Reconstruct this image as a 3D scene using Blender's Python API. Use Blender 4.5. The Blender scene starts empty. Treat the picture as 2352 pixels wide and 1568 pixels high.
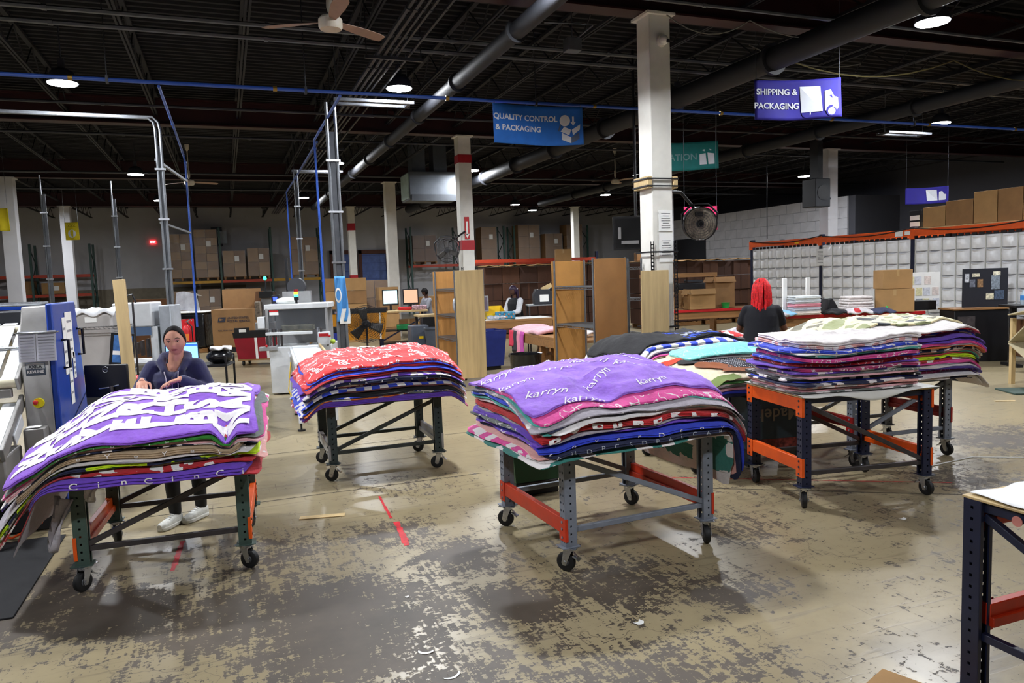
import bpy, bmesh, math, random
from mathutils import Vector, Matrix, noise as mnoise

rnd = random.Random(7)
R = math.radians
PI = math.pi
SC = bpy.context.scene
COL = SC.collection

# ------------------------------------------------------------------ camera
CAM_H = 1.9
YAW, PITCH, ROLL = R(21.0), R(5.106), math.atan(0.035)
fw = Vector((math.sin(YAW) * math.cos(PITCH), math.cos(YAW) * math.cos(PITCH), -math.sin(PITCH)))
rt = Vector((math.cos(YAW), -math.sin(YAW), 0.0))
dn = fw.cross(rt)
rt2 = rt * math.cos(ROLL) + dn * math.sin(ROLL)
dn2 = dn * math.cos(ROLL) - rt * math.sin(ROLL)
cam_data = bpy.data.cameras.new('camera')
cam_data.sensor_width = 36.0
cam_data.lens = 1700.0 / 2352.0 * 36.0
cam_data.clip_start, cam_data.clip_end = 0.05, 200
cam = bpy.data.objects.new('camera', cam_data)
COL.objects.link(cam)
cam.matrix_world = Matrix(((rt2.x, -dn2.x, -fw.x, 0), (rt2.y, -dn2.y, -fw.y, 0), (rt2.z, -dn2.z, -fw.z, CAM_H), (0, 0, 0, 1)))
SC.camera = cam

# ------------------------------------------------------------------ world, exposure
world = bpy.data.worlds.new('world')
SC.world = world
world.use_nodes = True
world.node_tree.nodes['Background'].inputs[0].default_value = (0.02, 0.022, 0.03, 1)
world.node_tree.nodes['Background'].inputs[1].default_value = 0.3
SC.view_settings.view_transform = 'Standard'
SC.view_settings.look = 'None'
SC.view_settings.gamma = 1.0
SC.view_settings.use_curve_mapping = False
SC.view_settings.exposure = 0.75
SC.cycles.use_denoising = True
SC.cycles.max_bounces = 4
SC.cycles.diffuse_bounces = 3
SC.cycles.glossy_bounces = 2
SC.cycles.transparent_max_bounces = 5
SC.cycles.use_adaptive_sampling = True
SC.cycles.adaptive_threshold = 0.1
SC.cycles.adaptive_min_samples = 12
SC.cycles.caustics_reflective = False
SC.cycles.caustics_refractive = False
SC.cycles.sample_clamp_indirect = 6.0
LAMP_WATTS = 135.0
LAMP_COLOR = (0.93, 0.96, 1.0)

# ------------------------------------------------------------------ colour and materials
def lin(c):
    if isinstance(c, str):
        c = c.lstrip('#')
        c = tuple(int(c[i:i + 2], 16) / 255 for i in (0, 2, 4))
    return tuple((x / 12.92 if x <= 0.04045 else ((x + 0.055) / 1.055) ** 2.4) for x in c) + (1.0,)

MATS = {}

def nn(nt, typ, **kw):
    n = nt.nodes.new(typ)
    for k, v in kw.items():
        setattr(n, k, v)
    return n

def mix_col(nt, fac, a, b, mode='MIX'):
    n = nn(nt, 'ShaderNodeMix', data_type='RGBA', blend_type=mode)
    for i, v in ((0, fac), (6, a), (7, b)):
        if hasattr(v, 'links'):
            nt.links.new(v, n.inputs[i])
        else:
            n.inputs[i].default_value = v
    return n.outputs[2]

def math_n(nt, op, a, b=0.0, clamp=False):
    n = nn(nt, 'ShaderNodeMath', operation=op, use_clamp=clamp)
    for i, v in ((0, a), (1, b)):
        if hasattr(v, 'links'):
            nt.links.new(v, n.inputs[i])
        else:
            n.inputs[i].default_value = v
    return n.outputs[0]

def ramp(nt, val, a, b):
    n = nn(nt, 'ShaderNodeMapRange')
    nt.links.new(val, n.inputs[0])
    n.inputs[1].default_value, n.inputs[2].default_value = a, b
    return n.outputs[0]

def noise_n(nt, vec, scale, detail=3, rough=.5, out=0):
    n = nn(nt, 'ShaderNodeTexNoise')
    nt.links.new(vec, n.inputs['Vector'])
    n.inputs['Scale'].default_value = scale
    n.inputs['Detail'].default_value = detail
    n.inputs['Roughness'].default_value = rough
    return n.outputs[out]

def scaled_vec(nt, vec, s, loc=(0, 0, 0), rot=(0, 0, 0)):
    m = nn(nt, 'ShaderNodeMapping')
    nt.links.new(vec, m.inputs[0])
    m.inputs['Scale'].default_value = s
    m.inputs['Location'].default_value = loc
    m.inputs['Rotation'].default_value = rot
    return m.outputs[0]

def new_mat(name):
    m = bpy.data.materials.new(name)
    m.use_nodes = True
    nt = m.node_tree
    return m, nt, nt.nodes['Principled BSDF']

def mat(name, c, r=.6, m=0.0, var=.08, vs=6.0, bump=0.0, bs=60.0, sheen=0.0, emit=0.0, alpha=1.0, trans=0.0, stretch=(1, 1, 1), ior=1.45):
    if name in MATS:
        return MATS[name]
    mt, nt, p = new_mat(name)
    col = lin(c)
    p.inputs['Roughness'].default_value = r
    p.inputs['Metallic'].default_value = m
    p.inputs['IOR'].default_value = ior
    p.inputs['Base Color'].default_value = col
    p.inputs['Alpha'].default_value = alpha
    p.inputs['Transmission Weight'].default_value = trans
    if sheen:
        p.inputs['Sheen Weight'].default_value = sheen
        p.inputs['Sheen Roughness'].default_value = .5
    if emit:
        p.inputs['Emission Color'].default_value = col
        p.inputs['Emission Strength'].default_value = emit
    tc = nn(nt, 'ShaderNodeTexCoord').outputs['Object']
    tc = scaled_vec(nt, tc, stretch)
    if var:
        f = noise_n(nt, tc, vs, 5, .6)
        d = tuple(x * (1 - 2.2 * var) for x in col[:3]) + (1,)
        b = tuple(min(1, x * (1 + 1.4 * var)) for x in col[:3]) + (1,)
        nt.links.new(mix_col(nt, ramp(nt, f, .3, .7), d, b), p.inputs['Base Color'])
        nt.links.new(math_n(nt, 'MULTIPLY_ADD', f, .16), p.inputs['Roughness'])
        p.inputs['Roughness'].links[0].from_node.inputs[2].default_value = r - .08
    if bump:
        bn = nn(nt, 'ShaderNodeBump')
        bn.inputs['Strength'].default_value = bump
        bn.inputs['Distance'].default_value = .01
        nt.links.new(noise_n(nt, tc, bs, 3), bn.inputs['Height'])
        nt.links.new(bn.outputs[0], p.inputs['Normal'])
    MATS[name] = mt
    return mt

# ------------------------------------------------------------------ mesh builder
class MB:
    def __init__(s):
        s.v, s.f = [], []

    def add(s, verts, faces, M=None):
        o = len(s.v)
        s.v += [tuple(M @ Vector(p)) if M else tuple(p) for p in verts]
        s.f += [tuple(i + o for i in f) for f in faces]
        return s

    def box(s, c, d, rz=0.0, M=None, tilt=None):
        x, y, z = d[0] / 2, d[1] / 2, d[2] / 2
        vs = [(-x, -y, -z), (x, -y, -z), (x, y, -z), (-x, y, -z), (-x, -y, z), (x, -y, z), (x, y, z), (-x, y, z)]
        T = Matrix.Translation(c) @ Matrix.Rotation(rz, 4, 'Z')
        if tilt:
            T = T @ Matrix.Rotation(tilt[0], 4, 'X') @ Matrix.Rotation(tilt[1], 4, 'Y')
        if M:
            T = M @ T
        return s.add(vs, [(0, 3, 2, 1), (4, 5, 6, 7), (0, 1, 5, 4), (1, 2, 6, 5), (2, 3, 7, 6), (3, 0, 4, 7)], T)

    def bar(s, p, q, w, h, up=(0, 0, 1)):
        p, q = Vector(p), Vector(q)
        d = q - p
        L = d.length
        d.normalize()
        u = Vector(up)
        if abs(u.dot(d)) > .98:
            u = Vector((0, 1, 0))
        sx = d.cross(u).normalized()
        u = sx.cross(d).normalized()
        M = Matrix(((d.x, sx.x, u.x, 0), (d.y, sx.y, u.y, 0), (d.z, sx.z, u.z, 0), (0, 0, 0, 1)))
        return s.box((0, 0, 0), (L, w, h), M=Matrix.Translation((p + q) / 2) @ M)

    def tube(s, pts, r, n=8, cap=True, closed=False):
        pts = [Vector(p) for p in pts]
        rs = r if isinstance(r, (list, tuple)) else [r] * len(pts)
        vs, fs = [], []
        m = len(pts)
        nrm = None
        for i, p in enumerate(pts):
            if closed:
                t = (pts[(i + 1) % m] - pts[i - 1])
            else:
                t = (pts[min(i + 1, m - 1)] - pts[max(i - 1, 0)])
            t.normalize()
            if nrm is None:
                nrm = t.orthogonal().normalized()
            nrm = (nrm - t * nrm.dot(t))
            if nrm.length < 1e-6:
                nrm = t.orthogonal()
            nrm.normalize()
            b = t.cross(nrm)
            for k in range(n):
                a = 2 * PI * k / n
                vs.append(p + (nrm * math.cos(a) + b * math.sin(a)) * rs[i])
        for i in range(m if closed else m - 1):
            j = (i + 1) % m
            for k in range(n):
                fs.append((i * n + k, i * n + (k + 1) % n, j * n + (k + 1) % n, j * n + k))
        if cap and not closed:
            fs.append(tuple(range(n - 1, -1, -1)))
            fs.append(tuple((m - 1) * n + k for k in range(n)))
        return s.add(vs, fs)

    def cyl(s, p, q, r0, r1=None, n=12):
        return s.tube([p, q], [r0, r0 if r1 is None else r1], n)

    def lathe(s, prof, n=16, M=None, cap=True):
        vs, fs = [], []
        for (r, z) in prof:
            for k in range(n):
                a = 2 * PI * k / n
                vs.append((r * math.cos(a), r * math.sin(a), z))
        for i in range(len(prof) - 1):
            for k in range(n):
                fs.append((i * n + k, i * n + (k + 1) % n, (i + 1) * n + (k + 1) % n, (i + 1) * n + k))
        if cap:
            fs.append(tuple(range(n - 1, -1, -1)))
            fs.append(tuple((len(prof) - 1) * n + k for k in range(n)))
        return s.add(vs, fs, M)

    def ball(s, c, r, nu=12, nv=8, M=None):
        rx, ry, rz = r if isinstance(r, (tuple, list)) else (r, r, r)
        T = Matrix.Translation(c) @ (M or Matrix.Identity(4))
        vs = [(0, 0, -rz)]
        for j in range(1, nv):
            t = PI * j / nv - PI / 2
            for k in range(nu):
                a = 2 * PI * k / nu
                vs.append((rx * math.cos(t) * math.cos(a), ry * math.cos(t) * math.sin(a), rz * math.sin(t)))
        vs.append((0, 0, rz))
        fs = [(0, 1 + (k + 1) % nu, 1 + k) for k in range(nu)]
        for j in range(nv - 2):
            for k in range(nu):
                a, b = 1 + j * nu + k, 1 + j * nu + (k + 1) % nu
                fs.append((a, b, b + nu, a + nu))
        L = len(vs) - 1
        o = 1 + (nv - 2) * nu
        fs += [(o + k, o + (k + 1) % nu, L) for k in range(nu)]
        return s.add(vs, fs, T)

    def prism(s, poly, depth, M=None):
        n = len(poly)
        vs = [(x, 0, z) for x, z in poly] + [(x, depth, z) for x, z in poly]
        fs = [tuple(range(n)), tuple(range(2 * n - 1, n - 1, -1))]
        fs += [(i, i + n, (i + 1) % n + n, (i + 1) % n) for i in range(n)]
        return s.add(vs, fs, M)

    def grid(s, fn, nu, nv):
        vs = [fn(i / nu, j / nv) for j in range(nv + 1) for i in range(nu + 1)]
        fs = [(j * (nu + 1) + i, j * (nu + 1) + i + 1, (j + 1) * (nu + 1) + i + 1, (j + 1) * (nu + 1) + i) for j in range(nv) for i in range(nu)]
        return s.add(vs, fs)

    def mesh(s, name, material=None, smooth=True):
        me = bpy.data.meshes.new(name)
        me.from_pydata(s.v, [], s.f)
        if material:
            me.materials.append(material)
        if smooth:
            me.polygons.foreach_set('use_smooth', [True] * len(me.polygons))
            me.set_sharp_from_angle(angle=R(38))
        return me

    def build(s, name, material, parent=None, smooth=True, bevel=0, fix=False):
        me = s.mesh(name, material, smooth)
        if fix:
            bm = bmesh.new(); bm.from_mesh(me)
            bmesh.ops.recalc_face_normals(bm, faces=bm.faces)
            bm.to_mesh(me); bm.free()
        o = link(name, me, parent)
        if bevel:
            b = o.modifiers.new('bevel', 'BEVEL')
            b.width = bevel
            b.segments = 2
            b.limit_method = 'ANGLE'
        return o

def link(name, data, parent=None, loc=None, rz=None):
    o = bpy.data.objects.new(name, data)
    COL.objects.link(o)
    if parent:
        o.parent = parent
    if loc:
        o.location = loc
    if rz is not None:
        o.rotation_euler = (0, 0, rz)
    return o

def tag(o, label, cat, group=None, kind=None):
    o['label'] = label
    o['category'] = cat
    if group:
        o['group'] = group
    if kind:
        o['kind'] = kind
    return o

def thing(name, label, cat, loc=(0, 0, 0), rz=0.0, group=None):
    o = link(name, None, None, loc, rz)
    o.empty_display_size = .1
    return tag(o, label, cat, group)

def struct(o, label, cat=None):
    o['kind'] = 'structure'
    o['label'] = label
    o['category'] = cat or o.name.split('_')[0].split('.')[0]
    return o

def copy_tree(o, parent=None):
    c = o.copy()
    COL.objects.link(c)
    c.parent = parent
    for ch in list(o.children):
        copy_tree(ch, c)
    return c

ORD = 'first second third fourth fifth sixth seventh eighth ninth tenth eleventh twelfth thirteenth fourteenth fifteenth sixteenth seventeenth eighteenth nineteenth twentieth'.split()
def nth(i):
    if i < 20:
        return ORD[i]
    t, u = divmod(i + 1, 10)
    tens = {2: 'twenty', 3: 'thirty', 4: 'forty', 5: 'fifty'}[t]
    return tens + ('' if u == 0 else '-' + ORD[u - 1]) if u else {2: 'twentieth', 3: 'thirtieth', 4: 'fortieth'}[t]

def text_mesh(body, size=1.0, bold=0.0, shear=0.0, cuts=0, space=1.0, depth=0.0, seg=None):
    cu = bpy.data.curves.new('lettering', 'FONT')
    cu.body = body
    cu.size = size
    cu.offset = bold
    cu.shear = shear
    cu.space_character = space
    cu.extrude = depth
    cu.align_x = 'CENTER'
    cu.align_y = 'CENTER'
    cu.resolution_u = 3
    o = bpy.data.objects.new('lettering', cu)
    COL.objects.link(o)
    dg = bpy.context.evaluated_depsgraph_get()
    me = bpy.data.meshes.new_from_object(o.evaluated_get(dg))
    bpy.data.objects.remove(o)
    if cuts:
        bm = bmesh.new(); bm.from_mesh(me)
        for _ in range(cuts):
            es = [e for e in bm.edges if e.calc_length() > (seg or size * .12)]
            if not es:
                break
            bmesh.ops.subdivide_edges(bm, edges=es, cuts=1)
            bmesh.ops.triangulate(bm, faces=[f for f in bm.faces if len(f.verts) > 4])
        bm.to_mesh(me); bm.free()
    return me

def sign_text(name, body, size, material, parent, M, bold=0.0, space=1.0, shear=0.0):
    me = text_mesh(body, size, bold, shear, space=space, depth=.001)
    me.materials.clear(); me.materials.append(material)
    me.transform(M)
    return link(name, me, parent)

def facing(loc, rz, rx=90):
    """matrix: text plane (x right, y up) stood upright; rz turns it about the vertical"""
    return Matrix.Translation(loc) @ Matrix.Rotation(rz, 4, 'Z') @ Matrix.Rotation(R(rx), 4, 'X')
# ------------------------------------------------------------------ common materials
WALL = mat('wall_paint', '#c0c0c5', .8, var=.05, vs=.7, bump=.1, bs=20)
WALLG = mat('wall_grey', '#3c3d45', .8, var=.05, vs=.7)
WHITE = mat('white_paint', '#d9d7d0', .55, var=.05, vs=3)
DECK = mat('deck_paint', '#090a12', .85, var=.1, vs=1)
JOIST = mat('joist_paint', '#101119', .7, var=.1, vs=2)
REDB = mat('beam_red', '#2a080c', .5, var=.12, vs=2)
STEEL = mat('galvanised', '#73767b', .45, .7, var=.08, vs=12)
CHROME = mat('chrome', '#b9bcc2', .25, .95, var=.04, vs=20)
BLUEP = mat('blue_pipe', '#2c50a6', .4, var=.05)
RUBBER = mat('rubber', '#101012', .6, var=.1, vs=20)
BLACK = mat('black_plastic', '#121216', .4, var=.06)
CARD = mat('cardboard', '#8a6742', .85, var=.07, vs=3, bump=.05, bs=40)
CARDL = mat('cardboard_light', '#a07c50', .85, var=.06, vs=3, bump=.05, bs=40)
CARDD = mat('cardboard_dark', '#6d4a30', .9, var=.08, vs=3)
TAPE = mat('packing_tape', '#a98a5e', .3, var=.04)
PAPER = mat('paper', '#e6e6e4', .7, var=.02)
PLY = mat('plywood', '#bfa678', .6, var=.1, vs=2.2, stretch=(6, 6, .5))
PLYD = mat('hardboard', '#8f6437', .65, var=.08, vs=3)
WOOD = mat('timber', '#8a6238', .65, var=.14, vs=4, stretch=(.4, 6, 6))
ORANGE = mat('rack_orange', '#d9530f', .42, var=.08, vs=6)
ORANGED = mat('rack_red', '#b93014', .42, var=.1, vs=6)
NAVY = mat('rack_navy', '#161c36', .4, var=.1, vs=8)
GREYR = mat('rack_grey', '#747a86', .42, var=.1, vs=8)
GREENR = mat('rack_green', '#3d5049', .42, var=.1, vs=8)
SLATE = mat('rack_slate', '#2b373b', .42, var=.1, vs=8)
DARKST = mat('dark_steel', '#4a4648', .4, .6, var=.15, vs=8)
REDP = mat('red_paint', '#b0121a', .45, var=.05)
YEL = mat('yellow_plastic', '#e0b80f', .45, var=.05)
MWHITE = mat('machine_white', '#c9ccd0', .4, var=.04)
MGREY = mat('machine_grey', '#8c8c8e', .4, var=.06)
MBLUE = mat('machine_blue', '#1b3f9c', .35, var=.05)
WRAP = mat('stretch_wrap', '#dfe3ea', .2, var=.1, vs=5, alpha=.17, bump=.8, bs=7)
BLACKW = mat('black_wrap', '#0f1014', .25, var=.1, bump=.8, bs=10)
SCRN = mat('screen_blue', '#6ea4e8', .3, var=0, emit=1.6)
GLASSB = mat('fan_guard', '#1a1a1d', .4, .5, var=.05)

# ------------------------------------------------------------------ floor
def floor_material():
    mt, nt, p = new_mat('worn_floor_paint')
    tc = nn(nt, 'ShaderNodeTexCoord').outputs['Object']
    paint = mix_col(nt, ramp(nt, noise_n(nt, tc, .9, 4, .65), .3, .7), lin('#8a7d61'), lin('#aa9c7b'))
    paint = mix_col(nt, math_n(nt, 'MULTIPLY', ramp(nt, noise_n(nt, tc, 9, 5, .7), .45, .8), .35), paint, lin('#6f6450'))
    bare = mix_col(nt, ramp(nt, noise_n(nt, tc, 1.6, 4, .7), .3, .7), lin('#403931'), lin('#5a5046'))
    grime = ramp(nt, noise_n(nt, tc, .45, 5, .62), .38, .66)
    paint = mix_col(nt, math_n(nt, 'MULTIPLY', grime, .55), paint, lin('#6a5f4b'))
    # large worn areas, each a blot of its own at a place on the floor
    blots = [(0.55, 4.1, 1.15, .8), (-.15, 4.4, .9, .6), (1.45, 3.9, .55, .8), (1.3, 4.75, .6, .8), (2.75, 3.5, .5, .55), (.9, 3.2, .8, .6), (-.75, 4.75, .7, .8),
             (2.2, 3.9, .7, .5), (5.9, 4.3, .9, .45), (7.6, 5.2, 1.4, .55), (1.0, 5.4, .6, .5), (-1.4, 5.2, 1.0, .8), (3.4, 4.3, .7, .45), (0.2, 5.3, .9, .5), (1.6, 6.6, 1.0, .3), (-.6, 3.4, .9, .45), (1.7, 2.9, .8, .4), (2.2, 2.9, .6, .35)]
    warp = nn(nt, 'ShaderNodeVectorMath', operation='SCALE')
    nt.links.new(noise_n(nt, tc, 1.3, 4, .6, 1), warp.inputs[0])
    warp.inputs['Scale'].default_value = .9
    wv = nn(nt, 'ShaderNodeVectorMath', operation='ADD')
    nt.links.new(tc, wv.inputs[0]); nt.links.new(warp.outputs[0], wv.inputs[1])
    acc = None
    for (x, y, r, a) in blots:
        d = nn(nt, 'ShaderNodeVectorMath', operation='DISTANCE')
        nt.links.new(wv.outputs[0], d.inputs[0])
        d.inputs[1].default_value = (x + .45, y + .45, .45)
        m = nn(nt, 'ShaderNodeMapRange', interpolation_type='SMOOTHSTEP')
        nt.links.new(d.outputs['Value'], m.inputs[0])
        m.inputs[1].default_value, m.inputs[2].default_value = 0, r
        m.inputs[3].default_value, m.inputs[4].default_value = a, 0
        acc = m.outputs[0] if acc is None else math_n(nt, 'MAXIMUM', acc, m.outputs[0])
    fine = noise_n(nt, tc, 9, 7, .72)
    fleck = noise_n(nt, scaled_vec(nt, tc, (1, 1.9, 1), rot=(0, 0, R(-28))), 26, 4, .6)
    scr = noise_n(nt, scaled_vec(nt, tc, (16, 1.6, 1), rot=(0, 0, R(62))), 2.2, 4, .65)
    tot = math_n(nt, 'ADD', math_n(nt, 'MULTIPLY', fine, .46), math_n(nt, 'MULTIPLY', scr, .26))
    tot = math_n(nt, 'ADD', tot, math_n(nt, 'MULTIPLY', fleck, .28))
    tot = math_n(nt, 'ADD', tot, math_n(nt, 'MULTIPLY', acc, .2))
    tot = math_n(nt, 'ADD', tot, math_n(nt, 'MULTIPLY', noise_n(nt, tc, .8, 3), .16))
    # the paint is soundest in the walkway half-way down the hall
    sep = nn(nt, 'ShaderNodeSeparateXYZ'); nt.links.new(wv.outputs[0], sep.inputs[0])
    tot = math_n(nt, 'SUBTRACT', tot, math_n(nt, 'MULTIPLY', ramp(nt, sep.outputs[1], 5.4, 8.0), .05))
    wear = ramp(nt, tot, .632, .645)
    # scratches and cracks
    vo = nn(nt, 'ShaderNodeTexVoronoi', feature='DISTANCE_TO_EDGE')
    nt.links.new(wv.outputs[0], vo.inputs['Vector']); vo.inputs['Scale'].default_value = .7
    crack = ramp(nt, vo.outputs['Distance'], .004, .0)
    scr2 = noise_n(nt, scaled_vec(nt, tc, (40, 1.2, 1), rot=(0, 0, R(55))), 1.0, 3, .5)
    line = math_n(nt, 'MULTIPLY', ramp(nt, scr2, .66, .70), ramp(nt, noise_n(nt, tc, 1.1, 2), .5, .6))
    # long drag marks running along the aisle far down the hall
    scr3 = noise_n(nt, scaled_vec(nt, tc, (1.0, 14, 1)), 1.3, 5, .6)
    wear = math_n(nt, 'MAXIMUM', wear, math_n(nt, 'MULTIPLY', line, .75))
    wear = math_n(nt, 'MAXIMUM', wear, math_n(nt, 'MULTIPLY', crack, .6))
    far = math_n(nt, 'MULTIPLY', ramp(nt, scr3, .58, .66), .38)
    wear = math_n(nt, 'MAXIMUM', wear, far, True)
    nt.links.new(mix_col(nt, wear, paint, bare), p.inputs['Base Color'])
    nt.links.new(math_n(nt, 'MULTIPLY_ADD', wear, .22), p.inputs['Roughness'])
    p.inputs['Roughness'].links[0].from_node.inputs[2].default_value = .3
    bn = nn(nt, 'ShaderNodeBump'); bn.inputs['Strength'].default_value = .25; bn.inputs['Distance'].default_value = .002
    nt.links.new(math_n(nt, 'MULTIPLY', wear, -1), bn.inputs['Height'])
    nt.links.new(bn.outputs[0], p.inputs['Normal'])
    return mt

U0, U1, V0, V1 = -14.0, 24.0, -9.0, 40.0
DECK_Z = 5.75
FLOORM = floor_material()
b = MB(); b.box(((U0 + U1) / 2, (V0 + V1) / 2, -.1), (U1 - U0, V1 - V0, .2))
struct(b.build('floor', FLOORM, smooth=False), 'worn tan painted concrete floor with grey bare patches and scratches', 'floor')

# thin saw-cut joints and painted marks lying on the floor
def floor_strip(name, pts, w, m, label, cat, z=.0015, rag=0.0):
    b = MB()
    for i in range(len(pts) - 1):
        p, q = Vector(pts[i] + (0,)), Vector(pts[i + 1] + (0,))
        n = max(1, int((q - p).length / .05))
        s = (q - p).normalized().cross(Vector((0, 0, 1)))
        for k in range(n):
            if rag and k % 4 == 3 and rnd.random() < rag * 0:
                continue
            a, c = p.lerp(q, k / n), p.lerp(q, (k + 1) / n)
            e = [rnd.uniform(.5, 1) if rag else 1 for _ in range(2)]
            b.add([a - s * w * e[0] / 2 + Vector((0, 0, z)), c - s * w * e[0] / 2 + Vector((0, 0, z)), c + s * w * e[1] / 2 + Vector((0, 0, z)), a + s * w * e[1] / 2 + Vector((0, 0, z))], [(0, 1, 2, 3)])
    return tag(b.build(name, m, smooth=False), label, cat)
CRACK = mat('joint_dirt', '#2a2523', .9)
REDT = mat('red_floor_tape', '#c2202c', .6, var=.2, vs=20)
o = floor_strip('floor_joint', [(3.3, 5.6), (4.9, 4.55), (5.6, 4.1), (6.3, 3.7)], .012, CRACK, 'dark saw-cut joint in the floor running past the navy cart', 'floor joint'); o['kind'] = 'structure'
o = floor_strip('floor_joint', [(-1, 8.6), (6, 8.55)], .012, CRACK, 'dark joint across the floor behind the cart with the red blankets', 'floor joint'); o['kind'] = 'structure'
o = floor_strip('floor_joint', [(-3, 6.75), (2.2, 6.7)], .01, CRACK, 'thin joint across the floor in front of the slate cart', 'floor joint'); o['kind'] = 'structure'
floor_strip('red_tape_strip', [(1.15, 6.4), (1.12, 5.75)], .03, REDT, 'torn red floor tape in the open aisle, upper piece', 'floor tape', rag=.35)
floor_strip('red_tape_strip', [(1.14, 5.65), (1.1, 5.1)], .06, REDT, 'wide scuffed red floor tape in the open aisle, lower piece', 'floor tape', rag=.2)
floor_strip('red_tape_strip', [(-.42, 5.95), (-.45, 5.35)], .045, REDT, 'scuffed red floor tape under the green-legged cart', 'floor tape', rag=.25)
floor_strip('red_tape_strip', [(3.1, 6.1), (4.9, 4.95), (5.7, 4.45)], .018, REDT, 'thin worn red line on the floor beneath the navy cart', 'floor tape', rag=.45)

# ------------------------------------------------------------------ walls
def wall(name, c, d, m, label):
    b = MB(); b.box(c, d)
    return struct(b.build(name, m, smooth=False), label, 'wall')
H = DECK_Z + .3
wall('wall_back', ((U0 + U1) / 2, V1 + .1, H / 2), (U1 - U0, .2, H), WALL, 'long pale grey end wall behind the storage racks')
wall('wall_left', (U0 - .1, (V0 + V1) / 2, H / 2), (.2, V1 - V0, H), WALL, 'pale side wall beyond the machines')
wall('wall_right', (U1 + .1, (V0 + V1) / 2, H / 2), (.2, V1 - V0, H), WALLG, 'dark grey side wall behind the orange rack')
wall('wall_front', ((U0 + U1) / 2, V0 - .1, H / 2), (U1 - U0, .2, H), WALL, 'plain end wall opposite the storage racks')
# lower tan band on the back wall
b = MB(); b.box((-3.5, V1 - .02, .95), (9.0, .04, 1.9))
struct(b.build('trim_1', mat('wall_tan', '#8d8474', .8)), 'tan lower band of the end wall beside the racks', 'wall panel')
# white block wall of the side office, block by block
BLK = mat('white_block', '#aaaab0', .75, var=.06, vs=2)
ow = wall('wall_office', (21.9, 27.2, 2.2), (.3, 11.6, 4.4), mat('block_mortar', '#8f9096', .9), 'white painted block wall of the side office')
bw, bh = .8, .4
blkme = {}
for r in range(11):
    for k in range(15):
        v0 = max(21.4, 21.4 + k * bw - (bw / 2 if r % 2 else 0))
        v1 = min(21.4 + (k + 1) * bw - (bw / 2 if r % 2 else 0), 33.0)
        if v1 - v0 < .1:
            continue
        key = round(v1 - v0, 2)
        if key not in blkme:
            q = MB(); q.box((0, 0, 0), (.03, v1 - v0 - .012, bh - .012)); blkme[key] = q.mesh('block', BLK, False)
        link('block', blkme[key], ow, (21.74, (v0 + v1) / 2, .2 + r * bh))
wall('wall_office_end', (22.9, 21.25, 2.2), (2.2, .3, 4.4), WALLG, 'dark grey return of the side office wall')
# dark doorway in the side wall
b = MB(); b.box((21.72, 31.6, 1.7), (.06, 3.0, 3.4)); struct(b.build('door_1', mat('door_dark', '#191b22', .5)), 'dark shutter doorway in the white block wall', 'door')

# ------------------------------------------------------------------ roof deck, beams, joists
prof = []
v = V0
while v < V1:
    prof += [(v, DECK_Z), (v + .06, DECK_Z), (v + .085, DECK_Z + .05), (v + .175, DECK_Z + .05)]
    v += .2
b = MB()
n = len(prof)
b.add([(U0, a, z) for a, z in prof] + [(U1, a, z) for a, z in prof], [(i, i + 1, n + i + 1, n + i) for i in range(n - 1)])
b.box(((U0 + U1) / 2, (V0 + V1) / 2, DECK_Z + .2), (U1 - U0, V1 - V0, .1))
struct(b.build('ceiling', DECK, smooth=False), 'dark corrugated metal roof deck above the hall', 'ceiling')
BEAM_V = [8.28 + 8.03 * k for k in range(-2, 4)]
b = MB()
for z, w, h in ((5.06 + .02, .26, .025), (5.06 + .5, .26, .025), (5.06 + .26, .02, .48)):
    b.box((0, 0, z), (U1 - U0, w, h))
bme = b.mesh('roof_beam', REDB, False)
for k, v in enumerate(BEAM_V):
    struct(link('roof_beam', bme, None, ((U0 + U1) / 2, v, 0)), f'{nth(k)} dark red roof beam counting towards the end wall', 'roof beam')
b = MB()
L0, L1 = V0 + .2, V1 - .2
b.box((0, (L0 + L1) / 2, DECK_Z - .04), (.07, L1 - L0, .05))
b.box((-.025, (L0 + L1) / 2, 5.27), (.03, L1 - L0, .04)); b.box((.025, (L0 + L1) / 2, 5.27), (.03, L1 - L0, .04))
v = L0; up = False
while v < L1 - .6:
    b.bar((0, v, 5.27 if not up else DECK_Z - .05), (0, v + .55, DECK_Z - .05 if not up else 5.27), .018, .018)
    v += .55; up = not up
jme = b.mesh('roof_joist', JOIST, False)
u = U0 + .8; k = 0
while u < U1:
    struct(link('roof_joist', jme, None, (u, 0, 0)), f'{nth(k)} open-web roof joist counting from the machine side wall', 'roof joist')
    u += 1.52; k += 1

# ------------------------------------------------------------------ columns
BANDR = mat('band_red', '#a01822', .5)
def column(u, v, label, w=.3, bands=(), m=WHITE):
    t = thing('column', label, 'column', (u, v, 0)); t['kind'] = 'structure'
    b = MB(); b.box((0, 0, 2.53), (w, w, 5.06)); b.build('shaft', m, t, bevel=.012)
    b = MB(); b.box((0, 0, 5.05), (w + .1, w + .1, .03)); b.build('cap_plate', m, t)
    for z, h in bands:
        q = MB(); q.box((0, 0, z), (w + .012, w + .012, h)); q.build('red_band', BANDR, t)
    return t
C1 = column(5.22, 8.28, 'tall white square column behind the purple blankets with posted sheets')
C2 = column(5.22, 16.31, 'white square column with red bands behind the plywood-sided rack', bands=((4.55, .18), (2.62, .22)))
C3 = column(5.22, 24.34, 'plain white column between the packing desks and the wrapped boxes', w=.34)
C4 = column(5.22, 32.37, 'farther white column with red bands by the blue doors', bands=((4.2, .3), (2.0, .3)))
C5 = column(15.87, 16.31, 'pale grey column rising behind the orange rack', m=WALL, w=.34)
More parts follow.
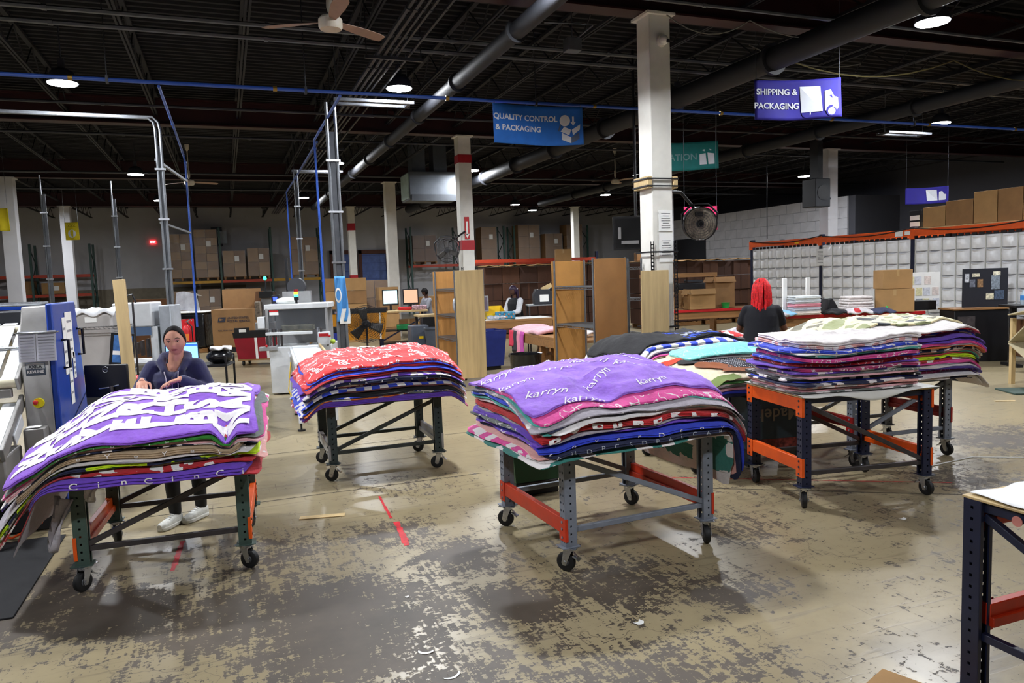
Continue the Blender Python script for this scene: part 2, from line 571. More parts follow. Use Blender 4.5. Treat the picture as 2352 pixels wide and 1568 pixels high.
C6 = column(15.87, 32.37, 'thin white column before the stacked boxes on the far rack')
C7 = column(-5.43, 24.34, 'grey double column behind the belt machine', w=.36, m=WALL)
C8 = column(-5.43, 32.37, 'grey column behind the white shelving stack', w=.34, m=WALL)
column(-5.43, 8.28, 'white column beyond the belt machine at the side', m=WALL)
column(15.87, 24.34, 'white column near the side office wall', m=WALL)

# fittings of the near column
b = MB(); b.ball((0, 0, 0), (.06, .06, .06), 12, 8); b.cyl((0, .06, 0), (0, .01, 0), .07, .07, 14)
t = thing('security_camera', 'small white dome camera near the top of the tall white column', 'security camera', (5.24, 8.07, 4.72))
b.build('dome', WHITE, t); q = MB(); q.cyl((.02, -.05, -.02), (.03, -.075, -.03), .022, .02, 10); q.build('lens', BLACK, t)
for z, lab in ((2.52, 'upper'), (2.18, 'lower')):
    b = MB(); b.box((0, 0, 0), (.2, .004, .26 if z > 2.3 else .36))
    o = tag(b.build('posted_sheet', PAPER), f'{lab} white notice sheet taped to the tall white column', 'notice'); o.location = (5.26, 8.125, z)
    q = MB()
    for i in range(7):
        q.box((0, -.003, .09 - i * .03), (.13 - .04 * (i % 3 == 1), .001, .006))
    q.build('print_lines', mat('ink', '#4a4a50', .8), o)
# plywood clamp blocks with straps on the near column
t = thing('wooden_clamp', 'plywood blocks strapped around the tall white column', 'clamp', (5.22, 8.28, 3.0))
for (x, y, dx, dy) in ((-.19, 0, .06, .34), (.19, 0, .06, .34)):
    b = MB(); b.box((x, y, 0), (dx, dy, .15)); b.build('block', PLY, t, bevel=.004)
for z in (-.045, .045):
    b = MB()
    for (cx, cy, sx, sy) in ((0, -.17, .46, .012), (0, .17, .46, .012), (-.226, 0, .012, .36), (.226, 0, .012, .36)):
        b.box((cx, cy, z), (sx, sy, .018))
    b.build('strap', BLACK, t)
# perforated black angle guard around the base of the near column
def angle_guard(u, v, w, z0, z1, label):
    t = thing('column_guard', label, 'post guard', (u, v, 0))
    for sx in (-1, 1):
        b = MB()
        z = z0
        while z < z1:
            b.box((sx * (w / 2 + .02), -w / 2 - .02, z + .008), (.05, .004, .016)); z += .045
            b.box((sx * (w / 2 + .02) - .02, -w / 2 - .02, z - .02), (.012, .004, .045)); b.box((sx * (w / 2 + .02) + .02, -w / 2 - .02, z - .02), (.012, .004, .045))
        b.build('perforated_angle', BLACK, t)
    for z in (z0 + .3, (z0 + z1) / 2, z1 - .12):
        b = MB()
        for (cx, cy, sx, sy) in ((0, -w / 2 - .03, w + .1, .01), (0, w / 2 + .03, w + .1, .01), (-w / 2 - .05, 0, .01, w + .06), (w / 2 + .05, 0, .01, w + .06)):
            b.box((cx, cy, z), (sx, sy, .02))
        b.build('band', BLACK, t)
angle_guard(5.22, 8.28, .3, .1, 2.25, 'black perforated angles banded to the tall white column')
angle_guard(5.22, 16.31, .3, .1, 2.1, 'black perforated angles banded to the red-banded column')
t = thing('arrow_sign', 'red vertical arrow sign on the red-banded column', 'sign', (5.2, 16.14, 3.0))
b = MB(); b.box((0, 0, 0), (.11, .008, .5)); b.build('plate', REDP, t)
b = MB(); b.box((0, -.006, .0), (.04, .004, .3)); b.add([(-.05, -.008, -.13), (.05, -.008, -.13), (0, -.008, -.23)], [(0, 2, 1)]); b.build('arrow', PAPER, t)

# ------------------------------------------------------------------ high-bay lamps
LENS = mat('lamp_lens', '#ffffff', .5, var=0, emit=30.0)
HOUS = mat('lamp_housing', '#30323a', .5)
b = MB(); b.lathe([(.08, .2), (.15, .16), (.2, .06), (.21, 0)], 20); hme = b.mesh('housing', HOUS)
b = MB(); b.lathe([(.0, .0), (.195, .0), (.195, -.012), (.0, -.014)], 20, cap=False); lme = b.mesh('lens', LENS)
b = MB(); b.cyl((0, 0, .2), (0, 0, .86), .012, None, 6); b.box((0, 0, .27), (.08, .08, .14)); gme = b.mesh('hanger', HOUS)
ldata = bpy.data.lights.new('lamp_light', 'AREA')
ldata.shape = 'DISK'; ldata.size = .38; ldata.energy = LAMP_WATTS; ldata.color = LAMP_COLOR
def lamp(u, v, label, z=4.9):
    t = thing('high_bay_lamp', label, 'lamp', (u, v, z), 0, 'round high-bay lamps under the roof')
    for n, m in (('housing', hme), ('lens', lme), ('hanger', gme)):
        link(n, m, t)
    l = link('lamp_light', ldata, t, (0, 0, -.03))
    return t
for u, v, lab in ((-2.0, 12.6, 'above the belt machine and the blue pipe'), (2.77, 11.8, 'beside the conduits and the duct'), (7.8, 11.6, 'just behind the tall white column'),
                  (8.56, 7.07, 'brightest one, near the shipping banner'), (2.85, 19.5, 'over the packing desks'), (-2.0, 22.1, 'beside the twin steel conduits'), (6.76, 20.3, 'next to the red-banded column'),
                  (12.4, 20.6, 'behind the tall column beside the validation banner'), (14.9, 12.07, 'above the rack with white pockets'), (-6.9, 29.8, 'beyond the belt machine by the yellow flag'),
                  (-1.9, 28.6, 'far one before the pallet rack'), (2.8, 27.5, 'far one over the wrapping machine'), (11.8, 29.8, 'far one above the cardboard wall'), (13.7, 32.4, 'small far one above the carton rack'),
                  (14.1, 26.0, 'far one left of the screen on the column'), (18.6, 20.2, 'near the white block wall'), (19.5, 12.0, 'beyond the orange rack at the side'),
                  (-2.4, 7.1, 'over the belt machine aisle'), (2.95, 7.0, 'over the aisle behind the grey cart'), (14.0, 7.1, 'over the side aisle'), (-7.6, 7.1, 'over the side machines'),
                  (-6.8, 14.0, 'over the far side of the belt machine'), (-2.4, .2, 'added unseen in front of the green-legged cart for fill light'), (3.3, .0, 'added unseen in front of the grey cart for fill light'), (8.6, .2, 'added unseen in front of the side aisle for fill light')):  # last three are unseen fill lamps, set close to brighten the stack fronts
    lamp(u, v, 'round high-bay lamp ' + lab)
# ------------------------------------------------------------------ carts made of rack uprights on casters
def perf_strip(b, o, du, w, z0, z1, pitch, holes, nrm):
    """steel strip with square punched holes; o = bottom corner, du = unit vector across"""
    o, du = Vector(o), Vector(du)
    xs = [0.0]
    for c, hw in holes:
        xs += [c - hw, c + hw]
    xs.append(w)
    n = int((z1 - z0) / pitch)
    zs = [z0]
    off = (z1 - z0 - n * pitch) / 2
    hh = holes[0][1]
    for k in range(n):
        zc = z0 + off + (k + .5) * pitch
        zs += [zc - hh, zc + hh]
    zs.append(z1)
    vs = [o + du * x + Vector((0, 0, z)) for z in zs for x in xs]
    m = len(xs)
    fs = []
    for j in range(len(zs) - 1):
        for i in range(m - 1):
            if j % 2 == 1 and i % 2 == 1:
                continue
            f = (j * m + i, j * m + i + 1, (j + 1) * m + i + 1, (j + 1) * m + i)
            fs.append(f)
    b.add(vs, fs)

def leg_mesh(m, z0, z1, sx):
    """upright: C channel open towards the other leg of its frame (inner side = -sx)"""
    b = MB()
    w, d = .078, .07
    for fy, flip in ((-d / 2, 1), (d / 2, -1)):
        perf_strip(b, (-w / 2, fy, 0), (1, 0, 0), w, z0, z1, .05, [(w * .5, .0065)], None)
    perf_strip(b, (sx * w / 2, -d / 2, 0), (0, 1, 0), d, z0, z1, .05, [(d * .27, .007), (d * .73, .007)], None)
    b.bar((-sx * w / 2, -d / 2 + .008, z0), (-sx * w / 2, -d / 2 + .008, z1), .016, .003, (1, 0, 0))
    b.bar((-sx * w / 2, d / 2 - .008, z0), (-sx * w / 2, d / 2 - .008, z1), .016, .003, (1, 0, 0))
    me = b.mesh('leg', m, False)
    return me

def caster(parent, x, y, ang, mirror=False):
    t = MB(); t.box((0, 0, .1625), (.125, .1, .007)); t.cyl((0, 0, .135), (0, 0, .16), .032, .036, 14)
    c = t.build('caster', CHROME, parent)
    c.location = (x, y, 0); c.rotation_euler = (0, 0, ang)
    f = MB()
    for s in (-1, 1):
        f.prism([(-.026, .15), (.03, .15), (-.012, .045), (-.034, .045), (-.042, .06)], .004, Matrix.Translation((0, s * .03 - .002, 0)))
        f.cyl((-.024, s * .028, .0635), (-.024, s * .036, .0635), .012, None, 8)
    f.box((0, 0, .147), (.06, .062, .008))
    f.build('fork', CHROME, c, fix=True)
    w = MB(); T = Matrix.Translation((-.022, 0, .0635)) @ Matrix.Rotation(R(90), 4, 'X')
    w.lathe([(.03, -.02), (.05, -.021), (.06, -.016), (.0635, -.006), (.0635, .006), (.06, .016), (.05, .021), (.03, .02)], 22, T)
    w.build('wheel', RUBBER, c)
    h = MB(); h.lathe([(.0, -.023), (.022, -.023), (.026, -.019), (.026, .019), (.022, .023), (0, .023)], 14, T, cap=False); h.build('hub', mat('hub_grey', '#55565a', .5), c)
    k = MB(); k.box((.052, 0, .095), (.05, .05, .006), tilt=(0, R(35))); k.bar((.03, 0, .13), (.055, 0, .1), .02, .006); k.build('brake', CHROME, c)
    return c

def cart(label, loc, rz, L, W, H, m, bm, feet=False, side_z=(.3,), casters=(0, 0, 0, 0), diag=1, top=True, steel=DARKST, top_beam=True):
    t = thing('rack_cart', label, 'cart', (loc[0], loc[1], 0), R(rz))
    z0 = .004 if feet else .166
    ztop = H - .012
    lm = {s: leg_mesh(m, z0, ztop, s) for s in (-1, 1)}
    i = 0
    for sy in (-1, 1):
        for sx in (-1, 1):
            o = link('leg', lm[sx], t, (sx * L / 2, sy * W / 2, 0))
            so = o.modifiers.new('solid', 'SOLIDIFY'); so.thickness = .0035; so.offset = 0
            pl = MB(); pl.box((sx * L / 2 + .004 * sx, sy * W / 2, z0 + .004), (.125, .1, .006)); pl.build('foot_plate', m, t)
            (None if feet else caster(t, sx * L / 2, sy * W / 2, R(casters[i]))); i += 1
        # welded frame braces along the length
        b = MB(); b.bar((-L / 2 + .035, sy * W / 2, .27), (L / 2 - .035, sy * W / 2, .27), .03, .035); b.build('horizontal_brace', steel, t, bevel=.003)
        za, zb = (.3, ztop - .07) if diag > 0 else (ztop - .07, .3)
        b = MB(); b.bar((-L / 2 + .035, sy * W / 2 - .004, za), (L / 2 - .035, sy * W / 2 - .004, zb), .03, .035); b.build('diagonal_brace', steel, t, bevel=.003)
        b = MB(); b.bar((-L / 2 + .035, sy * W / 2, ztop - .03), (L / 2 - .035, sy * W / 2, ztop - .03), .03, .04); b.build('top_brace', steel if steel is not DARKST else m, t, bevel=.003)
    for sx in (-1, 1):
        zs = list(side_z) + ([ztop - .055] if top_beam else [])
        for z in zs:
            inn = -.045 if feet else 0
            x = sx * (L / 2 + .02 + inn)
            b = MB(); b.box((x, 0, z), (.04, W - .06, .1)); b.box((x - sx * .022, 0, z - .028), (.03, W - .06, .044))
            be = b.build('side_beam', bm, t, bevel=.004)
            for sy in (-1, 1):
                c = MB(); c.box((sx * (L / 2 + .042 + inn), sy * (W / 2 - (.06 if feet else 0)), z - .02), (.006, .085, .15)); c.box((sx * (L / 2 + .034 + inn), sy * (W / 2 + (-.05 if feet else .04)), z - .02), (.022, .006, .15))
                c.build('connector', bm, be, bevel=.002)
                r = MB()
                for dz in (-.07, -.015, .03):
                    r.cyl((sx * (L / 2 + .044 + inn), sy * (W / 2 + inn), z + dz), (sx * (L / 2 + .05 + inn), sy * (W / 2 + inn), z + dz), .009, None, 8)
                r.build('rivets', m, be)['kind'] = 'stuff'
    if top:
        b = MB(); b.box((0, 0, H - .006), (L + .09, W + .08, .012)); b.build('top_board', PLY, t, bevel=.003)
    return t

CART_L = cart('green-legged rack cart under the white and purple lettered blankets', (-.43, 5.68), -4, .97, .92, .76, GREENR, ORANGE, casters=(55, 150, 115, 80), steel=DARKST, top_beam=False)
CART_R = cart('dark slate rack cart under the red lettered blankets', (1.38, 7.5), 0, 1.04, .78, .77, SLATE, MGREY, casters=(-20, -15, -25, -25), steel=mat('slate_steel', '#3c4142', .45, .5, var=.15), top_beam=False)
CART_P = cart('grey rack cart with red-orange beams under the purple blankets', (2.46, 4.69), 2.5, 1.075, .98, .80, GREYR, ORANGED, casters=(-50, 65, -42, 120), steel=GREYR, diag=-1, top_beam=False)
CART_N = cart('navy rack cart with orange beams and a white sheet on top', (4.75, 4.79), -9.5, 1.09, .75, .885, NAVY, ORANGE, casters=(60, 100, 85, 85), steel=DARKST, diag=-1, side_z=(.34,))
CART_G = cart('light grey rack cart with dark red beams beside the navy cart', (5.97, 5.56), -4.5, 1.09, .74, .80, GREYR, mat('beam_dark_red', '#8c1616', .45, var=.1), casters=(95, 100, 90, 85), steel=GREYR, side_z=(.42,), top_beam=False)
CART_K = cart('grey rack cart under the black lettered blankets', (4.70, 7.28), 6, 1.1, .8, .80, GREYR, ORANGED, steel=GREYR, top_beam=False)
CART_F = cart('grey rack cart under the cream picture blanket', (4.55, 6.15), 3, 1.1, .8, .78, GREYR, REDP, steel=GREYR, top_beam=False)

CART_W = cart('navy rack table with a white-sheeted top, closest to the photographer', (3.43, 1.66), 90, 1.07, .92, .885, NAVY, ORANGED, feet=True, steel=NAVY, side_z=(.36,), top_beam=True)
# ------------------------------------------------------------------ blankets
def blanket_mat(c1, c2='#ded8d6', style='plain', sc=1.0):
    key = ('blanket', c1, c2, style, sc)
    if key in MATS:
        return MATS[key]
    mt, nt, p = new_mat('fleece_' + style)
    tc0 = nn(nt, 'ShaderNodeTexCoord').outputs['Object']
    oi = nn(nt, 'ShaderNodeObjectInfo').outputs['Random']
    cb = nn(nt, 'ShaderNodeCombineXYZ')
    for i, k in enumerate((7.0, 13.0, 5.0)):
        nt.links.new(math_n(nt, 'MULTIPLY', oi, k), cb.inputs[i])
    va = nn(nt, 'ShaderNodeVectorMath', operation='ADD')
    nt.links.new(tc0, va.inputs[0]); nt.links.new(cb.outputs[0], va.inputs[1])
    tc = va.outputs[0]
    a, c = lin(c1), lin(c2)
    dk = tuple(x * .82 for x in a[:3]) + (1,)
    base = mix_col(nt, ramp(nt, noise_n(nt, tc, 22, 4, .6), .35, .65), dk, a)
    if style == 'script':
        n = noise_n(nt, scaled_vec(nt, tc, (1, .6, 1), rot=(0, 0, .3)), 17 * sc, 1, .3)
        ln = ramp(nt, math_n(nt, 'ABSOLUTE', math_n(nt, 'SUBTRACT', n, .5)), .035, .015)
        g = nn(nt, 'ShaderNodeTexWave'); nt.links.new(tc, g.inputs['Vector']); g.inputs['Scale'].default_value = 1.7 * sc; g.inputs['Distortion'].default_value = 1.0
        g.bands_direction = 'Y'
        ln = math_n(nt, 'MULTIPLY', ln, ramp(nt, g.outputs['Fac'], .45, .55))
        col = mix_col(nt, ln, base, c)
    elif style in ('check', 'block', 'dash'):
        w = nn(nt, 'ShaderNodeVectorMath', operation='SCALE'); nt.links.new(noise_n(nt, tc, 9, 2, .5, 1), w.inputs[0]); w.inputs['Scale'].default_value = .05
        w2 = nn(nt, 'ShaderNodeVectorMath', operation='ADD'); nt.links.new(tc, w2.inputs[0]); nt.links.new(w.outputs[0], w2.inputs[1])
        if style == 'check':
            k = nn(nt, 'ShaderNodeTexChecker'); nt.links.new(scaled_vec(nt, w2.outputs[0], (1, 1, .2)), k.inputs['Vector']); k.inputs['Scale'].default_value = 13 * sc
            f = k.outputs['Fac']
        else:
            k = nn(nt, 'ShaderNodeTexVoronoi', distance='CHEBYCHEV'); nt.links.new(w2.outputs[0], k.inputs['Vector']); k.inputs['Scale'].default_value = (16 if style == 'dash' else 10) * sc
            k.inputs['Randomness'].default_value = .6
            sep = nn(nt, 'ShaderNodeSeparateColor'); nt.links.new(k.outputs['Color'], sep.inputs[0])
            f = ramp(nt, sep.outputs[0], .69 if style == 'dash' else .5, .7 if style == 'dash' else .51)
        col = mix_col(nt, f, base, c)
    elif style == 'camo':
        w = nn(nt, 'ShaderNodeVectorMath', operation='SCALE'); nt.links.new(noise_n(nt, tc, 4, 2, .5, 1), w.inputs[0]); w.inputs['Scale'].default_value = .25
        w2 = nn(nt, 'ShaderNodeVectorMath', operation='ADD'); nt.links.new(tc, w2.inputs[0]); nt.links.new(w.outputs[0], w2.inputs[1])
        k = nn(nt, 'ShaderNodeTexVoronoi'); nt.links.new(scaled_vec(nt, w2.outputs[0], (1, 1.3, .3)), k.inputs['Vector']); k.inputs['Scale'].default_value = 4.6
        e = nn(nt, 'ShaderNodeTexVoronoi', feature='DISTANCE_TO_EDGE'); nt.links.new(scaled_vec(nt, w2.outputs[0], (1, 1.3, .3)), e.inputs['Vector']); e.inputs['Scale'].default_value = 4.6
        sep = nn(nt, 'ShaderNodeSeparateColor'); nt.links.new(k.outputs['Color'], sep.inputs[0])
        cr = nn(nt, 'ShaderNodeValToRGB'); cr.color_ramp.interpolation = 'CONSTANT'
        nt.links.new(sep.outputs[0], cr.inputs[0])
        cr.color_ramp.elements[0].color = lin('#3f4247'); cr.color_ramp.elements[1].position = .3; cr.color_ramp.elements[1].color = lin('#9aa070')
        for pos, cc in ((.5, '#b99d74'), (.68, '#77725f'), (.84, '#d8c79c')):
            q = cr.color_ramp.elements.new(pos); q.color = lin(cc)
        col = mix_col(nt, ramp(nt, e.outputs['Distance'], .11, .13), lin('#efe3b8'), cr.outputs[0])
    else:
        col = base
    nt.links.new(col, p.inputs['Base Color'])
    p.inputs['Roughness'].default_value = .85
    p.inputs['Sheen Weight'].default_value = .2 if max(a[:3]) > .12 else .04
    bn = nn(nt, 'ShaderNodeBump'); bn.inputs['Strength'].default_value = .55; bn.inputs['Distance'].default_value = .012
    nt.links.new(math_n(nt, 'ADD', math_n(nt, 'MULTIPLY', noise_n(nt, scaled_vec(nt, tc0, (1, 1, 3)), 13, 3, .6), 1.0), math_n(nt, 'MULTIPLY', noise_n(nt, tc0, 160, 2), .12)), bn.inputs['Height'])
    nt.links.new(bn.outputs[0], p.inputs['Normal'])
    MATS[key] = mt
    return mt

class Stack:
    def __init__(s, loc, rz, H, T, l, r, f, b, seed=0, wr=.018, dents=(), ridge=.022):
        """l, r, f, b: (edge, edge at the top, radius low, radius top, greatest bend in degrees) of each side"""
        s.loc, s.rz, s.H, s.T = loc, R(rz), H, T
        s.side = dict(l=l, r=r, f=f, b=b)
        s.seed, s.wr, s.dents, s.ridge = seed, wr, dents, ridge

    def bend(s, q, k, lo, hi):
        sd = s.side[hi] if q >= 0 else s.side[lo]
        h = sd[0] * (1 - k) + sd[1] * k
        d = abs(q) - h
        if d <= 0:
            return q, 0.0
        r = sd[2] * (1 - k) + sd[3] * k
        th = min(d / r, R(sd[4] * (1 - k) + (sd[5] if len(sd) > 5 else sd[4]) * k))
        p = h + r * math.sin(th) + (d - r * th) * math.cos(th)
        return math.copysign(p, q), r * (1 - math.cos(th)) + (d - r * th) * math.sin(th)

    def map(s, a, b, t, extra=0.0):
        k = max(0.0, min(1.0, t / s.T))
        x, dx = s.bend(a, k, 'l', 'r')
        y, dy = s.bend(b, k, 'f', 'b')
        n = mnoise.noise((a * 2.3 + s.seed, b * 2.6, t * 1.1)) + .5 * mnoise.noise((a * 6 + s.seed, b * 5.5, t * 2.2))
        z = t - dx - dy + n * s.wr * (.15 + k) + extra + .011 * min(1, t * 14) * mnoise.noise((a * 2.6 + s.seed, b * 3.1, t * 13))
        if k > .9:
            q = mnoise.noise((x * 2.7 + s.seed * 2, y * 4.2, .3)) ; q2 = mnoise.noise((x * 6.5, y * 5.0 + s.seed, 1.3))
            z += s.ridge * (k - .9) * 10 * ((1 - abs(q)) ** 5 + .5 * (1 - abs(q2)) ** 6 - .35)
        for (da, db, wa, wb, dz, kk) in s.dents:
            z -= dz * max(0.0, min(1.0, (k - kk) / (1 - kk))) * math.exp(-((a - da) / wa) ** 2 - ((b - db) / wb) ** 2)
        return (x, y, z)

def blanket(S, label, t0, th, ext, material, group, step=.05, rot=0.0, seed=0, folds=2, letters=(), name='folded_blanket'):
    """ext = (left, right, front, back) reach measured along the cloth; the inner points lie on one lattice shared by the whole
    stack, so that neighbouring blankets run parallel and only touch"""
    l, r, f, bk = ext
    sa = seed * 3.7
    def lattice(p, q):
        i0, i1 = math.ceil((p + .055) / step), math.floor((q - .055) / step)
        return [p] + [i * step for i in range(i0, i1 + 1)] + [q]
    A, B = lattice(l, r), lattice(f, bk)
    nu, nv = len(A) - 1, len(B) - 1
    def edge_a(b, side):
        return (l if side < 0 else r) - rot * b + side * .03 * mnoise.noise((b * 4, sa, 1.3 + side))
    def edge_b(a, side):
        return (f if side < 0 else bk) + rot * a + side * .03 * mnoise.noise((a * 4, sa, 7.3 + side))
    def ab(i, j, out=0.0):
        a, b = A[i], B[j]
        du = -1 if i == 0 else 1 if i == nu else 0
        dv = -1 if j == 0 else 1 if j == nv else 0
        if du:
            a = edge_a(b, du)
        if dv:
            b = edge_b(A[i], dv)
        if du and dv:
            a -= du * .025; b -= dv * .025
        q = .7 if du and dv else 1
        return a + du * out * q, b + dv * out * q
    vs, fs = [], []
    W = nu + 1
    for lay in (1, 0):
        for j in range(nv + 1):
            for i in range(W):
                a, b = ab(i, j)
                vs.append(S.map(a, b, t0 + th * (.05 + .86 * lay)))
    o2 = W * (nv + 1)
    for j in range(nv):
        for i in range(nu):
            q = (j * W + i, j * W + i + 1, (j + 1) * W + i + 1, (j + 1) * W + i)
            fs.append(q)
            fs.append(tuple(o2 + k for k in reversed(q)))
    per = [(i, 0) for i in range(nu)] + [(nu, j) for j in range(nv)] + [(i, nv) for i in range(nu, 0, -1)] + [(0, j) for j in range(nv, 0, -1)]
    prof = []
    ply = th / folds
    for q in range(folds):
        zt = 1 - q / folds
        for ang in (.17, .5, .83):
            prof.append((ply * .5 * math.sin(PI * ang) * 1.15, zt - (1 - math.cos(PI * ang)) / 2 / folds))
        if q < folds - 1:
            prof.append((ply * .05, zt - 1 / folds))
    rows = [[j * W + i for i, j in per]]
    for out, tf in prof:
        row = []
        for i, j in per:
            a, b = ab(i, j, out)
            row.append(len(vs)); vs.append(S.map(a, b, t0 + th * (.05 + .86 * tf)))
        rows.append(row)
    rows.append([o2 + j * W + i for i, j in per])
    n = len(per)
    for P_, Q_ in zip(rows, rows[1:]):
        for k in range(n):
            fs.append((P_[k], Q_[k], Q_[(k + 1) % n], P_[(k + 1) % n]))
    m = MB(); m.v, m.f = vs, fs
    me = m.mesh(name, material, True)
    o = link(name, me, None, (S.loc[0], S.loc[1], S.H), S.rz)
    tag(o, label, 'blanket', group)
    for L in letters:
        tm = text_mesh(L['t'], L['s'], L.get('bold', 0), L.get('shear', 0), cuts=5, space=L.get('sp', 1), seg=.05 if L.get('rim') else .022)
        tm.materials.clear(); tm.materials.append(L['m'])
        rr = L.get('rot', 0); c, s_ = math.cos(rr), math.sin(rr)
        for vv in tm.vertices:
            x, y = vv.co.x, vv.co.y
            x, y = x * c - y * s_, x * s_ + y * c
            if L.get('rim') == 'f':
                yy = max(-.5, min(.5, y / th))
                out = th * .3 * math.sqrt(max(0, 1 - (2 * yy) ** 2)) / folds * 1.6 + .006
                a = L['a'] + x
                vv.co = S.map(a, edge_b(a, -1) - out, t0 + th * (.48 + .86 * yy))
            elif L.get('rim') == 'l':
                yy = max(-.5, min(.5, y / th))
                out = th * .3 * math.sqrt(max(0, 1 - (2 * yy) ** 2)) / folds * 1.6 + .006
                vv.co = S.map(edge_a(L['a'] - x, -1) - out, L['a'] - x, t0 + th * (.48 + .86 * yy))
            else:
                vv.co = S.map(L['a'] + x, L['b'] + y, t0 + th * .91, .0045)
        link('lettering', tm, o)
    return o

LW = mat('print_white', '#e9e4e6', .85, var=.05, vs=30)
LG = mat('print_grey', '#9da2ad', .85, var=.05, vs=30)
LLIME = mat('print_lime', '#b9d912', .85, var=.05)
LBLUE = mat('print_blue', '#3a56c8', .85, var=.05)
LRED = mat('print_red', '#b5202a', .85, var=.05)
CN = dict(W='#e2dcdc', P='#6a40be', p='#8a55cf', V='#3b1f7d', G='#2f8a2a', g='#6f7672', H='#e0459a', K='#e8b3bc', k='#e0a49e', N='#1b2244', T='#b39a7c', R='#b31624', r='#de2a2e', B='#2444d4', L='#4fb0a6', l='#2f7d74', O='#e8782a', X='#17171b', Y='#d9c27a', M='#a81f63', C='#dccfb0', S='#a39ca6')
NM = dict(W='white', P='purple', p='light purple', V='dark violet', G='green', g='grey-green', H='hot pink', K='pale pink', k='salmon pink', N='navy', T='tan', R='dark red', r='bright red', B='royal blue', L='turquoise', l='teal', O='orange', X='black', Y='yellow', M='magenta', C='cream', S='grey')
ST = {'.': 'plain', 's': 'script', 'c': 'check', 'b': 'block', 'd': 'dash'}
SD = {'.': 'plain', 's': 'script-printed', 'c': 'checked', 'b': 'block-printed', 'd': 'letter-printed'}

def pile(S, spec, ext, where, group, jit=.05, fine=True, seed=1, extra=None, hang=None):
    """spec from bottom to top: 'Xs2.0' = colour, style, thickness in cm"""
    rr = random.Random(seed)
    n = len(spec)
    tot = sum(float(q[2:]) for q in spec) / 100
    k = S.T / tot
    t = 0.0
    out = []
    for i, q in enumerate(spec):
        th = float(q[2:]) / 100 * k
        e = [v + rr.uniform(-jit, jit) for v in ext]
        if hang:
            h = hang(i / max(1, n - 1), rr)
            e = [x + y for x, y in zip(e, h)]
        ex = (extra or {}).get(n - 1 - i, {})
        if 'ext' in ex:
            e = ex['ext']
        lab = ex.get('label', f'{NM[q[0]]} {SD[q[1]]} folded blanket, {nth(n - 1 - i)} from the top {where}')
        m = ex.get('m') or blanket_mat(CN[q[0]], CN[ex.get('c2', 'W')], ST[q[1]], ex.get('sc', 1.0))
        o = blanket(S, lab, t, th, e, m, group, step=(.025 if i == n - 1 else .05) if fine else (.04 if i == n - 1 else .08), rot=R(rr.uniform(-1.6, 1.6)), seed=seed * 50 + i, folds=3 if th > .045 else 2, letters=ex.get('letters', ()))
        out.append(o)
        t += th
    return out

def row_text(word, size, a0, a1, b0, b1, da, db, m, rot=0.0, bold=0.0, shear=0.0, stag=0.0):
    L = []
    i = 0
    b = b0
    while b <= b1:
        a = a0 + stag * (i % 2)
        while a <= a1:
            L.append(dict(t=word, s=size, a=a, b=b, rot=rot, bold=bold, shear=shear, m=m)); a += da
        b += db; i += 1
    return L

def rim_text(chars, size, a0, a1, m, bold=0.0, side='f'):
    n = len(chars)
    return [dict(t=c, s=size, a=a0 + (a1 - a0) * i / max(1, n - 1), rim=side, m=m, bold=bold) for i, c in enumerate(chars)]

# --- green cart: white and purple lettered blanket on top
S1 = Stack((-.43, 5.68), -4, .774, .40, (.55, .18, .10, .62, 66, 30), (.56, .44, .12, .45, 30), (.51, .06, .25, 1.3, 16), (.51, .2, .2, .8, 25), seed=3, wr=.028, dents=((.43, -.75, .05, .2, .10, .35), (-.05, .1, .3, .3, .04, .5), (.25, -.1, .2, .4, -.03, .5)), ridge=.014)
pile(S1, ['S.1', 'R.1.2', 'P.8', 'Rd1.6', 'ks1.4', 'Gd1.6', 'Nb2.6', 'Pc1', 'S.1', 'W.0.8', 'Xd1', 'T.5', 'P.0.8', 'Nd1', 'K.2.4', 'Hd1.4', 'g.0.7', 'Gs1.8', 'Rc1', 'pb3.2'],
     (-.90, .60, -.74, .44), 'on the green-legged cart', 'blankets on the green-legged cart', seed=11,
     extra={0: dict(m=blanket_mat('#8a4fd0', '#ffffff', 'plain'), c2='W', letters=[dict(t=w, s=.27, a=-.70 + .196 * i, b=-.64 + .212 * j, rot=R(90), bold=.017, m=LW) for i in range(7) for j, w in enumerate('MSYELBN'[i] + 'AENRHSA'[i] + 'RBALNEM'[i] + 'NEMSYRB'[i] + 'SALBNEY'[i])] , label='white and purple big-lettered blanket topping the green-legged cart'),
            2: dict(letters=rim_text('HATHATHA', .03, -.5, .2, LW)),
            8: dict(ext=(-.80, .56, -.79, .42), letters=rim_text('YeYeYeYe', .055, -.55, .55, LW), label='tan blanket with big white letters along its folded edge'),
            13: dict(m=blanket_mat('#1b2244', '#b9d912', 'block', .8), label='navy blanket with lime shapes on the green-legged cart'),
            17: dict(letters=rim_text('CinCinCi', .075, -.42, .52, LW), ext=(-.72, .57, -.80, .42), label='dark purple blanket with white letters hanging lowest on the green-legged cart')},
     hang=lambda k, r: (.1 * k - .02 - .26 * (1 - k) * r.random(), .05 * r.uniform(-1, 1), r.uniform(-.02, .02), 0))

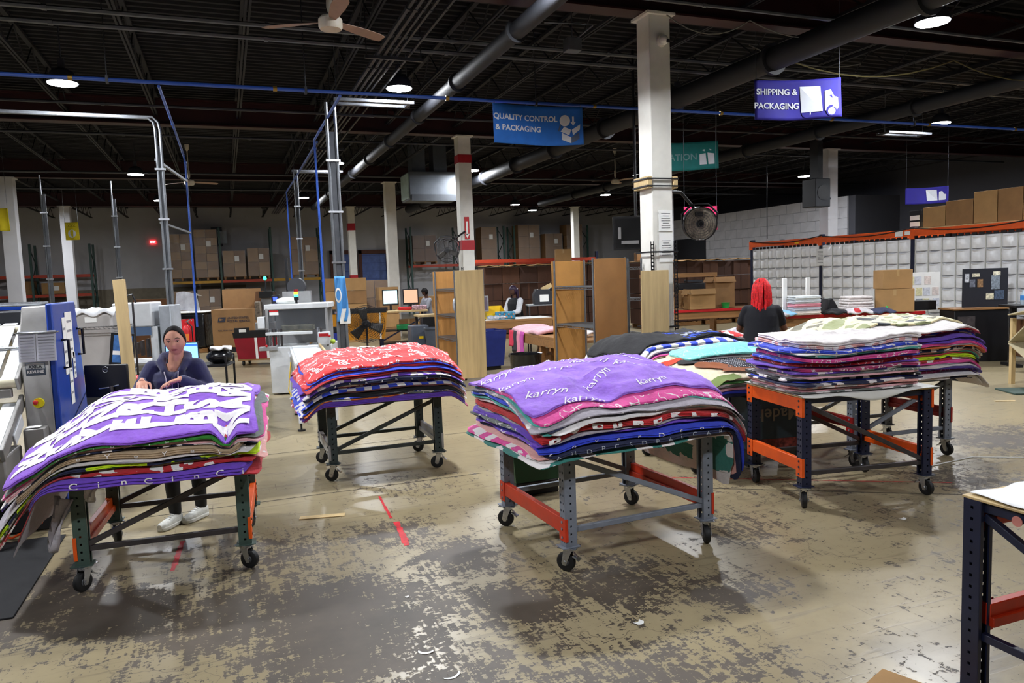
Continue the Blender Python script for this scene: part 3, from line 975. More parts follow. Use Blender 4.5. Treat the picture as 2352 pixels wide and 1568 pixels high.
# --- slate cart: bright red blankets
S2 = Stack((1.38, 7.5), 0, .784, .42, (.59, .32, .12, .7, 40), (.59, .42, .12, .5, 42), (.45, .1, .2, 1.2, 15), (.45, .2, .2, .8, 20), seed=8, wr=.022)
pile(S2, ['Md1.8', 'Ps5', 'Od1', 'gd1.4', 'Bd1', 'X.1.6', 'K.3.6', 'Bc1.6', 'Rs2.8', 'T.1.6', 'Ns3.4', 'Pd1.6', 'k.1', 'Rs1.6', 'P.1.4', 'Rs1', 'B.0.8', 'rs2.6', 'B.0.8', 'rs2.2'],
     (-.80, .76, -.62, .55), 'on the slate cart', 'blankets on the slate cart', seed=21,
     extra={0: dict(letters=row_text('county', .085, -.66, .58, -.42, .4, .25, .34, LW, rot=R(-58), bold=.002, shear=.3), label='bright red blanket with white names topping the slate cart'),
            16: dict(letters=rim_text('OCOCOCO', .045, -.5, .5, LW)),
            11: dict(letters=rim_text('nondhond', .03, -.5, .5, LW)), 9: dict(letters=rim_text('dupdhnpa', .04, -.5, .5, LW))},
     hang=lambda k, r: (-.10 * (1 - k) * r.random(), .08 * (1 - k) * r.random(), 0, 0))
# a small white patch on the red blanket
o = tag(MB().grid(lambda u, v: S2.map(-.12 + .17 * u, .25 + .14 * v, .424 + .012 * math.sin(u * 7) * math.sin(v * 5)), 8, 6).build('white_cloth', blanket_mat('#e8e4e2')), 'small white cloth lying on the bright red blanket', 'cloth'); o.location = (1.38, 7.5, .79)

# --- grey cart: purple blanket with handwritten names
S3 = Stack((2.46, 4.69), 2.5, .814, .43, (.62, .32, .15, 1.1, 13), (.585, .36, .03, .46, 86), (.55, .06, .25, 1.05, 19), (.55, .25, .2, .9, 20), seed=5, wr=.034, dents=((-.3, -.35, .12, .25, .07, .45), (.1, -.6, .2, .12, -.03, .4)))
SCRIPT = [dict(t='karryn', s=.11, a=a, b=b, rot=rt_, shear=.45, m=LW) for a, b, rt_ in
          ((-.72, -.12, .1), (-.62, -.38, -.3), (-.45, -.58, -.1), (-.2, -.3, .5), (-.35, .05, -.05), (-.02, .12, -.9), (.2, -.12, -.5), (.32, .2, -.7), (.5, -.05, -.8), (-.1, .4, -.2), (-.5, .35, 0), (.12, -.48, .3), (-.72, .2, .05))]
pile(S3, ['lb1.4', 'Wb1.6', 'Hb2', 'k.1', 'Nd3.6', 'Ps1.6', 'Bs4.2', 'X.0.7', 'gs2', 'Ps1.4', 'P.1.2', 'S.1', 'V.1.2', 'Rb5', 'k.1.4', 'Kd1.6', 'Hd1', 'L.1', 'Wc1.6', 'Bs2', 'N.0.8', 'Ss1.4', 'L.1.2', 'Hs2.2', 'ps2.6'],
     (-.80, .78, -.66, .50), 'on the grey cart with red beams', 'blankets on the grey cart with red beams', seed=31,
     extra={0: dict(ext=(-.82, .70, -.58, .54), m=blanket_mat('#9a69de', '#ded8d6', 'plain'), letters=SCRIPT, label='light purple blanket with white handwritten names topping the grey cart'),
            11: dict(ext=(-.80, .84, -.70, .50), letters=rim_text('OVCUGCKLKI', .085, -.72, .6, LW, bold=.011), m=blanket_mat('#b8161e', '#ded8d6', 'plain'), label='red blanket with bold white capitals on the grey cart'),
            18: dict(ext=(-.78, .94, -.71, .50), letters=rim_text('coverDcov', .06, -.75, .5, LW), m=blanket_mat('#1f38c0', '#ded8d6', 'plain'), label='royal blue blanket with round white letters on the grey cart'),
            20: dict(ext=(-.76, .97, -.71, .50), letters=rim_text('AHDPCSDPALCAR', .05, -.7, .5, LG), m=blanket_mat('#1b2244', '#ded8d6', 'plain'), label='navy blanket with thin grey capitals on the grey cart'),
            5: dict(letters=rim_text('acoeac', .05, -.6, .5, LW)), 1: dict(letters=rim_text('loCoelo', .05, -.6, .5, LW)), 3: dict(letters=rim_text('oeoco', .045, -.5, .5, LW))},
     hang=lambda k, r: (.02 * r.uniform(-1, 1), .2 * (1 - k) + .05 * r.uniform(-1, 1), .03 * r.uniform(-1, 1), 0))

# --- navy cart: white topped stack
S4 = Stack((4.75, 4.84), -9.5, .902, .42, (.62, .5, .2, .8, 12), (.62, .5, .2, .8, 14), (.45, .3, .2, .9, 10), (.45, .3, .2, .9, 12), seed=14, wr=.026)
pile(S4, ['gd1', 'K.1.4', 'Ms1', 'kd1.8', 'Nd1.2', 'B.0.8', 'Xd1.6', 'S.0.8', 'K.1', 'gs1.4', 'Pd1.6', 'Ms2', 'P.0.9', 'Rs1.8', 'R.1', 'Bs1.6', 'Hs2.6', 'B.1', 'L.1.6', 'W.0.7', 'Bs2', 'kd2.6', 'W.3'],
     (-.60, .52, -.42, .30), 'on the navy cart', 'blankets on the navy cart', seed=41, jit=.045,
     extra={0: dict(m=blanket_mat('#e6dedd'), label='white blanket topping the navy cart'), 11: dict(letters=rim_text('ecebobe', .04, -.45, .45, LW)), 6: dict(letters=rim_text('ejecoe', .04, -.45, .45, LW)), 4: dict(letters=rim_text('oocbCo', .035, -.45, .45, LW))})
# white sheet on the navy cart sagging over the front edge
def sheet4(u, v):
    x = -.60 + 1.22 * u; y = -.47 + .9 * v
    z = .004
    if v < .12:
        sag = .07 * math.exp(-((u - .52) / .2) ** 2) + .02 * math.exp(-((u - .1) / .12) ** 2)
        y -= .0; z -= sag * (1 - v / .12)
        y = -.43 - .012 * (1 - v / .12)
    return (x, y, z)
o = MB().grid(sheet4, 40, 26).build('table_sheet', mat('sheet_white', '#d6d6d2', .6, var=.04))
tag(o, 'white plastic sheet covering the top of the navy cart', 'sheet'); o.location = (4.75, 4.79, .888); o.rotation_euler = (0, 0, R(-9.5))
so = o.modifiers.new('solid', 'SOLIDIFY'); so.thickness = .003; so.offset = 1

b = MB(); b.grid(lambda u, v: (2.945 + 1.0 * u + .012 * math.sin(v * 21) * (u < .02), 1.12 + 1.1 * v + .012 * math.sin(u * 25) * (v > .97), .0015 + .004 * math.sin(u * 7 + v * 5) ** 2), 30, 30)
o = tag(b.build('table_sheet', mat('sheet_bright', '#e2e2e2', .6, var=.03)), 'white paper sheet covering the navy table closest to the photographer', 'sheet'); o.location = (0, 0, .889)
so = o.modifiers.new('solid', 'SOLIDIFY'); so.thickness = .002; so.offset = 1
b = MB(); b.cyl((0, 0, 0), (.0, -.003, 0), .022, None, 14); o = tag(b.build('fruit_sticker', mat('sticker_pink', '#c07a72', .6)), 'small round sticker on the navy table rail', 'sticker'); o.location = (2.935, 2.0, .835); o.rotation_euler = (0, 0, R(-90))

# --- light grey cart: camouflage topped stack
S5 = Stack((6.08, 5.62), -5, .814, .52, (.6, .3, .2, 1.2, 22), (.58, .48, .1, .5, 40), (.42, .3, .2, .9, 12), (.42, .2, .2, .9, 20), seed=23, wr=.03)
pile(S5, ['Nb1.8', 'Od1', 'W.1.2', 'Ms1.8', 'Ps2', 'V.1', 'W.1', 'S.1.2', 'Hs1.8', 'Rd1.8', 'Nb3.4', 'R.1', 'L.1.2', 'k.1.4', 'Nd3.2', 'O.0.9', 'S.1', 'H.2.4', 'P.1.4', 'Ms1.4', 'P.1.2', 'Md1.2', 'Bd1.6', 'Md1.6', 'r.1', 'W.1.6', 'C.2'],
     (-.60, .74, -.60, .52), 'on the light grey cart', 'blankets on the light grey cart', seed=51, jit=.05,
     extra={0: dict(ext=(-1.05, .70, -.42, .58), m=blanket_mat('#d9c79c', style='camo'), label='camouflage blanket spread over the stack on the light grey cart'),
            1: dict(m=blanket_mat('#e6dedd'), label='white blanket just beneath the camouflage blanket'),
            16: dict(m=blanket_mat('#1b2244', '#b9d912', 'block', .7), label='navy blanket with lime and blue shapes on the light grey cart')},
     hang=lambda k, r: (.06 * r.random(), .14 * (1 - k) * r.random(), .05 * r.random(), 0))

# --- far grey cart: black lettered blanket over blue checks
S6 = Stack((4.70, 7.28), 6, .814, .36, (.62, .44, .08, .4, 82), (.56, .4, .2, .8, 14), (.5, .3, .3, .9, 12), (.46, .2, .2, .9, 20), seed=33, wr=.03)
pile(S6, ['S.1', 'Bd1', 'Hd1.2', 'X.1', 'k.1.2', 'W.1', 'N.1.4', 'Kd1.2', 'Xd1', 'Hs1.4', 'K.1.2', 'Nd1', 'T.1', 'Hd1.2', 'V.1.2', 'Wd2', 'Bc2.8', 'Xs2.6'],
     (-.86, .84, -.58, .56), 'on the far grey cart', 'blankets on the far grey cart', seed=61, fine=False,
     extra={0: dict(m=blanket_mat('#131317', '#3a56c8', 'plain'), ext=(-.82, .84, -.45, .56), letters=[dict(t=w, s=.15, a=a, b=b, rot=.05, bold=.004, m=LBLUE if i % 2 else LG) for i, (w, a, b) in enumerate((('MUNUMU', .35, -.25), ('UNIHUN', .1, -.02), ('NUHNUH', .45, -.02), ('HINUMI', .2, -.4)))], label='black blanket with blue lettering topping the far grey cart'),
            1: dict(ext=(-.86, .84, -.54, .56), sc=.8, label='blue and white checked blanket under the black one')},
     hang=lambda k, r: (-.18 * (1 - k) * r.random() - .1 * (1 - k), 0, 0, 0))

# --- picture blanket cart
S7 = Stack((4.55, 6.15), 3, .794, .20, (.56, .3, .15, .8, 24), (.56, .4, .2, .8, 14), (.45, .2, .25, .8, 20), (.46, .3, .2, .9, 12), seed=40, wr=.02)
pic = pile(S7, ['N.1.5', 'B.1.4', 'O.1', 'K.1.8', 'C.1.2', 'g.1.4', 'W.2', 'G.1', 'C.2.6'], (-.68, .58, -.62, .38), 'on the picture blanket cart', 'blankets under the picture blanket', seed=71, fine=False,
           extra={0: dict(ext=(-.70, .58, -.64, .38), m=blanket_mat('#dccfb0'), label='cream picture blanket with a dotted dress print')})
def patch(S, o, t, fn0, m, name, nu=14, nv=10, dz=.004):
    b = MB()
    fn = lambda u, v: (lambda q: (q[0], q[1] + .2))(fn0(u, v))
    b.grid(lambda u, v: S.map(*fn(u, v), t, dz), nu, nv)
    return b.build(name, m, o)
def ell(ca, cb, ra, rb, rot=0.0):
    def f(u, v):
        x = (2 * u - 1); y = (2 * v - 1) * math.sqrt(max(0, 1 - x * x))
        x *= ra; y *= rb
        return (ca + x * math.cos(rot) - y * math.sin(rot), cb + x * math.sin(rot) + y * math.cos(rot))
    return f
def dotted():
    mt, nt, p = new_mat('dotted_print')
    tc = nn(nt, 'ShaderNodeTexCoord').outputs['Object']
    k = nn(nt, 'ShaderNodeTexVoronoi'); nt.links.new(scaled_vec(nt, tc, (1, 1, 0)), k.inputs['Vector']); k.inputs['Scale'].default_value = 38; k.inputs['Randomness'].default_value = .15
    nt.links.new(mix_col(nt, ramp(nt, k.outputs['Distance'], .26, .2), lin('#1d1d26'), lin('#c9c9d2')), p.inputs['Base Color'])
    p.inputs['Roughness'].default_value = .85
    return mt
DOT = dotted(); SKINP = mat('print_brown', '#8a4f2e', .85); YELP = mat('print_yellow', '#d9a93a', .85)
top = pic[-1]; T7 = .20
for fn, m, nm, dz in ((ell(-.64, -.5, .09, .24, .1), YELP, 'yellow_print', .004), (ell(-.5, -.08, .26, .07, .12), mat('print_red_curve', '#c23a22', .85), 'red_print', .005), (ell(-.46, -.83, .24, .05), mat('print_green', '#7d8f52', .85), 'green_print', .005),
                      (ell(-.30, -.26, .2, .13, -.2), mat('print_black', '#18161a', .85), 'dark_print', .006), (ell(-.02, -.48, .32, .2, -.2), DOT, 'dotted_print', .008), (ell(-.30, -.55, .085, .2, .75), SKINP, 'brown_print', .010),
                      (ell(-.12, -.71, .22, .045, -.1), SKINP, 'brown_print', .011), (ell(.16, -.58, .04, .2, .35), SKINP, 'brown_print', .012), (ell(.30, -.6, .13, .14, 0), DOT, 'dotted_print', .009)):
    patch(S7, top, T7, fn, m, nm, dz=dz + .004)
# turquoise blanket thrown over the back of the picture stack
S8 = Stack((4.72, 6.36), -8, 1.012, .10, (.3, .2, .4, .6, 22), (.5, .4, .3, .9, 12), (.2, .05, .4, .9, 16), (.4, .3, .3, .9, 12), seed=50, wr=.03)
pile(S8, ['W.2', 'C.1.6', 'L.2.4'], (-.46, .34, -.3, .24), 'in the low heap behind the picture blanket', 'blankets behind the picture blanket', seed=81, fine=False,
     extra={0: dict(m=blanket_mat('#7fd6cf', '#a9ece4', 'script'), label='turquoise blanket spread behind the picture blanket')})
# ------------------------------------------------------------------ overhead services
def run_pipe(name, pts, r, m, label, cat, n=8, clips=True, clip_m=None):
    t = thing(name, label, cat, pts[0])
    o = Vector(pts[0])
    b = MB(); b.tube([Vector(p) - o for p in pts], r, n); b.build('tube', m, t)
    if clips:
        L = sum((Vector(pts[i + 1]) - Vector(pts[i])).length for i in range(len(pts) - 1))
        k = max(1, int(L / 3))
        for i in range(len(pts) - 1):
            p, q = Vector(pts[i]) - o, Vector(pts[i + 1]) - o
            d = (q - p).normalized()
            for j in range(1, max(2, int((q - p).length / 2.4))):
                c = p + d * min((q - p).length * .95, 2.4 * j)
                e = MB(); e.cyl(c - d * .025, c + d * .025, r * 1.35, None, n); e.build('coupling', clip_m or m, t)
    return t
GP = mat('conduit_grey', '#3a3c43', .4, .6, var=.1)
GPL = mat('conduit_light', '#5e6167', .45, .6, var=.1)
# bundle of conduits running down the hall, on trapeze hangers
for i, (du, dz, r) in enumerate(((0, 0, .03), (.09, .0, .03), (.18, 0, .022), (.26, 0, .022), (.45, .03, .022))):
    run_pipe('conduit', [(2.12 + du, -6, 4.93 + dz), (2.12 + du, 34, 4.93 + dz)], r, GP, f'{nth(i)} grey conduit of the ceiling bundle counting from the ceiling fan', 'conduit', 6)
for i, v in enumerate((6.6, 10.2, 13.8, 17.4, 21, 25)):
    b = MB(); b.box((2.35, v, 4.885), (.8, .04, .04)); 
    for u in (1.97, 2.72):
        b.cyl((u, v, 4.88), (u, v, 5.7), .008, None, 6)
    tag(b.build('conduit_hanger', GP), f'{nth(i)} trapeze hanger under the conduit bundle counting down the hall', 'hanger')
run_pipe('air_duct', [(3.42, -6, 4.78), (3.42, 30, 4.78)], .105, mat('duct_dark', '#1a1c22', .65, .0, var=.1), 'round dark air duct running beside the conduits', 'duct', 16)
run_pipe('air_duct', [(7.2, -6, 4.72), (7.2, 30, 4.72)], .16, mat('duct_dark', '#2e3037', .5), 'round dark air duct passing behind the tall white column', 'duct', 16)
run_pipe('air_duct', [(12.2, -4, 4.75), (12.2, 28, 4.75)], .13, mat('duct_dark', '#2e3037', .5), 'round dark air duct above the orange rack', 'duct', 14)
# steel pipes across the hall
for i, (v, z, r, m, w) in enumerate(((9.95, 5.1, .028, GPL, 'nearest the camera side beam'), (10.25, 5.03, .028, GPL, 'second, just past the column head'), (7.6, 5.0, .022, GPL, 'before the red beam'), (14.2, 4.98, .025, GP, 'beyond the blue pipe'), (16.9, 4.98, .025, GP, 'behind the red-banded column'), (22.4, 4.98, .03, GP, 'over the packing desks'), (26.0, 4.98, .03, GP, 'far down the hall'))):
    run_pipe('cross_pipe', [(U0 + .3, v, z), (U1 - .3, v, z)], r, m, f'thin steel pipe crossing the hall, {w}', 'pipe', 6)
run_pipe('air_main', [(U0 + .4, 10.62, 4.5), (U1 - .4, 10.62, 4.5)], .025, BLUEP, 'blue compressed-air main crossing the hall below the roof', 'pipe', 10, clip_m=mat('brass', '#8a6d2c', .4, .7))
for i, u in enumerate((-4.5, -1.2, 1.2, 4.6, 8.8, 12.4)):
    b = MB(); b.cyl((0, 0, .03), (0, 0, 1.22), .007, None, 6); b.box((0, 0, .0), (.03, .09, .09))
    o = tag(b.build('pipe_hanger', GP), f'{nth(i)} rod hanger holding the blue air main counting from the machine side', 'hanger'); o.location = (u, 10.62, 4.5)
run_pipe('air_branch', [(-.62, 10.65, 4.46), (-.6, 13.2, 4.46), (-.58, 15.8, 4.44), (-.56, 15.95, 4.3), (-.56, 15.95, 1.1)], .02, BLUEP, 'blue air drop pipe behind the worker in the hooded top', 'pipe', 8)
run_pipe('air_branch', [(1.66, 10.65, 4.46), (1.68, 14.0, 4.46), (1.7, 14.14, 4.32), (1.72, 14.14, 1.3)], .022, BLUEP, 'blue air drop pipe beside the wrapping machine', 'pipe', 8)
run_pipe('air_branch', [(1.75, 14.2, 4.46), (1.8, 22.1, 4.46), (1.82, 22.26, 4.3), (1.82, 22.26, 1.6)], .02, BLUEP, 'far blue air drop pipe before the pallet rack', 'pipe', 8)
b = MB(); b.bar((-.95, 13.5, 0), (-.56, 15.95, 0), .03, .03)
for z in (2.9, 4.05):
    pass
# twin steel conduits dropping to the machines
def drop(u, v, z1, label, n=2, gap=.07, r=.022, to=None):
    t = thing('conduit_drop', label, 'conduit', (u, v, 0))
    for i in range(n):
        b = MB(); pts = [(i * gap, 0, 0), (i * gap, 0, z1 - .2)]
        if to:
            pts += [(i * gap - .02, 0, z1 - .08), (i * gap - .1, 0, z1 - .02 + .02 * i), (to, 0, z1 + .02 * i)]
        else:
            pts += [(i * gap, 0, z1)]
        b.tube(pts, r, 8); b.build('tube', STEEL, t)
    b = MB(); b.box((gap / 2, .03, z1 / 2 - .2), (gap + .03, .035, z1 - .5)); b.build('strut', GPL, t)
    for z in (1.4, 2.2, 3.0, 3.8):
        b = MB(); b.box((gap / 2, -.005, z), (gap + .09, .06, .03)); b.build('clamp', CHROME, t)
    return t
drop(-.88, 13.35, 4.62, 'twin steel conduit drop rising behind the worker', to=-6.5)
drop(1.66, 12.1, 4.7, 'twin steel conduit drop beside the wrapping machine', gap=.13, r=.026)
drop(1.79, 19.4, 4.7, 'farther steel conduit drop beyond the wrapping machine')
drop(-4.0, 21.0, 4.7, 'thin steel conduit drop behind the belt machine', n=1)
drop(-2.6, 22.0, 4.7, 'steel conduit drop beside the white shelving', n=1)
drop(-4.9, 18.5, 4.7, 'bright steel conduit drop beyond the belt machine', n=1, r=.035)
run_pipe('thin_drop', [(14.75, 17.5, 2.7), (14.75, 17.5, 5.7)], .014, GP, 'thin steel drop rising behind the far post of the orange rack', 'conduit', 6, clips=False)
# standoff arm holding the blue drop
b = MB(); b.bar((-.9, 13.35, 2.95), (-.56, 15.95, 2.95), .03, .03); tag(b.build('standoff_arm', STEEL), 'lower steel arm between conduit and blue air drop', 'bracket')
b = MB(); b.bar((-.9, 13.35, 3.95), (-.56, 15.95, 3.95), .04, .04); tag(b.build('standoff_arm', STEEL), 'upper steel arm between conduit and blue air drop', 'bracket')

# strip fittings left hanging under the lamps
for (u, v, w) in ((2.45, 12.2, 'under the lamp by the duct'), (2.45, 20.1, 'over the packing desks'), (14.6, 12.6, 'above the orange rack')):
    t = thing('strip_fitting', f'old tube-light strip {w}', 'light fitting', (u, v, 4.78))
    b = MB(); b.box((0, 0, 0), (1.3, .07, .05)); b.box((0, .3, 0), (1.3, .05, .05)); b.build('rail', GPL, t, bevel=.004)
    for s in (-1, 1):
        b = MB(); b.box((s * .58, .15, .0), (.05, .36, .04)); b.cyl((s * .58, .15, 0), (s * .58, .15, .95), .008, None, 6); b.build('end_bracket', GPL, t)
# ceiling fans
FANW = mat('fan_ivory', '#b9b2a4', .5, var=.04)
FANB = mat('fan_blade', '#8a6f60', .55, var=.08)
def ceiling_fan(u, v, z, label, ang=0):
    t = thing('ceiling_fan', label, 'ceiling fan', (u, v, z), ang)
    b = MB(); b.lathe([(.0, -.075), (.11, -.07), (.125, -.045), (.125, .03), (.1, .06), (.03, .08), (0, .08)], 24, cap=False); b.build('motor', FANW, t)
    b = MB(); b.cyl((0, 0, .08), (0, 0, DECK_Z - z - .2), .014, None, 8); b.lathe([(.02, .1), (.035, .16), (.03, .3), (.018, .32)], 14); b.lathe([(.02, DECK_Z - z - .32), (.05, DECK_Z - z - .28), (.06, DECK_Z - z - .16), (.02, DECK_Z - z - .15)], 14); b.build('down_rod', FANW, t)
    for k in range(3):
        a = 2 * PI * k / 3
        M = Matrix.Rotation(a, 4, 'Z')
        b = MB()
        sec = [(.11, .03, 0), (.2, .05, 0), (.45, .075, .0), (.66, .075, -.005), (.74, .05, -.008)]
        vs, fs = [], []
        for x, w, dz in sec:
            vs += [(x, -w, .012 + dz + .012), (x, w, -.012 + dz + .012), (x, w, -.018 + dz + .012), (x, -w, .006 + dz + .012)]
        for i in range(len(sec) - 1):
            for j in range(4):
                fs.append((i * 4 + j, i * 4 + (j + 1) % 4, (i + 1) * 4 + (j + 1) % 4, (i + 1) * 4 + j))
        fs += [(3, 2, 1, 0), tuple(len(vs) - 4 + j for j in range(4))]
        b.add(vs, fs, M); b.build('blade', FANB, t, fix=True)
    return t
ceiling_fan(1.22, 8.2, 4.62, 'ivory three-blade ceiling fan high over the carts', R(32))
ceiling_fan(-.69, 21.4, 4.62, 'ivory ceiling fan beside the twin steel conduits far off', R(20))
ceiling_fan(11.2, 20.0, 4.62, 'ivory ceiling fan beyond the quality control banner', R(50))
# unit heater hung from the roof
t = thing('unit_heater', 'grey box heater hanging from the roof by the red-banded column', 'heater', (5.75, 21.2, 4.12))
b = MB(); b.box((.05, .2, .42), (1.45, 1.0, .8)); b.build('case', mat('heater_grey', '#4d5259', .5, .2, var=.06), t, bevel=.015)
b = MB(); b.box((-.69, .2, .42), (.04, .9, .7)); b.build('side_panel', mat('heater_pale', '#a9c0bd', .5), t, bevel=.006)
b = MB(); b.box((.05, -.32, .08), (1.36, .05, .18)); b.build('outlet', mat('heater_dark', '#2e3238', .6), t)
b = MB(); b.box((-.32, .2, 1.23), (.4, .5, .84)); b.box((.32, .2, 1.23), (.4, .5, .84)); b.build('flue', mat('heater_grey', '#4d5259'), t, bevel=.01)
# cable box by the near column
t = thing('junction_box', 'grey junction box hung under the roof near the tall column', 'junction box', (4.42, 8.95, 4.85))
b = MB(); b.box((0, 0, 0), (.2, .16, .16)); b.build('case', GPL, t, bevel=.008)
b = MB(); b.tube([(.05, 0, .08), (.25, -.1, .24), (.1, -.05, .27), (-.4, -.02, .25)], .012, 6); b.cyl((0, 0, .08), (0, 0, .88), .008, None, 6); b.build('feed_pipe', GPL, t)
# sagging cables under the roof
def cable(pts, r, m, label, sag=.25):
    b = MB(); out = []
    for i in range(len(pts) - 1):
        p, q = Vector(pts[i]), Vector(pts[i + 1])
        for k in range(9):
            s = k / 8
            c = p.lerp(q, s); c.z -= sag * 4 * s * (1 - s); out.append(c)
    b.tube(out, r, 5)
    return tag(b.build('cable', m), label, 'cable')
CB = mat('cable_grey', '#6a6a66', .6)
cable([(5.3, 8.1, 5.04), (6.4, 7.9, 5.0), (8.0, 7.6, 5.0)], .008, CB, 'loose grey cable looping from the tall column head', .2)
cable([(7.2, 8.6, 4.9), (10.5, 8.3, 4.9), (13.5, 8.0, 5.0)], .01, mat('cable_yellow', '#4d4526', .6), 'yellowish cable sagging behind the shipping banner', .3)
cable([(7.2, 8.9, 5.05), (9.8, 9.4, 5.1)], .008, CB, 'thin cable from the round duct to the lamp', .15)

# ------------------------------------------------------------------ hanging banners
def banner(label, c, w, h, rz, m, hang=.25, seed=0, texts=(), curl=.04, arts=None, topz=None):
    t = thing('banner', label, 'banner', c, rz)
    def sf(x, z):
        k = (h / 2 - z) / h
        return curl * (math.sin(x * 5.1 / w + seed) * .6 + math.sin(x * 9 / w + z * 4 + seed) * .3) * (.25 + k)
    b = MB()
    def top_sag(u):
        return -.03 * w * math.sin(PI * u)
    b.grid(lambda u, v: (w * (u - .5), sf(w * (u - .5), h * (v - .5)), h * (v - .5) + top_sag(u) * .5), 26, 12)
    o = b.build('cloth', m, t)
    so = o.modifiers.new('solid', 'SOLIDIFY'); so.thickness = .003
    for (txt, size, x, z, mm, bold) in texts:
        me = text_mesh(txt, size, bold, cuts=2)
        me.materials.clear(); me.materials.append(mm)
        for vv in me.vertices:
            X, Z = vv.co.x + x, vv.co.y + z
            vv.co = (X, sf(X, Z) - .006, Z + top_sag(X / w + .5) * .5)
        link('lettering', me, t)
    for (poly, mm, nm) in (arts or ()):
        e = MB(); pts = [(x, sf(x, z) - .006, z + top_sag(x / w + .5) * .5) for x, z in poly]
        e.add(pts, [tuple(range(len(pts)))]); e.build(nm, mm, t, smooth=False)
    for s in (-1, 1):
        e = MB(); e.cyl((s * w * .48, 0, h / 2 - .02), (s * w * .48, 0, (hang if hang < .1 else 5.74 - c[2] - h / 2) + h / 2), .005, None, 5); e.build('tie', GPL, t)
    return t
BT = mat('banner_white', '#c9cdd6', .8, var=.03)
BDK = mat('banner_shade', '#4e5a70', .8)
def circ(cx, cz, r, n=18):
    return [(cx + r * math.cos(2 * PI * i / n), cz + r * math.sin(2 * PI * i / n)) for i in range(n)]
bq = mat('banner_blue', '#1f63b8', .75, var=.06)
banner('blue quality control and packaging banner hung from the blue air main', (4.61, 10.55, 4.17), 1.46, .58, R(-2), bq, hang=.03, seed=1,
       texts=(('QUALITY CONTROL', .112, -.21, .1, BT, .003), ('& PACKAGING', .112, -.33, -.06, BT, .003)),
       arts=[(circ(.43, .08, .085), BT, 'magnifier_lens'), ([(.37, .02), (.34, -.08), (.32, -.07), (.35, .03)], BDK, 'magnifier_handle'), ([(.38, -.1), (.53, -.17), (.53, -.26), (.38, -.2)], BT, 'box_print'), ([(.535, -.17), (.66, -.1), (.66, -.2), (.535, -.26)], BDK, 'box_side_print'),
             ([(.36, -.08), (.5, -.14), (.53, -.06), (.42, -.01)], BT, 'box_flap_print'), ([(.54, -.06), (.68, .02), (.67, -.06), (.56, -.14)], BT, 'box_flap_print'), ([(.55, .14), (.58, .14), (.58, .06), (.61, .06), (.565, 0), (.52, .06), (.55, .06)], BT, 'arrow_print')])
bn_ = mat('banner_indigo', '#251d86', .75, var=.06)
truck = [([(.03, .18), (.31, .17), (.34, -.17), (.06, -.17)], BT, 'truck_box_print'), ([(.37, -.17), (.37, .1), (.45, .12), (.5, .02), (.55, .0), (.55, -.14), (.53, -.17)], BT, 'truck_cab_print'), ([(.42, .03), (.46, .05), (.48, 0), (.42, -.01)], bn_, 'truck_window_print'),
         (circ(.14, -.17, .075), bn_, 'wheel_arch_print'), (circ(.14, -.18, .05), BT, 'wheel_print'), (circ(.46, -.17, .075), bn_, 'wheel_arch_print'), (circ(.46, -.18, .05), BT, 'wheel_print')]
banner('indigo shipping and packaging banner with a truck, hung under the roof', (7.58, 8.36, 4.2), 1.2, .54, R(-21), bn_, hang=1.0, seed=2, texts=(('SHIPPING &', .112, -.29, .11, BT, .003), ('PACKAGING', .112, -.29, -.08, BT, .003)), arts=truck)
bt_ = mat('banner_teal', '#116a68', .75, var=.06)
banner('teal validation banner partly hidden behind the tall white column', (9.75, 14.45, 4.45), 1.75, .62, R(-21), bt_, hang=.8, seed=3, texts=(('VALIDATION', .2, -.2, -.02, mat('banner_dim', '#6c8f92', .8), .003),),
       arts=[([(.44, .03), (.58, .05), (.6, -.2), (.44, -.2)], BT, 'box_print'), ([(.62, .06), (.78, .03), (.78, -.2), (.64, -.2)], BT, 'box_print'), ([(.5, .12), (.56, .14), (.56, .09)], BT, 'arrow_print'), ([(.66, .14), (.72, .12), (.7, .09)], BT, 'arrow_print')])
by_ = mat('banner_yellow', '#cdbb1a', .75, var=.06)
banner('yellow flag with a white emblem hanging behind the belt machine', (-4.45, 27.4, 3.8), .42, .56, R(-15), by_, hang=1.4, seed=4, texts=(('XXX', .12, 0, .17, mat('print_dim', '#6d6414', .8), 0),), arts=[(circ(.0, -.08, .13), BT, 'emblem_print'), ([(-.06, -.05), (0, .0), (.06, -.05), (0, -.16)], by_, 'emblem_print')])
banner('yellow flag at the far machine side edge of the hall', (-5.5, 23.5, 3.85), .5, .6, R(-15), by_, hang=1.4, seed=5)
banner('indigo truck banner hanging before the dark grey wall', (17.2, 14.3, 3.6), 1.0, .42, R(-40), bn_, hang=1.6, seed=6, arts=[([(x * .9 - .05, z * .8) for x, z in q[0]], q[1], q[2]) for q in truck[:2]])
banner('pink banner half hidden behind the drum fan', (9.4, 13.2, 2.95), .7, .5, R(-21), mat('banner_pink', '#c8235c', .75), hang=2.2, seed=7, arts=[([(.0, .1), (.16, .14), (.16, -.1), (.0, -.12)], BT, 'box_print')])

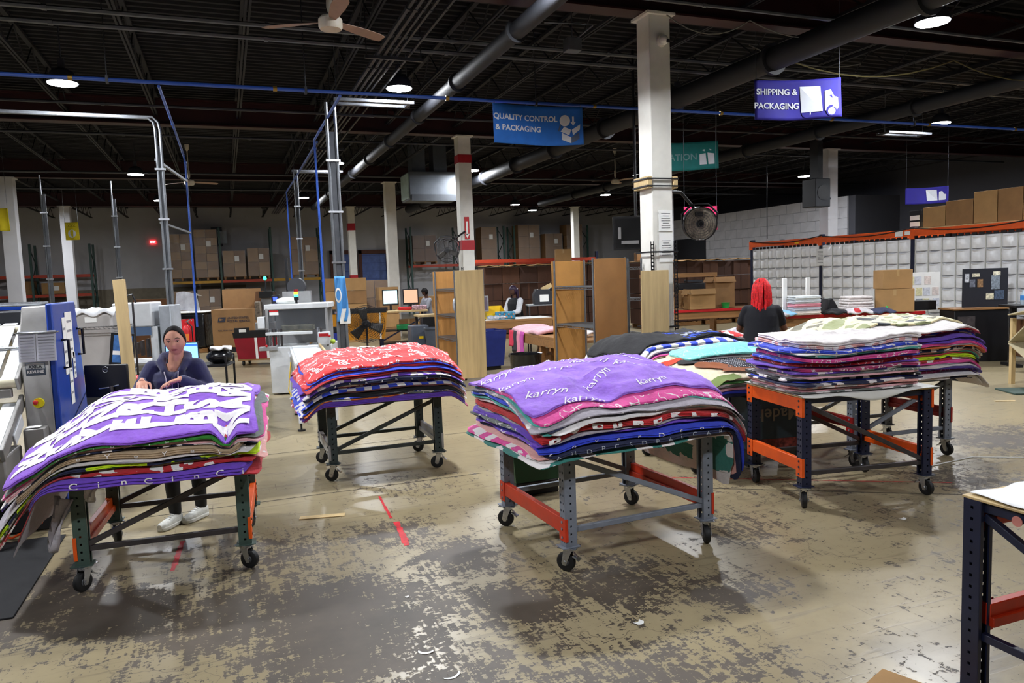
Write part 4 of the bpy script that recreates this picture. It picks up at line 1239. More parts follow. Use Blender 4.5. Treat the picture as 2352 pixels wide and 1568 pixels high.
# ------------------------------------------------------------------ drum fans on the columns
def guard(b, r, nring, nspoke, depth, M, wr=.004):
    for k in range(1, nring + 1):
        rr = r * k / nring
        z = depth * (1 - (k / nring) ** 2)
        pts = [M @ Vector((rr * math.cos(2 * PI * i / 26), -z, rr * math.sin(2 * PI * i / 26))) for i in range(26)]
        b.tube(pts, wr, 4, closed=True)
    for k in range(nspoke):
        a = 2 * PI * k / nspoke
        b.tube([M @ Vector((r * s * math.cos(a), -depth * (1 - s * s), r * s * math.sin(a))) for s in (.12, .55, 1)], wr * .7, 4, cap=False)
def drum_fan(c, r, rz, label, d=.22, arm=None, back=False, hubc=None, tilt=0):
    t = thing('drum_fan', label, 'fan', c, rz); t.rotation_euler = (R(tilt), 0, rz)
    b = MB()
    n = 28
    vs = []
    for y, rr in ((-d / 2, r), (d / 2, r), (d / 2, r - .012), (-d / 2, r - .012)):
        vs += [(rr * math.cos(2 * PI * k / n), y, rr * math.sin(2 * PI * k / n)) for k in range(n)]
    fs = [(q * n + k, q * n + (k + 1) % n, ((q + 1) % 4) * n + (k + 1) % n, ((q + 1) % 4) * n + k) for q in range(4) for k in range(n)]
    b.add(vs, fs); b.build('drum', GLASSB, t, fix=True)
    I = Matrix.Identity(4)
    g = MB(); guard(g, r * .99, 7, 16, .03, Matrix.Translation((0, -d / 2, 0)), .003); g.build('front_guard', mat('guard_wire', '#4a4a4e', .4, .7), t)
    g = MB(); guard(g, r * .99, 6, 12, .01, Matrix.Translation((0, d / 2, 0)), .003); g.build('rear_guard', mat('guard_wire', '#4a4a4e', .4, .7), t)
    h = MB(); h.cyl((0, -d / 2 + .02, 0), (0, d / 2 - .04, 0), r * .2, None, 16); h.build('motor', BLACK, t)
    for k in range(3):
        q = MB(); M = Matrix.Rotation(2 * PI * k / 3 + .4, 4, 'Y')
        q.grid(lambda u, v: M @ Vector((r * (.18 + .75 * u), .05 * (v - .5) + .03, r * (.34 + .1 * u) * (v - .5))), 5, 4)
        o = q.build('blade', mat('fan_blade_grey', '#6d6a66', .4, .3), t); so = o.modifiers.new('solid', 'SOLIDIFY'); so.thickness = .006
    if arm:
        b = MB(); b.tube([(0, d / 2, r * .6)] + [Vector(p) for p in arm], .022, 8); b.tube([(-r, 0, .0), (-r * 1.04, 0, r * .6), (-r * .5, 0, r * 1.12), (0, 0, r * 1.15), (r * .5, 0, r * 1.12), (r * 1.04, 0, r * .6), (r, 0, 0)], .014, 6); b.build('bracket', BLACK, t)
    return t
drum_fan((5.98, 8.42, 2.5), .225, R(-24), 'silver drum fan bracketed to the tall white column', arm=[(-.25, .0, .42), (-.53, -.3, .45)], tilt=6, d=.14)
fan1 = bpy.data.objects['drum_fan']
b = MB(); b.cyl((0, -.035, 0), (0, -.03, 0), .212, None, 28); b.build('plastic_film', mat('fan_film', '#8f8578', .35, .2, var=.3, vs=14, bump=.6, bs=20), fan1)
b = MB(); b.cyl((0, -.05, 0), (0, -.035, 0), .05, None, 16); b.box((-.02, -.05, .13), (.1, .03, .06)); b.build('hub_cap', BLACK, fan1)
drum_fan((4.66, 15.95, 2.5), .27, R(-15), 'black drum fan bracketed to the red-banded column', arm=[(.25, .1, .3), (.42, .3, .42)])
# flat screen on an arm behind the near column
t = thing('wall_screen', 'black flat screen mounted behind the tall white column', 'screen', (6.75, 11.35, 2.56), R(-21))
b = MB(); b.box((0, 0, 0), (.82, .05, .58)); b.build('bezel', BLACK, t, bevel=.006)
b = MB(); b.box((.0, -.027, .0), (.74, .006, .5)); b.build('back_panel', mat('screen_black', '#0d0e11', .3, var=.05), t)
b = MB(); b.box((-.12, -.04, -.16), (.3, .03, .06)); b.box((-.3, -.04, 0), (.05, .03, .2)); b.build('mount', MGREY, t)
b = MB(); b.cyl((0, .04, .2), (0, .04, 3.1), .025, None, 8); b.build('drop_pole', BLACK, t)
# exit sign and far wall fittings
t = thing('exit_sign', 'small glowing red exit sign on the end wall', 'exit sign', (-3.1, 39.965, 4.1))
b = MB(); b.box((0, 0, 0), (.26, .06, .18)); b.build('case', mat('exit_red', '#ff2a30', .4, var=0, emit=2.5), t, bevel=.01)
sign_text('lettering', 'EXIT', .11, mat('exit_letter', '#ffd0d0', .4, var=0, emit=2.0), t, facing((0, -.04, 0), 0), bold=.004)
# ventilation unit on the grey column
t = thing('air_handler', 'dark air unit hung on the grey column behind the orange rack', 'air unit', (14.95, 15.8, 3.8))
b = MB(); b.box((0, 0, 0), (.5, .5, .75)); b.build('case', mat('air_dark', '#22252b', .5), t, bevel=.02)
b = MB(); b.cyl((0, -.26, 0), (0, -.25, 0), .2, None, 20); b.build('fan_opening', BLACK, t)
b = MB(); b.box((.0, 0, .9), (.16, .3, 1.05)); b.build('duct', mat('air_dark', '#22252b'), t)
b = MB(); b.box((.5, .3, -.1), (.55, .06, .05)); b.build('bracket', GP, t)
# ------------------------------------------------------------------ small helpers for built furniture
def bx(parent, name, c, d, m, bev=.004, rz=0.0, tilt=None):
    b = MB(); b.box(c, d, rz, tilt=tilt)
    return b.build(name, m, parent, bevel=bev)
def pipe(parent, name, pts, r, m, n=8):
    b = MB(); b.tube(pts, r, n)
    return b.build(name, m, parent)
def wire_shelf(parent, x0, x1, y0, y1, z, m=CHROME, pitch=.03):
    b = MB()
    for (p, q) in (((x0, y0), (x1, y0)), ((x0, y1), (x1, y1)), ((x0, y0), (x0, y1)), ((x1, y0), (x1, y1))):
        b.bar(p + (z,), q + (z,), .008, .008); b.bar(p + (z - .03,), q + (z - .03,), .006, .006)
        n = int((Vector(q) - Vector(p)).length / .05)
        for k in range(n):
            a = Vector(p + (z,)).lerp(Vector(q + (z,)), k / n); c = Vector(p + (z - .03,)).lerp(Vector(q + (z - .03,)), (k + 1) / n)
            b.bar(a, c, .004, .004)
    n = int((x1 - x0) / pitch)
    for k in range(1, n):
        x = x0 + (x1 - x0) * k / n
        b.bar((x, y0, z + .002), (x, y1, z + .002), .004, .004)
    for k in range(1, 4):
        y = y0 + (y1 - y0) * k / 4
        b.bar((x0, y, z - .006), (x1, y, z - .006), .005, .005)
    return b.build('wire_shelf', m, parent, smooth=False)
def carton(label, c, d, rz=0.0, m=None, group=None, flaps=False, tape=True, mark=None, name='carton'):
    m = m or CARD
    t = thing(name, label, 'carton', c, rz, group)
    x, y, z = d
    bx(t, 'body', (0, 0, z / 2), d, m, .004)
    if flaps:
        for (cx, cy, sx, sy, tx, ty) in ((0, -y / 2 - .04, x * .98, .006, -.5, 0), (-x / 2 - .04, 0, .006, y * .98, 0, .5)):
            bx(t, 'flap', (cx, cy, z + .05), (sx, sy, .14), m, 0, tilt=(tx, ty))
    elif tape:
        bx(t, 'packing_tape', (0, 0, z + .0015), (x + .002, .05, .004), TAPE, 0)
        bx(t, 'packing_tape', (0, -y / 2 - .0012, z - .06), (.05, .003, .12), TAPE, 0)
    if mark:
        bx(t, 'shipping_label', (mark[0] * x / 2, -y / 2 - .002, z * mark[1]), (mark[2], .003, mark[3]), PAPER, 0)
    return t
def pallet(label, c, rz=0.0, w=1.1, d=1.0):
    t = thing('pallet', label, 'pallet', c, rz)
    for k in range(5):
        bx(t, 'deck_board', ((k - 2) * w / 4.6, 0, .13), (.13, d, .02), WOOD, 0)
    for y in (-d / 2 + .05, 0, d / 2 - .05):
        bx(t, 'stringer', (0, y, .065), (w, .06, .11), WOOD, 0)
    return t

# ------------------------------------------------------------------ blue and grey belt machine
PLATE = mat('machine_plate', '#3f4a58', .5); STAIN = mat('stainless', '#8f8d8b', .35, .35, var=.05, vs=10)
BELT = mat('belt_white', '#dcdfe2', .6, var=.03)
t = thing('belt_machine', 'blue and grey folding machine with sloping white belts', 'machine', (-1.34, 7.05, 0))
# side wall in blue with a raked rear edge
b = MB(); b.prism([(0, .12), (1.28, .12), (1.22, .9), (1.02, 1.80), (0.02, 1.80)], .05, Matrix.Translation((-.05, 0, 0)) @ Matrix.Rotation(R(90), 4, 'Z') @ Matrix.Translation((0, -.05, 0)))
side = b.build('side_panel', MBLUE, t, bevel=.012, fix=True)
bx(side, 'seam', (.003, .62, .78), (.004, 1.2, .012), mat('seam_dark', '#0e1c4a', .5), 0, tilt=(R(12), 0))
for (y, z) in ((.28, 1.36), (.98, 1.42)):
    pipe(side, 'handle', [(.0, y, z - .12), (.05, y, z - .12), (.05, y, z + .12), (0, y, z + .12)], .012, BLACK)
for (y, z, sy, sz) in ((.62, 1.5, .3, .42), (.4, 1.42, .13, .5), (.55, 1.14, .14, .5), (.74, 1.22, .1, .24)):
    s = bx(side, 'instruction_sheet', (.004, y, z), (.003, sy, sz), PAPER, 0)
    for k in range(4):
        bx(s, 'print_line', (.007, y, z + sz * (.3 - .2 * k)), (.002, sy * .6, .02), mat('ink_soft', '#8a8a92', .8), 0)
# grey front cabinet
b = MB(); b.prism([(0, .1), (.5, .1), (.5, 1.78), (.16, 1.78), (.0, 1.5)], .20, Matrix.Translation((-.05, 0, 0)) @ Matrix.Rotation(R(90), 4, 'Z'))
cab = b.build('front_cabinet', STAIN, t, bevel=.01, fix=True)
lp = bx(cab, 'name_plate', (-.15, -.004, 1.27), (.14, .006, .105), PLATE, .003)
bx(cab, 'picture_strip', (-.15, -.009, 1.295), (.13, .004, .045), mat('plate_pale', '#b9bdbb', .5), 0)
sign_text('lettering', 'AXILA', .034, mat('plate_ink', '#1d232c', .5), cab, facing((-.15, -.013, 1.288), 0), bold=.001)
sign_text('lettering', 'REVLINE', .032, PAPER, cab, facing((-.15, -.012, 1.248), 0), bold=.001)
b = MB(); b.cyl((-.15, 0, .99), (-.15, -.02, .99), .042, .04, 20); b.build('stop_plate', mat('stop_yellow', '#e3d60f', .45), cab)
b = MB(); b.cyl((-.165, -.02, 1.0), (-.165, -.045, 1.0), .014, .018, 14); b.ball((-.165, -.05, 1.0), (.019, .012, .019), 12, 8); b.build('stop_button', REDP, cab)
for x, w in ((-.185, .12), (-.05, .14)):
    sh = bx(t, 'posted_sheet', (x, -.055, 1.46), (w, .005, .25), mat('sleeve', '#b9bac4', .3, var=.04), 0, tilt=(R(-10), 0))
    for k in range(9):
        bx(sh, 'print_line', (x, -.0605 - .0043 * (k - 4), 1.46 + .024 * (4 - k)), (w * .8, .003, .007), mat('ink_soft', '#8a8a92', .8), 0, tilt=(R(-10), 0))
bx(t, 'sheet_rail', (-.11, -.03, 1.57), (.3, .05, .012), CHROME, .003)
lb = bx(t, 'control_box', (-.17, -.08, .62), (.15, .16, .36), STAIN, .008)
bx(lb, 'white_tag', (-.18, -.1, .81), (.1, .1, .004), PAPER, 0)
# sloping belts, one by one
for k in range(6):
    x = -.35 - k * .135
    b = MB(); b.bar((x, .75, 1.60), (x, .02, 1.20), .105, .012); b.bar((x, .85, 1.62), (x, .74, 1.605), .105, .012); b.build('belt', BELT, t)
    b = MB(); b.bar((x, .0, 1.0), (x, -.62, .72), .1, .012); b.build('lower_belt', BELT, t)
for (y, z, r) in ((.76, 1.57, .04), (.0, 1.17, .045), (.02, .97, .04), (-.6, .7, .04), (.4, 1.425, .018)):
    b = MB(); b.cyl((-1.2, y, z), (-.28, y, z), r, None, 14); b.build('roller', CHROME if r < .03 else mat('roller_cream', '#c9c2a8', .5), t)
for (p, q) in (((-.275, .85, 1.66), (-.275, -.05, 1.16)), ((-.275, .05, 1.02), (-.275, -.66, .7))):
    b = MB(); b.bar(p, q, .03, .11); b.build('side_rail', STAIN, t, bevel=.006)
bx(t, 'drive_plate', (-.255, -.25, .82), (.02, .3, .1), MWHITE, .006, tilt=(R(24), 0))
fb = bx(t, 'front_box', (-.68, -.32, .5), (.8, .5, .34), STAIN, .015)
bx(fb, 'warning_sticker', (-.38, -.572, .55), (.09, .004, .1), mat('sticker_orange', '#e07a1c', .5), 0); bx(fb, 'warning_sticker', (-.38, -.574, .53), (.085, .004, .06), BLACK, 0)
bx(t, 'cross_beam', (-.8, -.02, 1.09), (.95, .06, .07), STAIN, .006)
bx(t, 'base', (-.65, .3, .14), (1.25, 1.2, .27), mat('base_dark', '#15161b', .5), .01)
bx(t, 'rear_hood', (-.75, 1.05, 1.62), (1.25, .35, .22), mat('hood_dark', '#1d1f25', .5), .01)
pipe(t, 'rear_rail', [(-1.5, .95, 1.80), (-.2, .95, 1.79)], .02, CHROME); bx(t, 'rear_beam', (-.85, 1.1, 1.76), (1.4, .04, .05), MBLUE, .004)
pipe(t, 'lever', [(-.7, .85, 1.62), (-.72, .8, 1.72), (-.74, .9, 1.9)], .012, CHROME)
pipe(t, 'hose', [(-.5, -.3, .25), (-.2, -.45, .32), (.05, -.5, .45), (.08, -.1, .6)], .018, mat('hose_grey', '#4b4d55', .5))
pipe(t, 'orange_cable', [(-.6, -.35, .04), (-.3, -.5, .03), (-.1, -.5, .12), (-.02, -.35, .4)], .01, mat('cable_orange', '#e0521a', .5))

# ------------------------------------------------------------------ wire shelving with a white wrapped stack
GREI = mat('greige_wrap', '#a9a5a3', .5, var=.05, vs=3)
t = thing('wire_shelving', 'chrome wire shelving holding a greige wrapped block', 'shelving', (-1.55, 10.7, 0), R(-14))
for sx in (-1, 1):
    for sy in (-1, 1):
        pipe(t, 'post', [(sx * .36, sy * .25, 0), (sx * .36, sy * .25, 1.98 if sx > 0 and sy < 0 else 1.72)], .014, DARKST if sx > 0 else CHROME)
for z in (.3, .86, 1.44):
    wire_shelf(t, -.36, .36, -.25, .25, z)
o = thing('wrapped_block', 'greige plastic-wrapped block with white top on the wire shelving', 'package', (-1.6, 10.75, .87), R(-14))
bx(o, 'body', (0, 0, .37), (.62, .4, .74), GREI, .03)
b = MB(); b.grid(lambda u, v: (.70 * (u - .5), .46 * (v - .5), .78 + .03 * math.sin(u * 17) * math.cos(v * 9) - .05 * (abs(v - .5) > .48)), 20, 10); q = b.build('loose_film', mat('film_white', '#e8eaee', .3, var=.04), o); so = q.modifiers.new('solid', 'SOLIDIFY'); so.thickness = .02
bx(o, 'paper_slip', (.06, -.204, .66), (.14, .004, .07), PAPER, 0); bx(o, 'brown_label', (-.1, -.204, .52), (.12, .004, .08), CARD, 0)
t2 = thing('framed_poster', 'dark framed blue picture leaning on the wire shelving', 'picture', (-1.28, 10.4, .95), R(-14)); t2.rotation_euler = (R(-6), R(6), R(-14))
bx(t2, 'frame', (0, 0, .2), (.28, .02, .4), BLACK, .004); bx(t2, 'print', (.01, -.012, .2), (.22, .004, .34), mat('print_skyblue', '#3f6fae', .5, var=.2, vs=12), 0); bx(t2, 'white_band', (0, -.015, .15), (.2, .004, .05), PAPER, 0)
for nm, lab, c, m in (('red_package', 'crinkled red package lying on the machine table', (-1.2, 9.75, .78), mat('red_film', '#c9141c', .3, bump=.8, bs=18)), ):
    b = MB(); b.ball((0, 0, .06), (.2, .12, .07), 14, 8); o = tag(b.build(nm, m), lab, 'package'); o.location = c
t = thing('infeed_table', 'white machine table carrying the red package', 'table', (-1.45, 9.75, 0), R(-14))
bx(t, 'top', (0, 0, .76), (.8, .5, .03), MWHITE, .006); bx(t, 'skirt', (0, 0, .42), (.7, .42, .62), mat('skirt_dark', '#24262c', .5), .01)
for k in range(4):
    pipe(t, 'guide_rod', [(-.3 + k * .2, -.28, .72), (-.3 + k * .2, -.26, .84)], .012, CHROME)
for sx in (-1, 1):
    for sy in (-1, 1):
        bx(t, 'foot', (sx * .3, sy * .17, .055), (.05, .05, .11), BLACK, 0)

# tall timber plank standing by the desk
o = tag(MB().box((0, 0, 1.0), (.12, .035, 2.0)).build('plank', PLY, bevel=.003), 'tall pale timber plank standing upright behind the monitor', 'plank'); o.location = (-.98, 8.74, .0); o.rotation_euler = (0, R(-1.5), R(-14))

# monitor seen from behind, on a small desk
t = thing('desk', 'small black desk beneath the monitor beside the blue machine', 'desk', (-.94, 7.98, 0), R(-20))
bx(t, 'top', (0, .05, .73), (.6, .4, .025), BLACK, .004)
for sx in (-1, 1):
    for sy in (-1, 1):
        pipe(t, 'leg', [(sx * .26, .05 + sy * .16, 0), (sx * .26, .05 + sy * .16, .72)], .014, MWHITE)
t = thing('monitor', 'black computer monitor seen from behind next to the blue machine', 'monitor', (-1.1, 7.92, .745), R(-20))
bx(t, 'shell', (0, 0, .29), (.41, .035, .31), BLACK, .01)
b = MB(); b.tube([(.027 * math.cos(2 * PI * k / 20), -.02, .4 + .027 * math.sin(2 * PI * k / 20)) for k in range(20)], .003, 5, closed=True); b.build('round_logo', CHROME, t)
sign_text('lettering', 'DELL', .018, CHROME, t, facing((0, -.02, .4), 0))
pipe(t, 'stand', [(.05, -.03, .24), (.07, -.05, .1), (.08, -.02, .01)], .02, DARKST); bx(t, 'stand_foot', (.06, 0, .006), (.2, .16, .012), BLACK, .003)
pipe(t, 'arm', [(-.07, -.025, .22), (.04, -.03, .23), (.12, -.025, .25)], .008, CHROME)

# white sewing-style machine
t = thing('label_machine', 'white boxy machine with a mirrored head behind the plank', 'machine', (-1.12, 11.75, 0), R(-14))
bx(t, 'pedestal', (0, 0, .42), (.62, .5, .84), MWHITE, .012); bx(t, 'table', (-.02, -.1, .86), (.8, .7, .04), MWHITE, .006)
bx(t, 'head', (-.06, 0, 1.53), (.52, .45, .34), MWHITE, .02); bx(t, 'post', (.2, .02, 1.1), (.1, .42, .52), MWHITE, .01); bx(t, 'side_tower', (.36, .05, 1.0), (.16, .46, 1.3), mat('machine_pale', '#a6acb4', .35, .2, var=.1), .012)
bx(t, 'mirror_band', (-.06, -.23, 1.3), (.48, .02, .12), mat('mirror_blue', '#6b86ad', .1, .8), 0)
for k in range(6):
    bx(t, 'mechanism', (-.26 + k * .07, -.14 + .02 * (k % 2), 1.06), (.035, .08, .16 + .05 * (k % 3)), DARKST, .004)
pipe(t, 'lever', [(-.16, -.3, .9), (-.14, -.33, 1.1), (-.08, -.3, 1.16)], .018, MWHITE); bx(t, 'keyhole', (-.14, -.228, 1.52), (.02, .006, .06), BLACK, 0); pipe(t, 'cord_loop', [(-.18, -.1, 1.7), (-.16, -.12, 1.8), (-.08, -.1, 1.82), (-.04, -.1, 1.7)], .012, BLACK)
bx(t, 'lamp_strip', (.1, -.38, .74), (.26, .05, .03), mat('strip_white', '#eef2f6', .4), .004)

# glowing screens on a cart behind the worker
t = thing('screen_cart', 'black utility cart with bins behind the worker', 'cart', (-.35, 10.6, 0), R(-14))
for z in (.12, .5, .86):
    bx(t, 'shelf', (0, 0, z), (.75, .45, .03), BLACK, .004)
for sx in (-1, 1):
    for sy in (-1, 1):
        pipe(t, 'post', [(sx * .36, sy * .21, .06), (sx * .36, sy * .21, .98)], .015, BLACK); b = MB(); b.ball((sx * .36, sy * .21, .045), .045, 10, 8); b.build('wheel', RUBBER, t)
t = thing('laptop', 'glowing blue screen behind the worker', 'laptop', (-.62, 10.5, .877), R(-20))
bx(t, 'base', (0, 0, .012), (.44, .28, .02), BLACK, .003); bx(t, 'lid', (0, .13, .16), (.44, .015, .28), BLACK, .004); bx(t, 'screen', (0, .12, .16), (.41, .006, .25), SCRN, 0); bx(t, 'screen_bar', (0, .116, .26), (.41, .004, .03), mat('screen_bar', '#2f62b8', .3, var=0, emit=.8), 0)
b = MB(); b.ball((0, 0, .09), (.17, .14, .1), 14, 8); o = tag(b.build('black_bag', BLACKW), 'shiny black bag on the utility cart', 'bag'); o.location = (-.12, 10.55, .872)
b = MB(); b.grid(lambda u, v: (.26 * (u - .5), .16 * (v - .5), .02 * math.sin(u * 11 + v * 7) + .015), 10, 8); o = tag(b.build('white_rag', mat('rag_white', '#e3e6ee', .7)), 'crumpled white rag on the black bag', 'rag'); o.location = (-.1, 10.5, 1.07); so = o.modifiers.new('solid', 'SOLIDIFY'); so.thickness = .02
t = thing('fire_extinguisher', 'red fire extinguisher on a stand behind the worker', 'fire extinguisher', (-.68, 14.1, .78))
b = MB(); b.lathe([(0, 0), (.07, .0), (.075, .02), (.075, .36), (.05, .43), (.025, .45), (.025, .5), (0, .5)], 16, cap=False); b.build('cylinder', REDP, t)
pipe(t, 'handle', [(.0, 0, .5), (.08, 0, .55), (.1, 0, .52)], .012, CHROME); pipe(t, 'hose', [(.03, 0, .5), (.1, 0, .42), (.1, 0, .15)], .012, BLACK); bx(t, 'label_patch', (0, -.077, .24), (.09, .004, .12), mat('label_orange', '#d8782f', .5), 0)
t = thing('stand', 'red bracket stand holding the extinguisher', 'stand', (-.7, 14.3, 0)); bx(t, 'board', (0, .05, .95), (.3, .03, .75), REDP, .004); bx(t, 'ledge', (.02, -.15, .765), (.22, .4, .02), REDP, 0); pipe(t, 'leg', [(0, .05, 0), (0, .05, .6)], .03, BLACK); bx(t, 'foot', (0, .05, .015), (.35, .35, .03), BLACK, 0)

# ------------------------------------------------------------------ mail carton, black wrapped pallet, red hamper
t = thing('mail_carton', 'huge open mail carton with raised flaps on a black base', 'carton', (.3, 22.9, 0), R(-18))
bx(t, 'base', (0, 0, .07), (1.1, .95, .14), BLACK, 0); bx(t, 'body', (0, 0, .68), (1.16, 1.0, 1.08), CARD, .006)
bx(t, 'rear_flap', (0, .48, 1.5), (1.12, .012, .56), CARD, 0, tilt=(R(-4), 0)); bx(t, 'side_flap', (.6, .1, 1.45), (.012, .8, .5), CARDD, 0, tilt=(0, R(8)))
INKB = mat('ink_blue', '#2c2f3d', .8)
b = MB(); b.add([(-.42, -.505, .86), (-.22, -.505, .86), (-.18, -.505, 1.0), (-.38, -.505, 1.0)], [(0, 1, 2, 3)]); b.build('eagle_mark', INKB, t)
b = MB(); b.add([(-.36, -.507, .9), (-.24, -.507, .93), (-.36, -.507, .97)], [(0, 1, 2)]); b.build('eagle_wing', CARD, t)
sign_text('lettering', 'UNITED STATES', .085, INKB, t, facing((.15, -.505, .97), 0), bold=.001)
sign_text('lettering', 'POSTAL SERVICE', .085, INKB, t, facing((.17, -.505, .88), 0), bold=.001)
sign_text('lettering', 'MAIL TRAY ONLY', .055, INKB, t, facing((-.2, -.505, .62), 0))
t = thing('hamper', 'red canvas hamper truck with white stripes and black rim', 'hamper', (.72, 18.6, 0), R(-18))
def hamp(z0, z1, w0, w1, d0, d1, m, nm):
    b = MB(); b.add([(-w0, -d0, z0), (w0, -d0, z0), (w0, d0, z0), (-w0, d0, z0), (-w1, -d1, z1), (w1, -d1, z1), (w1, d1, z1), (-w1, d1, z1)], [(0, 3, 2, 1), (0, 1, 5, 4), (1, 2, 6, 5), (2, 3, 7, 6), (3, 0, 4, 7)]); return b.build(nm, m, t, smooth=False)
hamp(.16, .68, .46, .52, .3, .36, mat('canvas_red', '#8c0f22', .7, var=.08, vs=3), 'canvas'); hamp(.66, .79, .525, .535, .365, .375, BLACK, 'rim')
for x in (-.02, .24):
    b = MB(); b.add([(x - .03, -.302, .16), (x + .03, -.302, .16), (x + .035, -.364, .68), (x - .025, -.364, .68)], [(0, 1, 2, 3)]); b.build('white_stripe', PAPER, t)
bx(t, 'handle_plate', (-.32, -.36, .82), (.34, .02, .16), BLACK, .004); bx(t, 'label', (-.3, -.372, .83), (.16, .004, .07), PAPER, 0)
bx(t, 'deck', (0, 0, .14), (.95, .62, .04), WOOD, .004)
for sx in (-1, 1):
    for sy in (-1, 1):
        b = MB(); b.cyl((sx * .36 - .02, sy * .24, .06), (sx * .36 + .02, sy * .24, .06), .06, None, 12); b.build('wheel', RUBBER, t)
pallet('wooden pallet under the black wrapped load', (-.95, 23.4, 0), R(-18))
t = thing('wrapped_load', 'black film-wrapped pallet load topped with clear plastic', 'pallet load', (-.95, 23.4, .142), R(-18))
b = MB(); b.box((0, 0, .5), (1.05, 1.0, .98)); b.build('black_film', BLACKW, t, bevel=.05)
b = MB(); b.box((0, 0, 1.02), (1.1, 1.02, .03)); b.build('top_sheet', PAPER, t, bevel=.01)
b = MB(); b.grid(lambda u, v: (.72 * (u - .5) * (1 - .25 * v), -.28 + .03 * math.sin(u * 9), 1.05 + .55 * v + .03 * math.sin(u * 5)), 14, 8); b.grid(lambda u, v: (.72 * (u - .5) * .75, -.28 + .5 * v, 1.6 - .1 * v + .03 * math.sin(u * 5)), 14, 6); q = b.build('clear_bag', mat('bag_clear', '#c9ccd6', .25, var=.1, alpha=.55, bump=.7, bs=14), t)
o = tag(MB().box((0, 0, .8), (.9, .05, 1.6)).build('cardboard_sheet', CARDD, bevel=.003), 'tall dark cardboard sheet standing behind the white machine', 'cardboard'); o.location = (-1.9, 22.2, 0); o.rotation_euler = (0, 0, R(-20))
t = thing('broom', 'yellow-handled broom with a tag leaning on the cardboard sheet', 'broom', (-1.75, 21.95, 0)); pipe(t, 'handle', [(0, 0, .1), (-.05, .12, 1.45)], .016, mat('broom_yellow', '#b98a2c', .5)); bx(t, 'head', (0, 0, .07), (.4, .08, .14), BLACK, .01); bx(t, 'tag', (-.05, .08, 1.3), (.18, .01, .22), PAPER, 0)

# ------------------------------------------------------------------ bag-wrapping machine with outfeed conveyor
SMOKE = mat('smoked_guard', '#4b4f55', .1, var=.05, alpha=.45)
t = thing('wrapping_machine', 'grey-white wrapping machine with smoked guard and signal lamp', 'machine', (1.22, 13.5, 0), R(-17))
bx(t, 'base_cabinet', (-.22, .0, .42), (.5, .9, .8), MWHITE, .012); bx(t, 'base_cabinet', (.34, .1, .42), (.42, .8, .8), MWHITE, .012)
bx(t, 'hood', (0, -.05, 1.5), (1.08, .62, .09), MWHITE, .012); bx(t, 'rear_wall', (0, .26, 1.14), (1.0, .04, .64), MGREY, .006)
bx(t, 'guard', (0, -.34, 1.27), (.98, .012, .36), SMOKE, 0)
for x in (-.5, .5):
    bx(t, 'corner_post', (x, -.34, 1.14), (.04, .04, .68), MGREY, .004)
bx(t, 'warning_label', (-.38, -.35, 1.4), (.15, .004, .08), PAPER, 0); bx(t, 'warning_label', (-.38, -.353, 1.43), (.15, .004, .025), REDP, 0)
bx(t, 'front_bar', (-.12, -.46, 1.05), (.78, .05, .05), MWHITE, .006); bx(t, 'film_bundle', (-.02, -.2, 1.13), (.55, .2, .1), mat('film_cream', '#d6d0b4', .5, var=.2, vs=14), .02)
for k in range(7):
    bx(t, 'piston', (-.5 + k * .06 + (.55 if k > 4 else 0), -.42 + .03 * (k % 2), .98), (.03, .05, .3), CHROME if k % 2 else DARKST, .004)
bx(t, 'side_box', (-.6, -.3, 1.24), (.11, .2, .2), MWHITE, .01); bx(t, 'rail_box', (-.48, -.44, .8), (.3, .1, .07), MGREY, .006)
bx(t, 'control_box', (.46, -.42, .94), (.2, .12, .22), MWHITE, .01); bx(t, 'control_label', (.46, -.483, 1.0), (.16, .004, .05), REDP, 0)
for (x, z) in ((-.5, .85), (.56, .98)):
    b = MB(); b.ball((x, -.5, z), .022, 10, 8); b.build('red_knob', REDP, t)
for (x, z) in ((.6, .88), (.72, .8)):
    b = MB(); b.ball((x, -.42, z), .045, 12, 8); b.build('green_knob', mat('knob_green', '#9db53a', .5), t)
b = MB(); b.cyl((.0, -.3, 1.54), (.0, -.3, 1.64), .02, None, 10); b.cyl((.0, -.3, 1.6), (.0, -.3, 1.66), .04, None, 12); b.build('signal_base', BLACK, t)
for k, (c, e) in enumerate((('#28e08a', 4), ('#ffd21c', 4), ('#8c1212', .2))):
    b = MB(); b.cyl((.0, -.3, 1.66 + k * .045), (.0, -.3, 1.70 + k * .045), .035, None, 14); b.build('signal_light', mat('signal_%d' % k, c, .4, var=0, emit=e), t)
b = MB(); b.ball((-.2, -.1, 1.59), (.2, .14, .07), 16, 8); b.build('white_bag', mat('bag_white', '#e4e6e4', .5, bump=.4, bs=14), t)
b = MB(); b.cyl((-.12, .3, 1.83), (-.12, .42, 1.83), .16, None, 26); b.build('film_roll', mat('roll_dark', '#33343a', .5), t); bx(t, 'roll_stand', (-.12, .36, 1.62), (.5, .14, .26), MGREY, .008)
bx(t, 'display', (-.44, .1, 1.6), (.14, .1, .2), BLACK, .01); bx(t, 'display_face', (-.44, .046, 1.63), (.07, .006, .07), mat('display_blue', '#2a3cff', .4, var=0, emit=2.5), 0)
bx(t, 'mast', (-.3, .45, 1.9), (.05, .05, .9), BLACK, .004)
t = thing('outfeed_conveyor', 'white outfeed conveyor running from the wrapping machine', 'conveyor', (1.08, 11.2, 0), R(-3))
bx(t, 'bed', (0, .1, .82), (.46, 2.7, .07), MWHITE, .008); bx(t, 'belt', (0, .1, .861), (.38, 2.66, .008), mat('belt_pale', '#cfd4d8', .5, var=.03), 0); bx(t, 'wood_rail', (.25, .2, .87), (.03, 2.3, .04), PLY, .004)
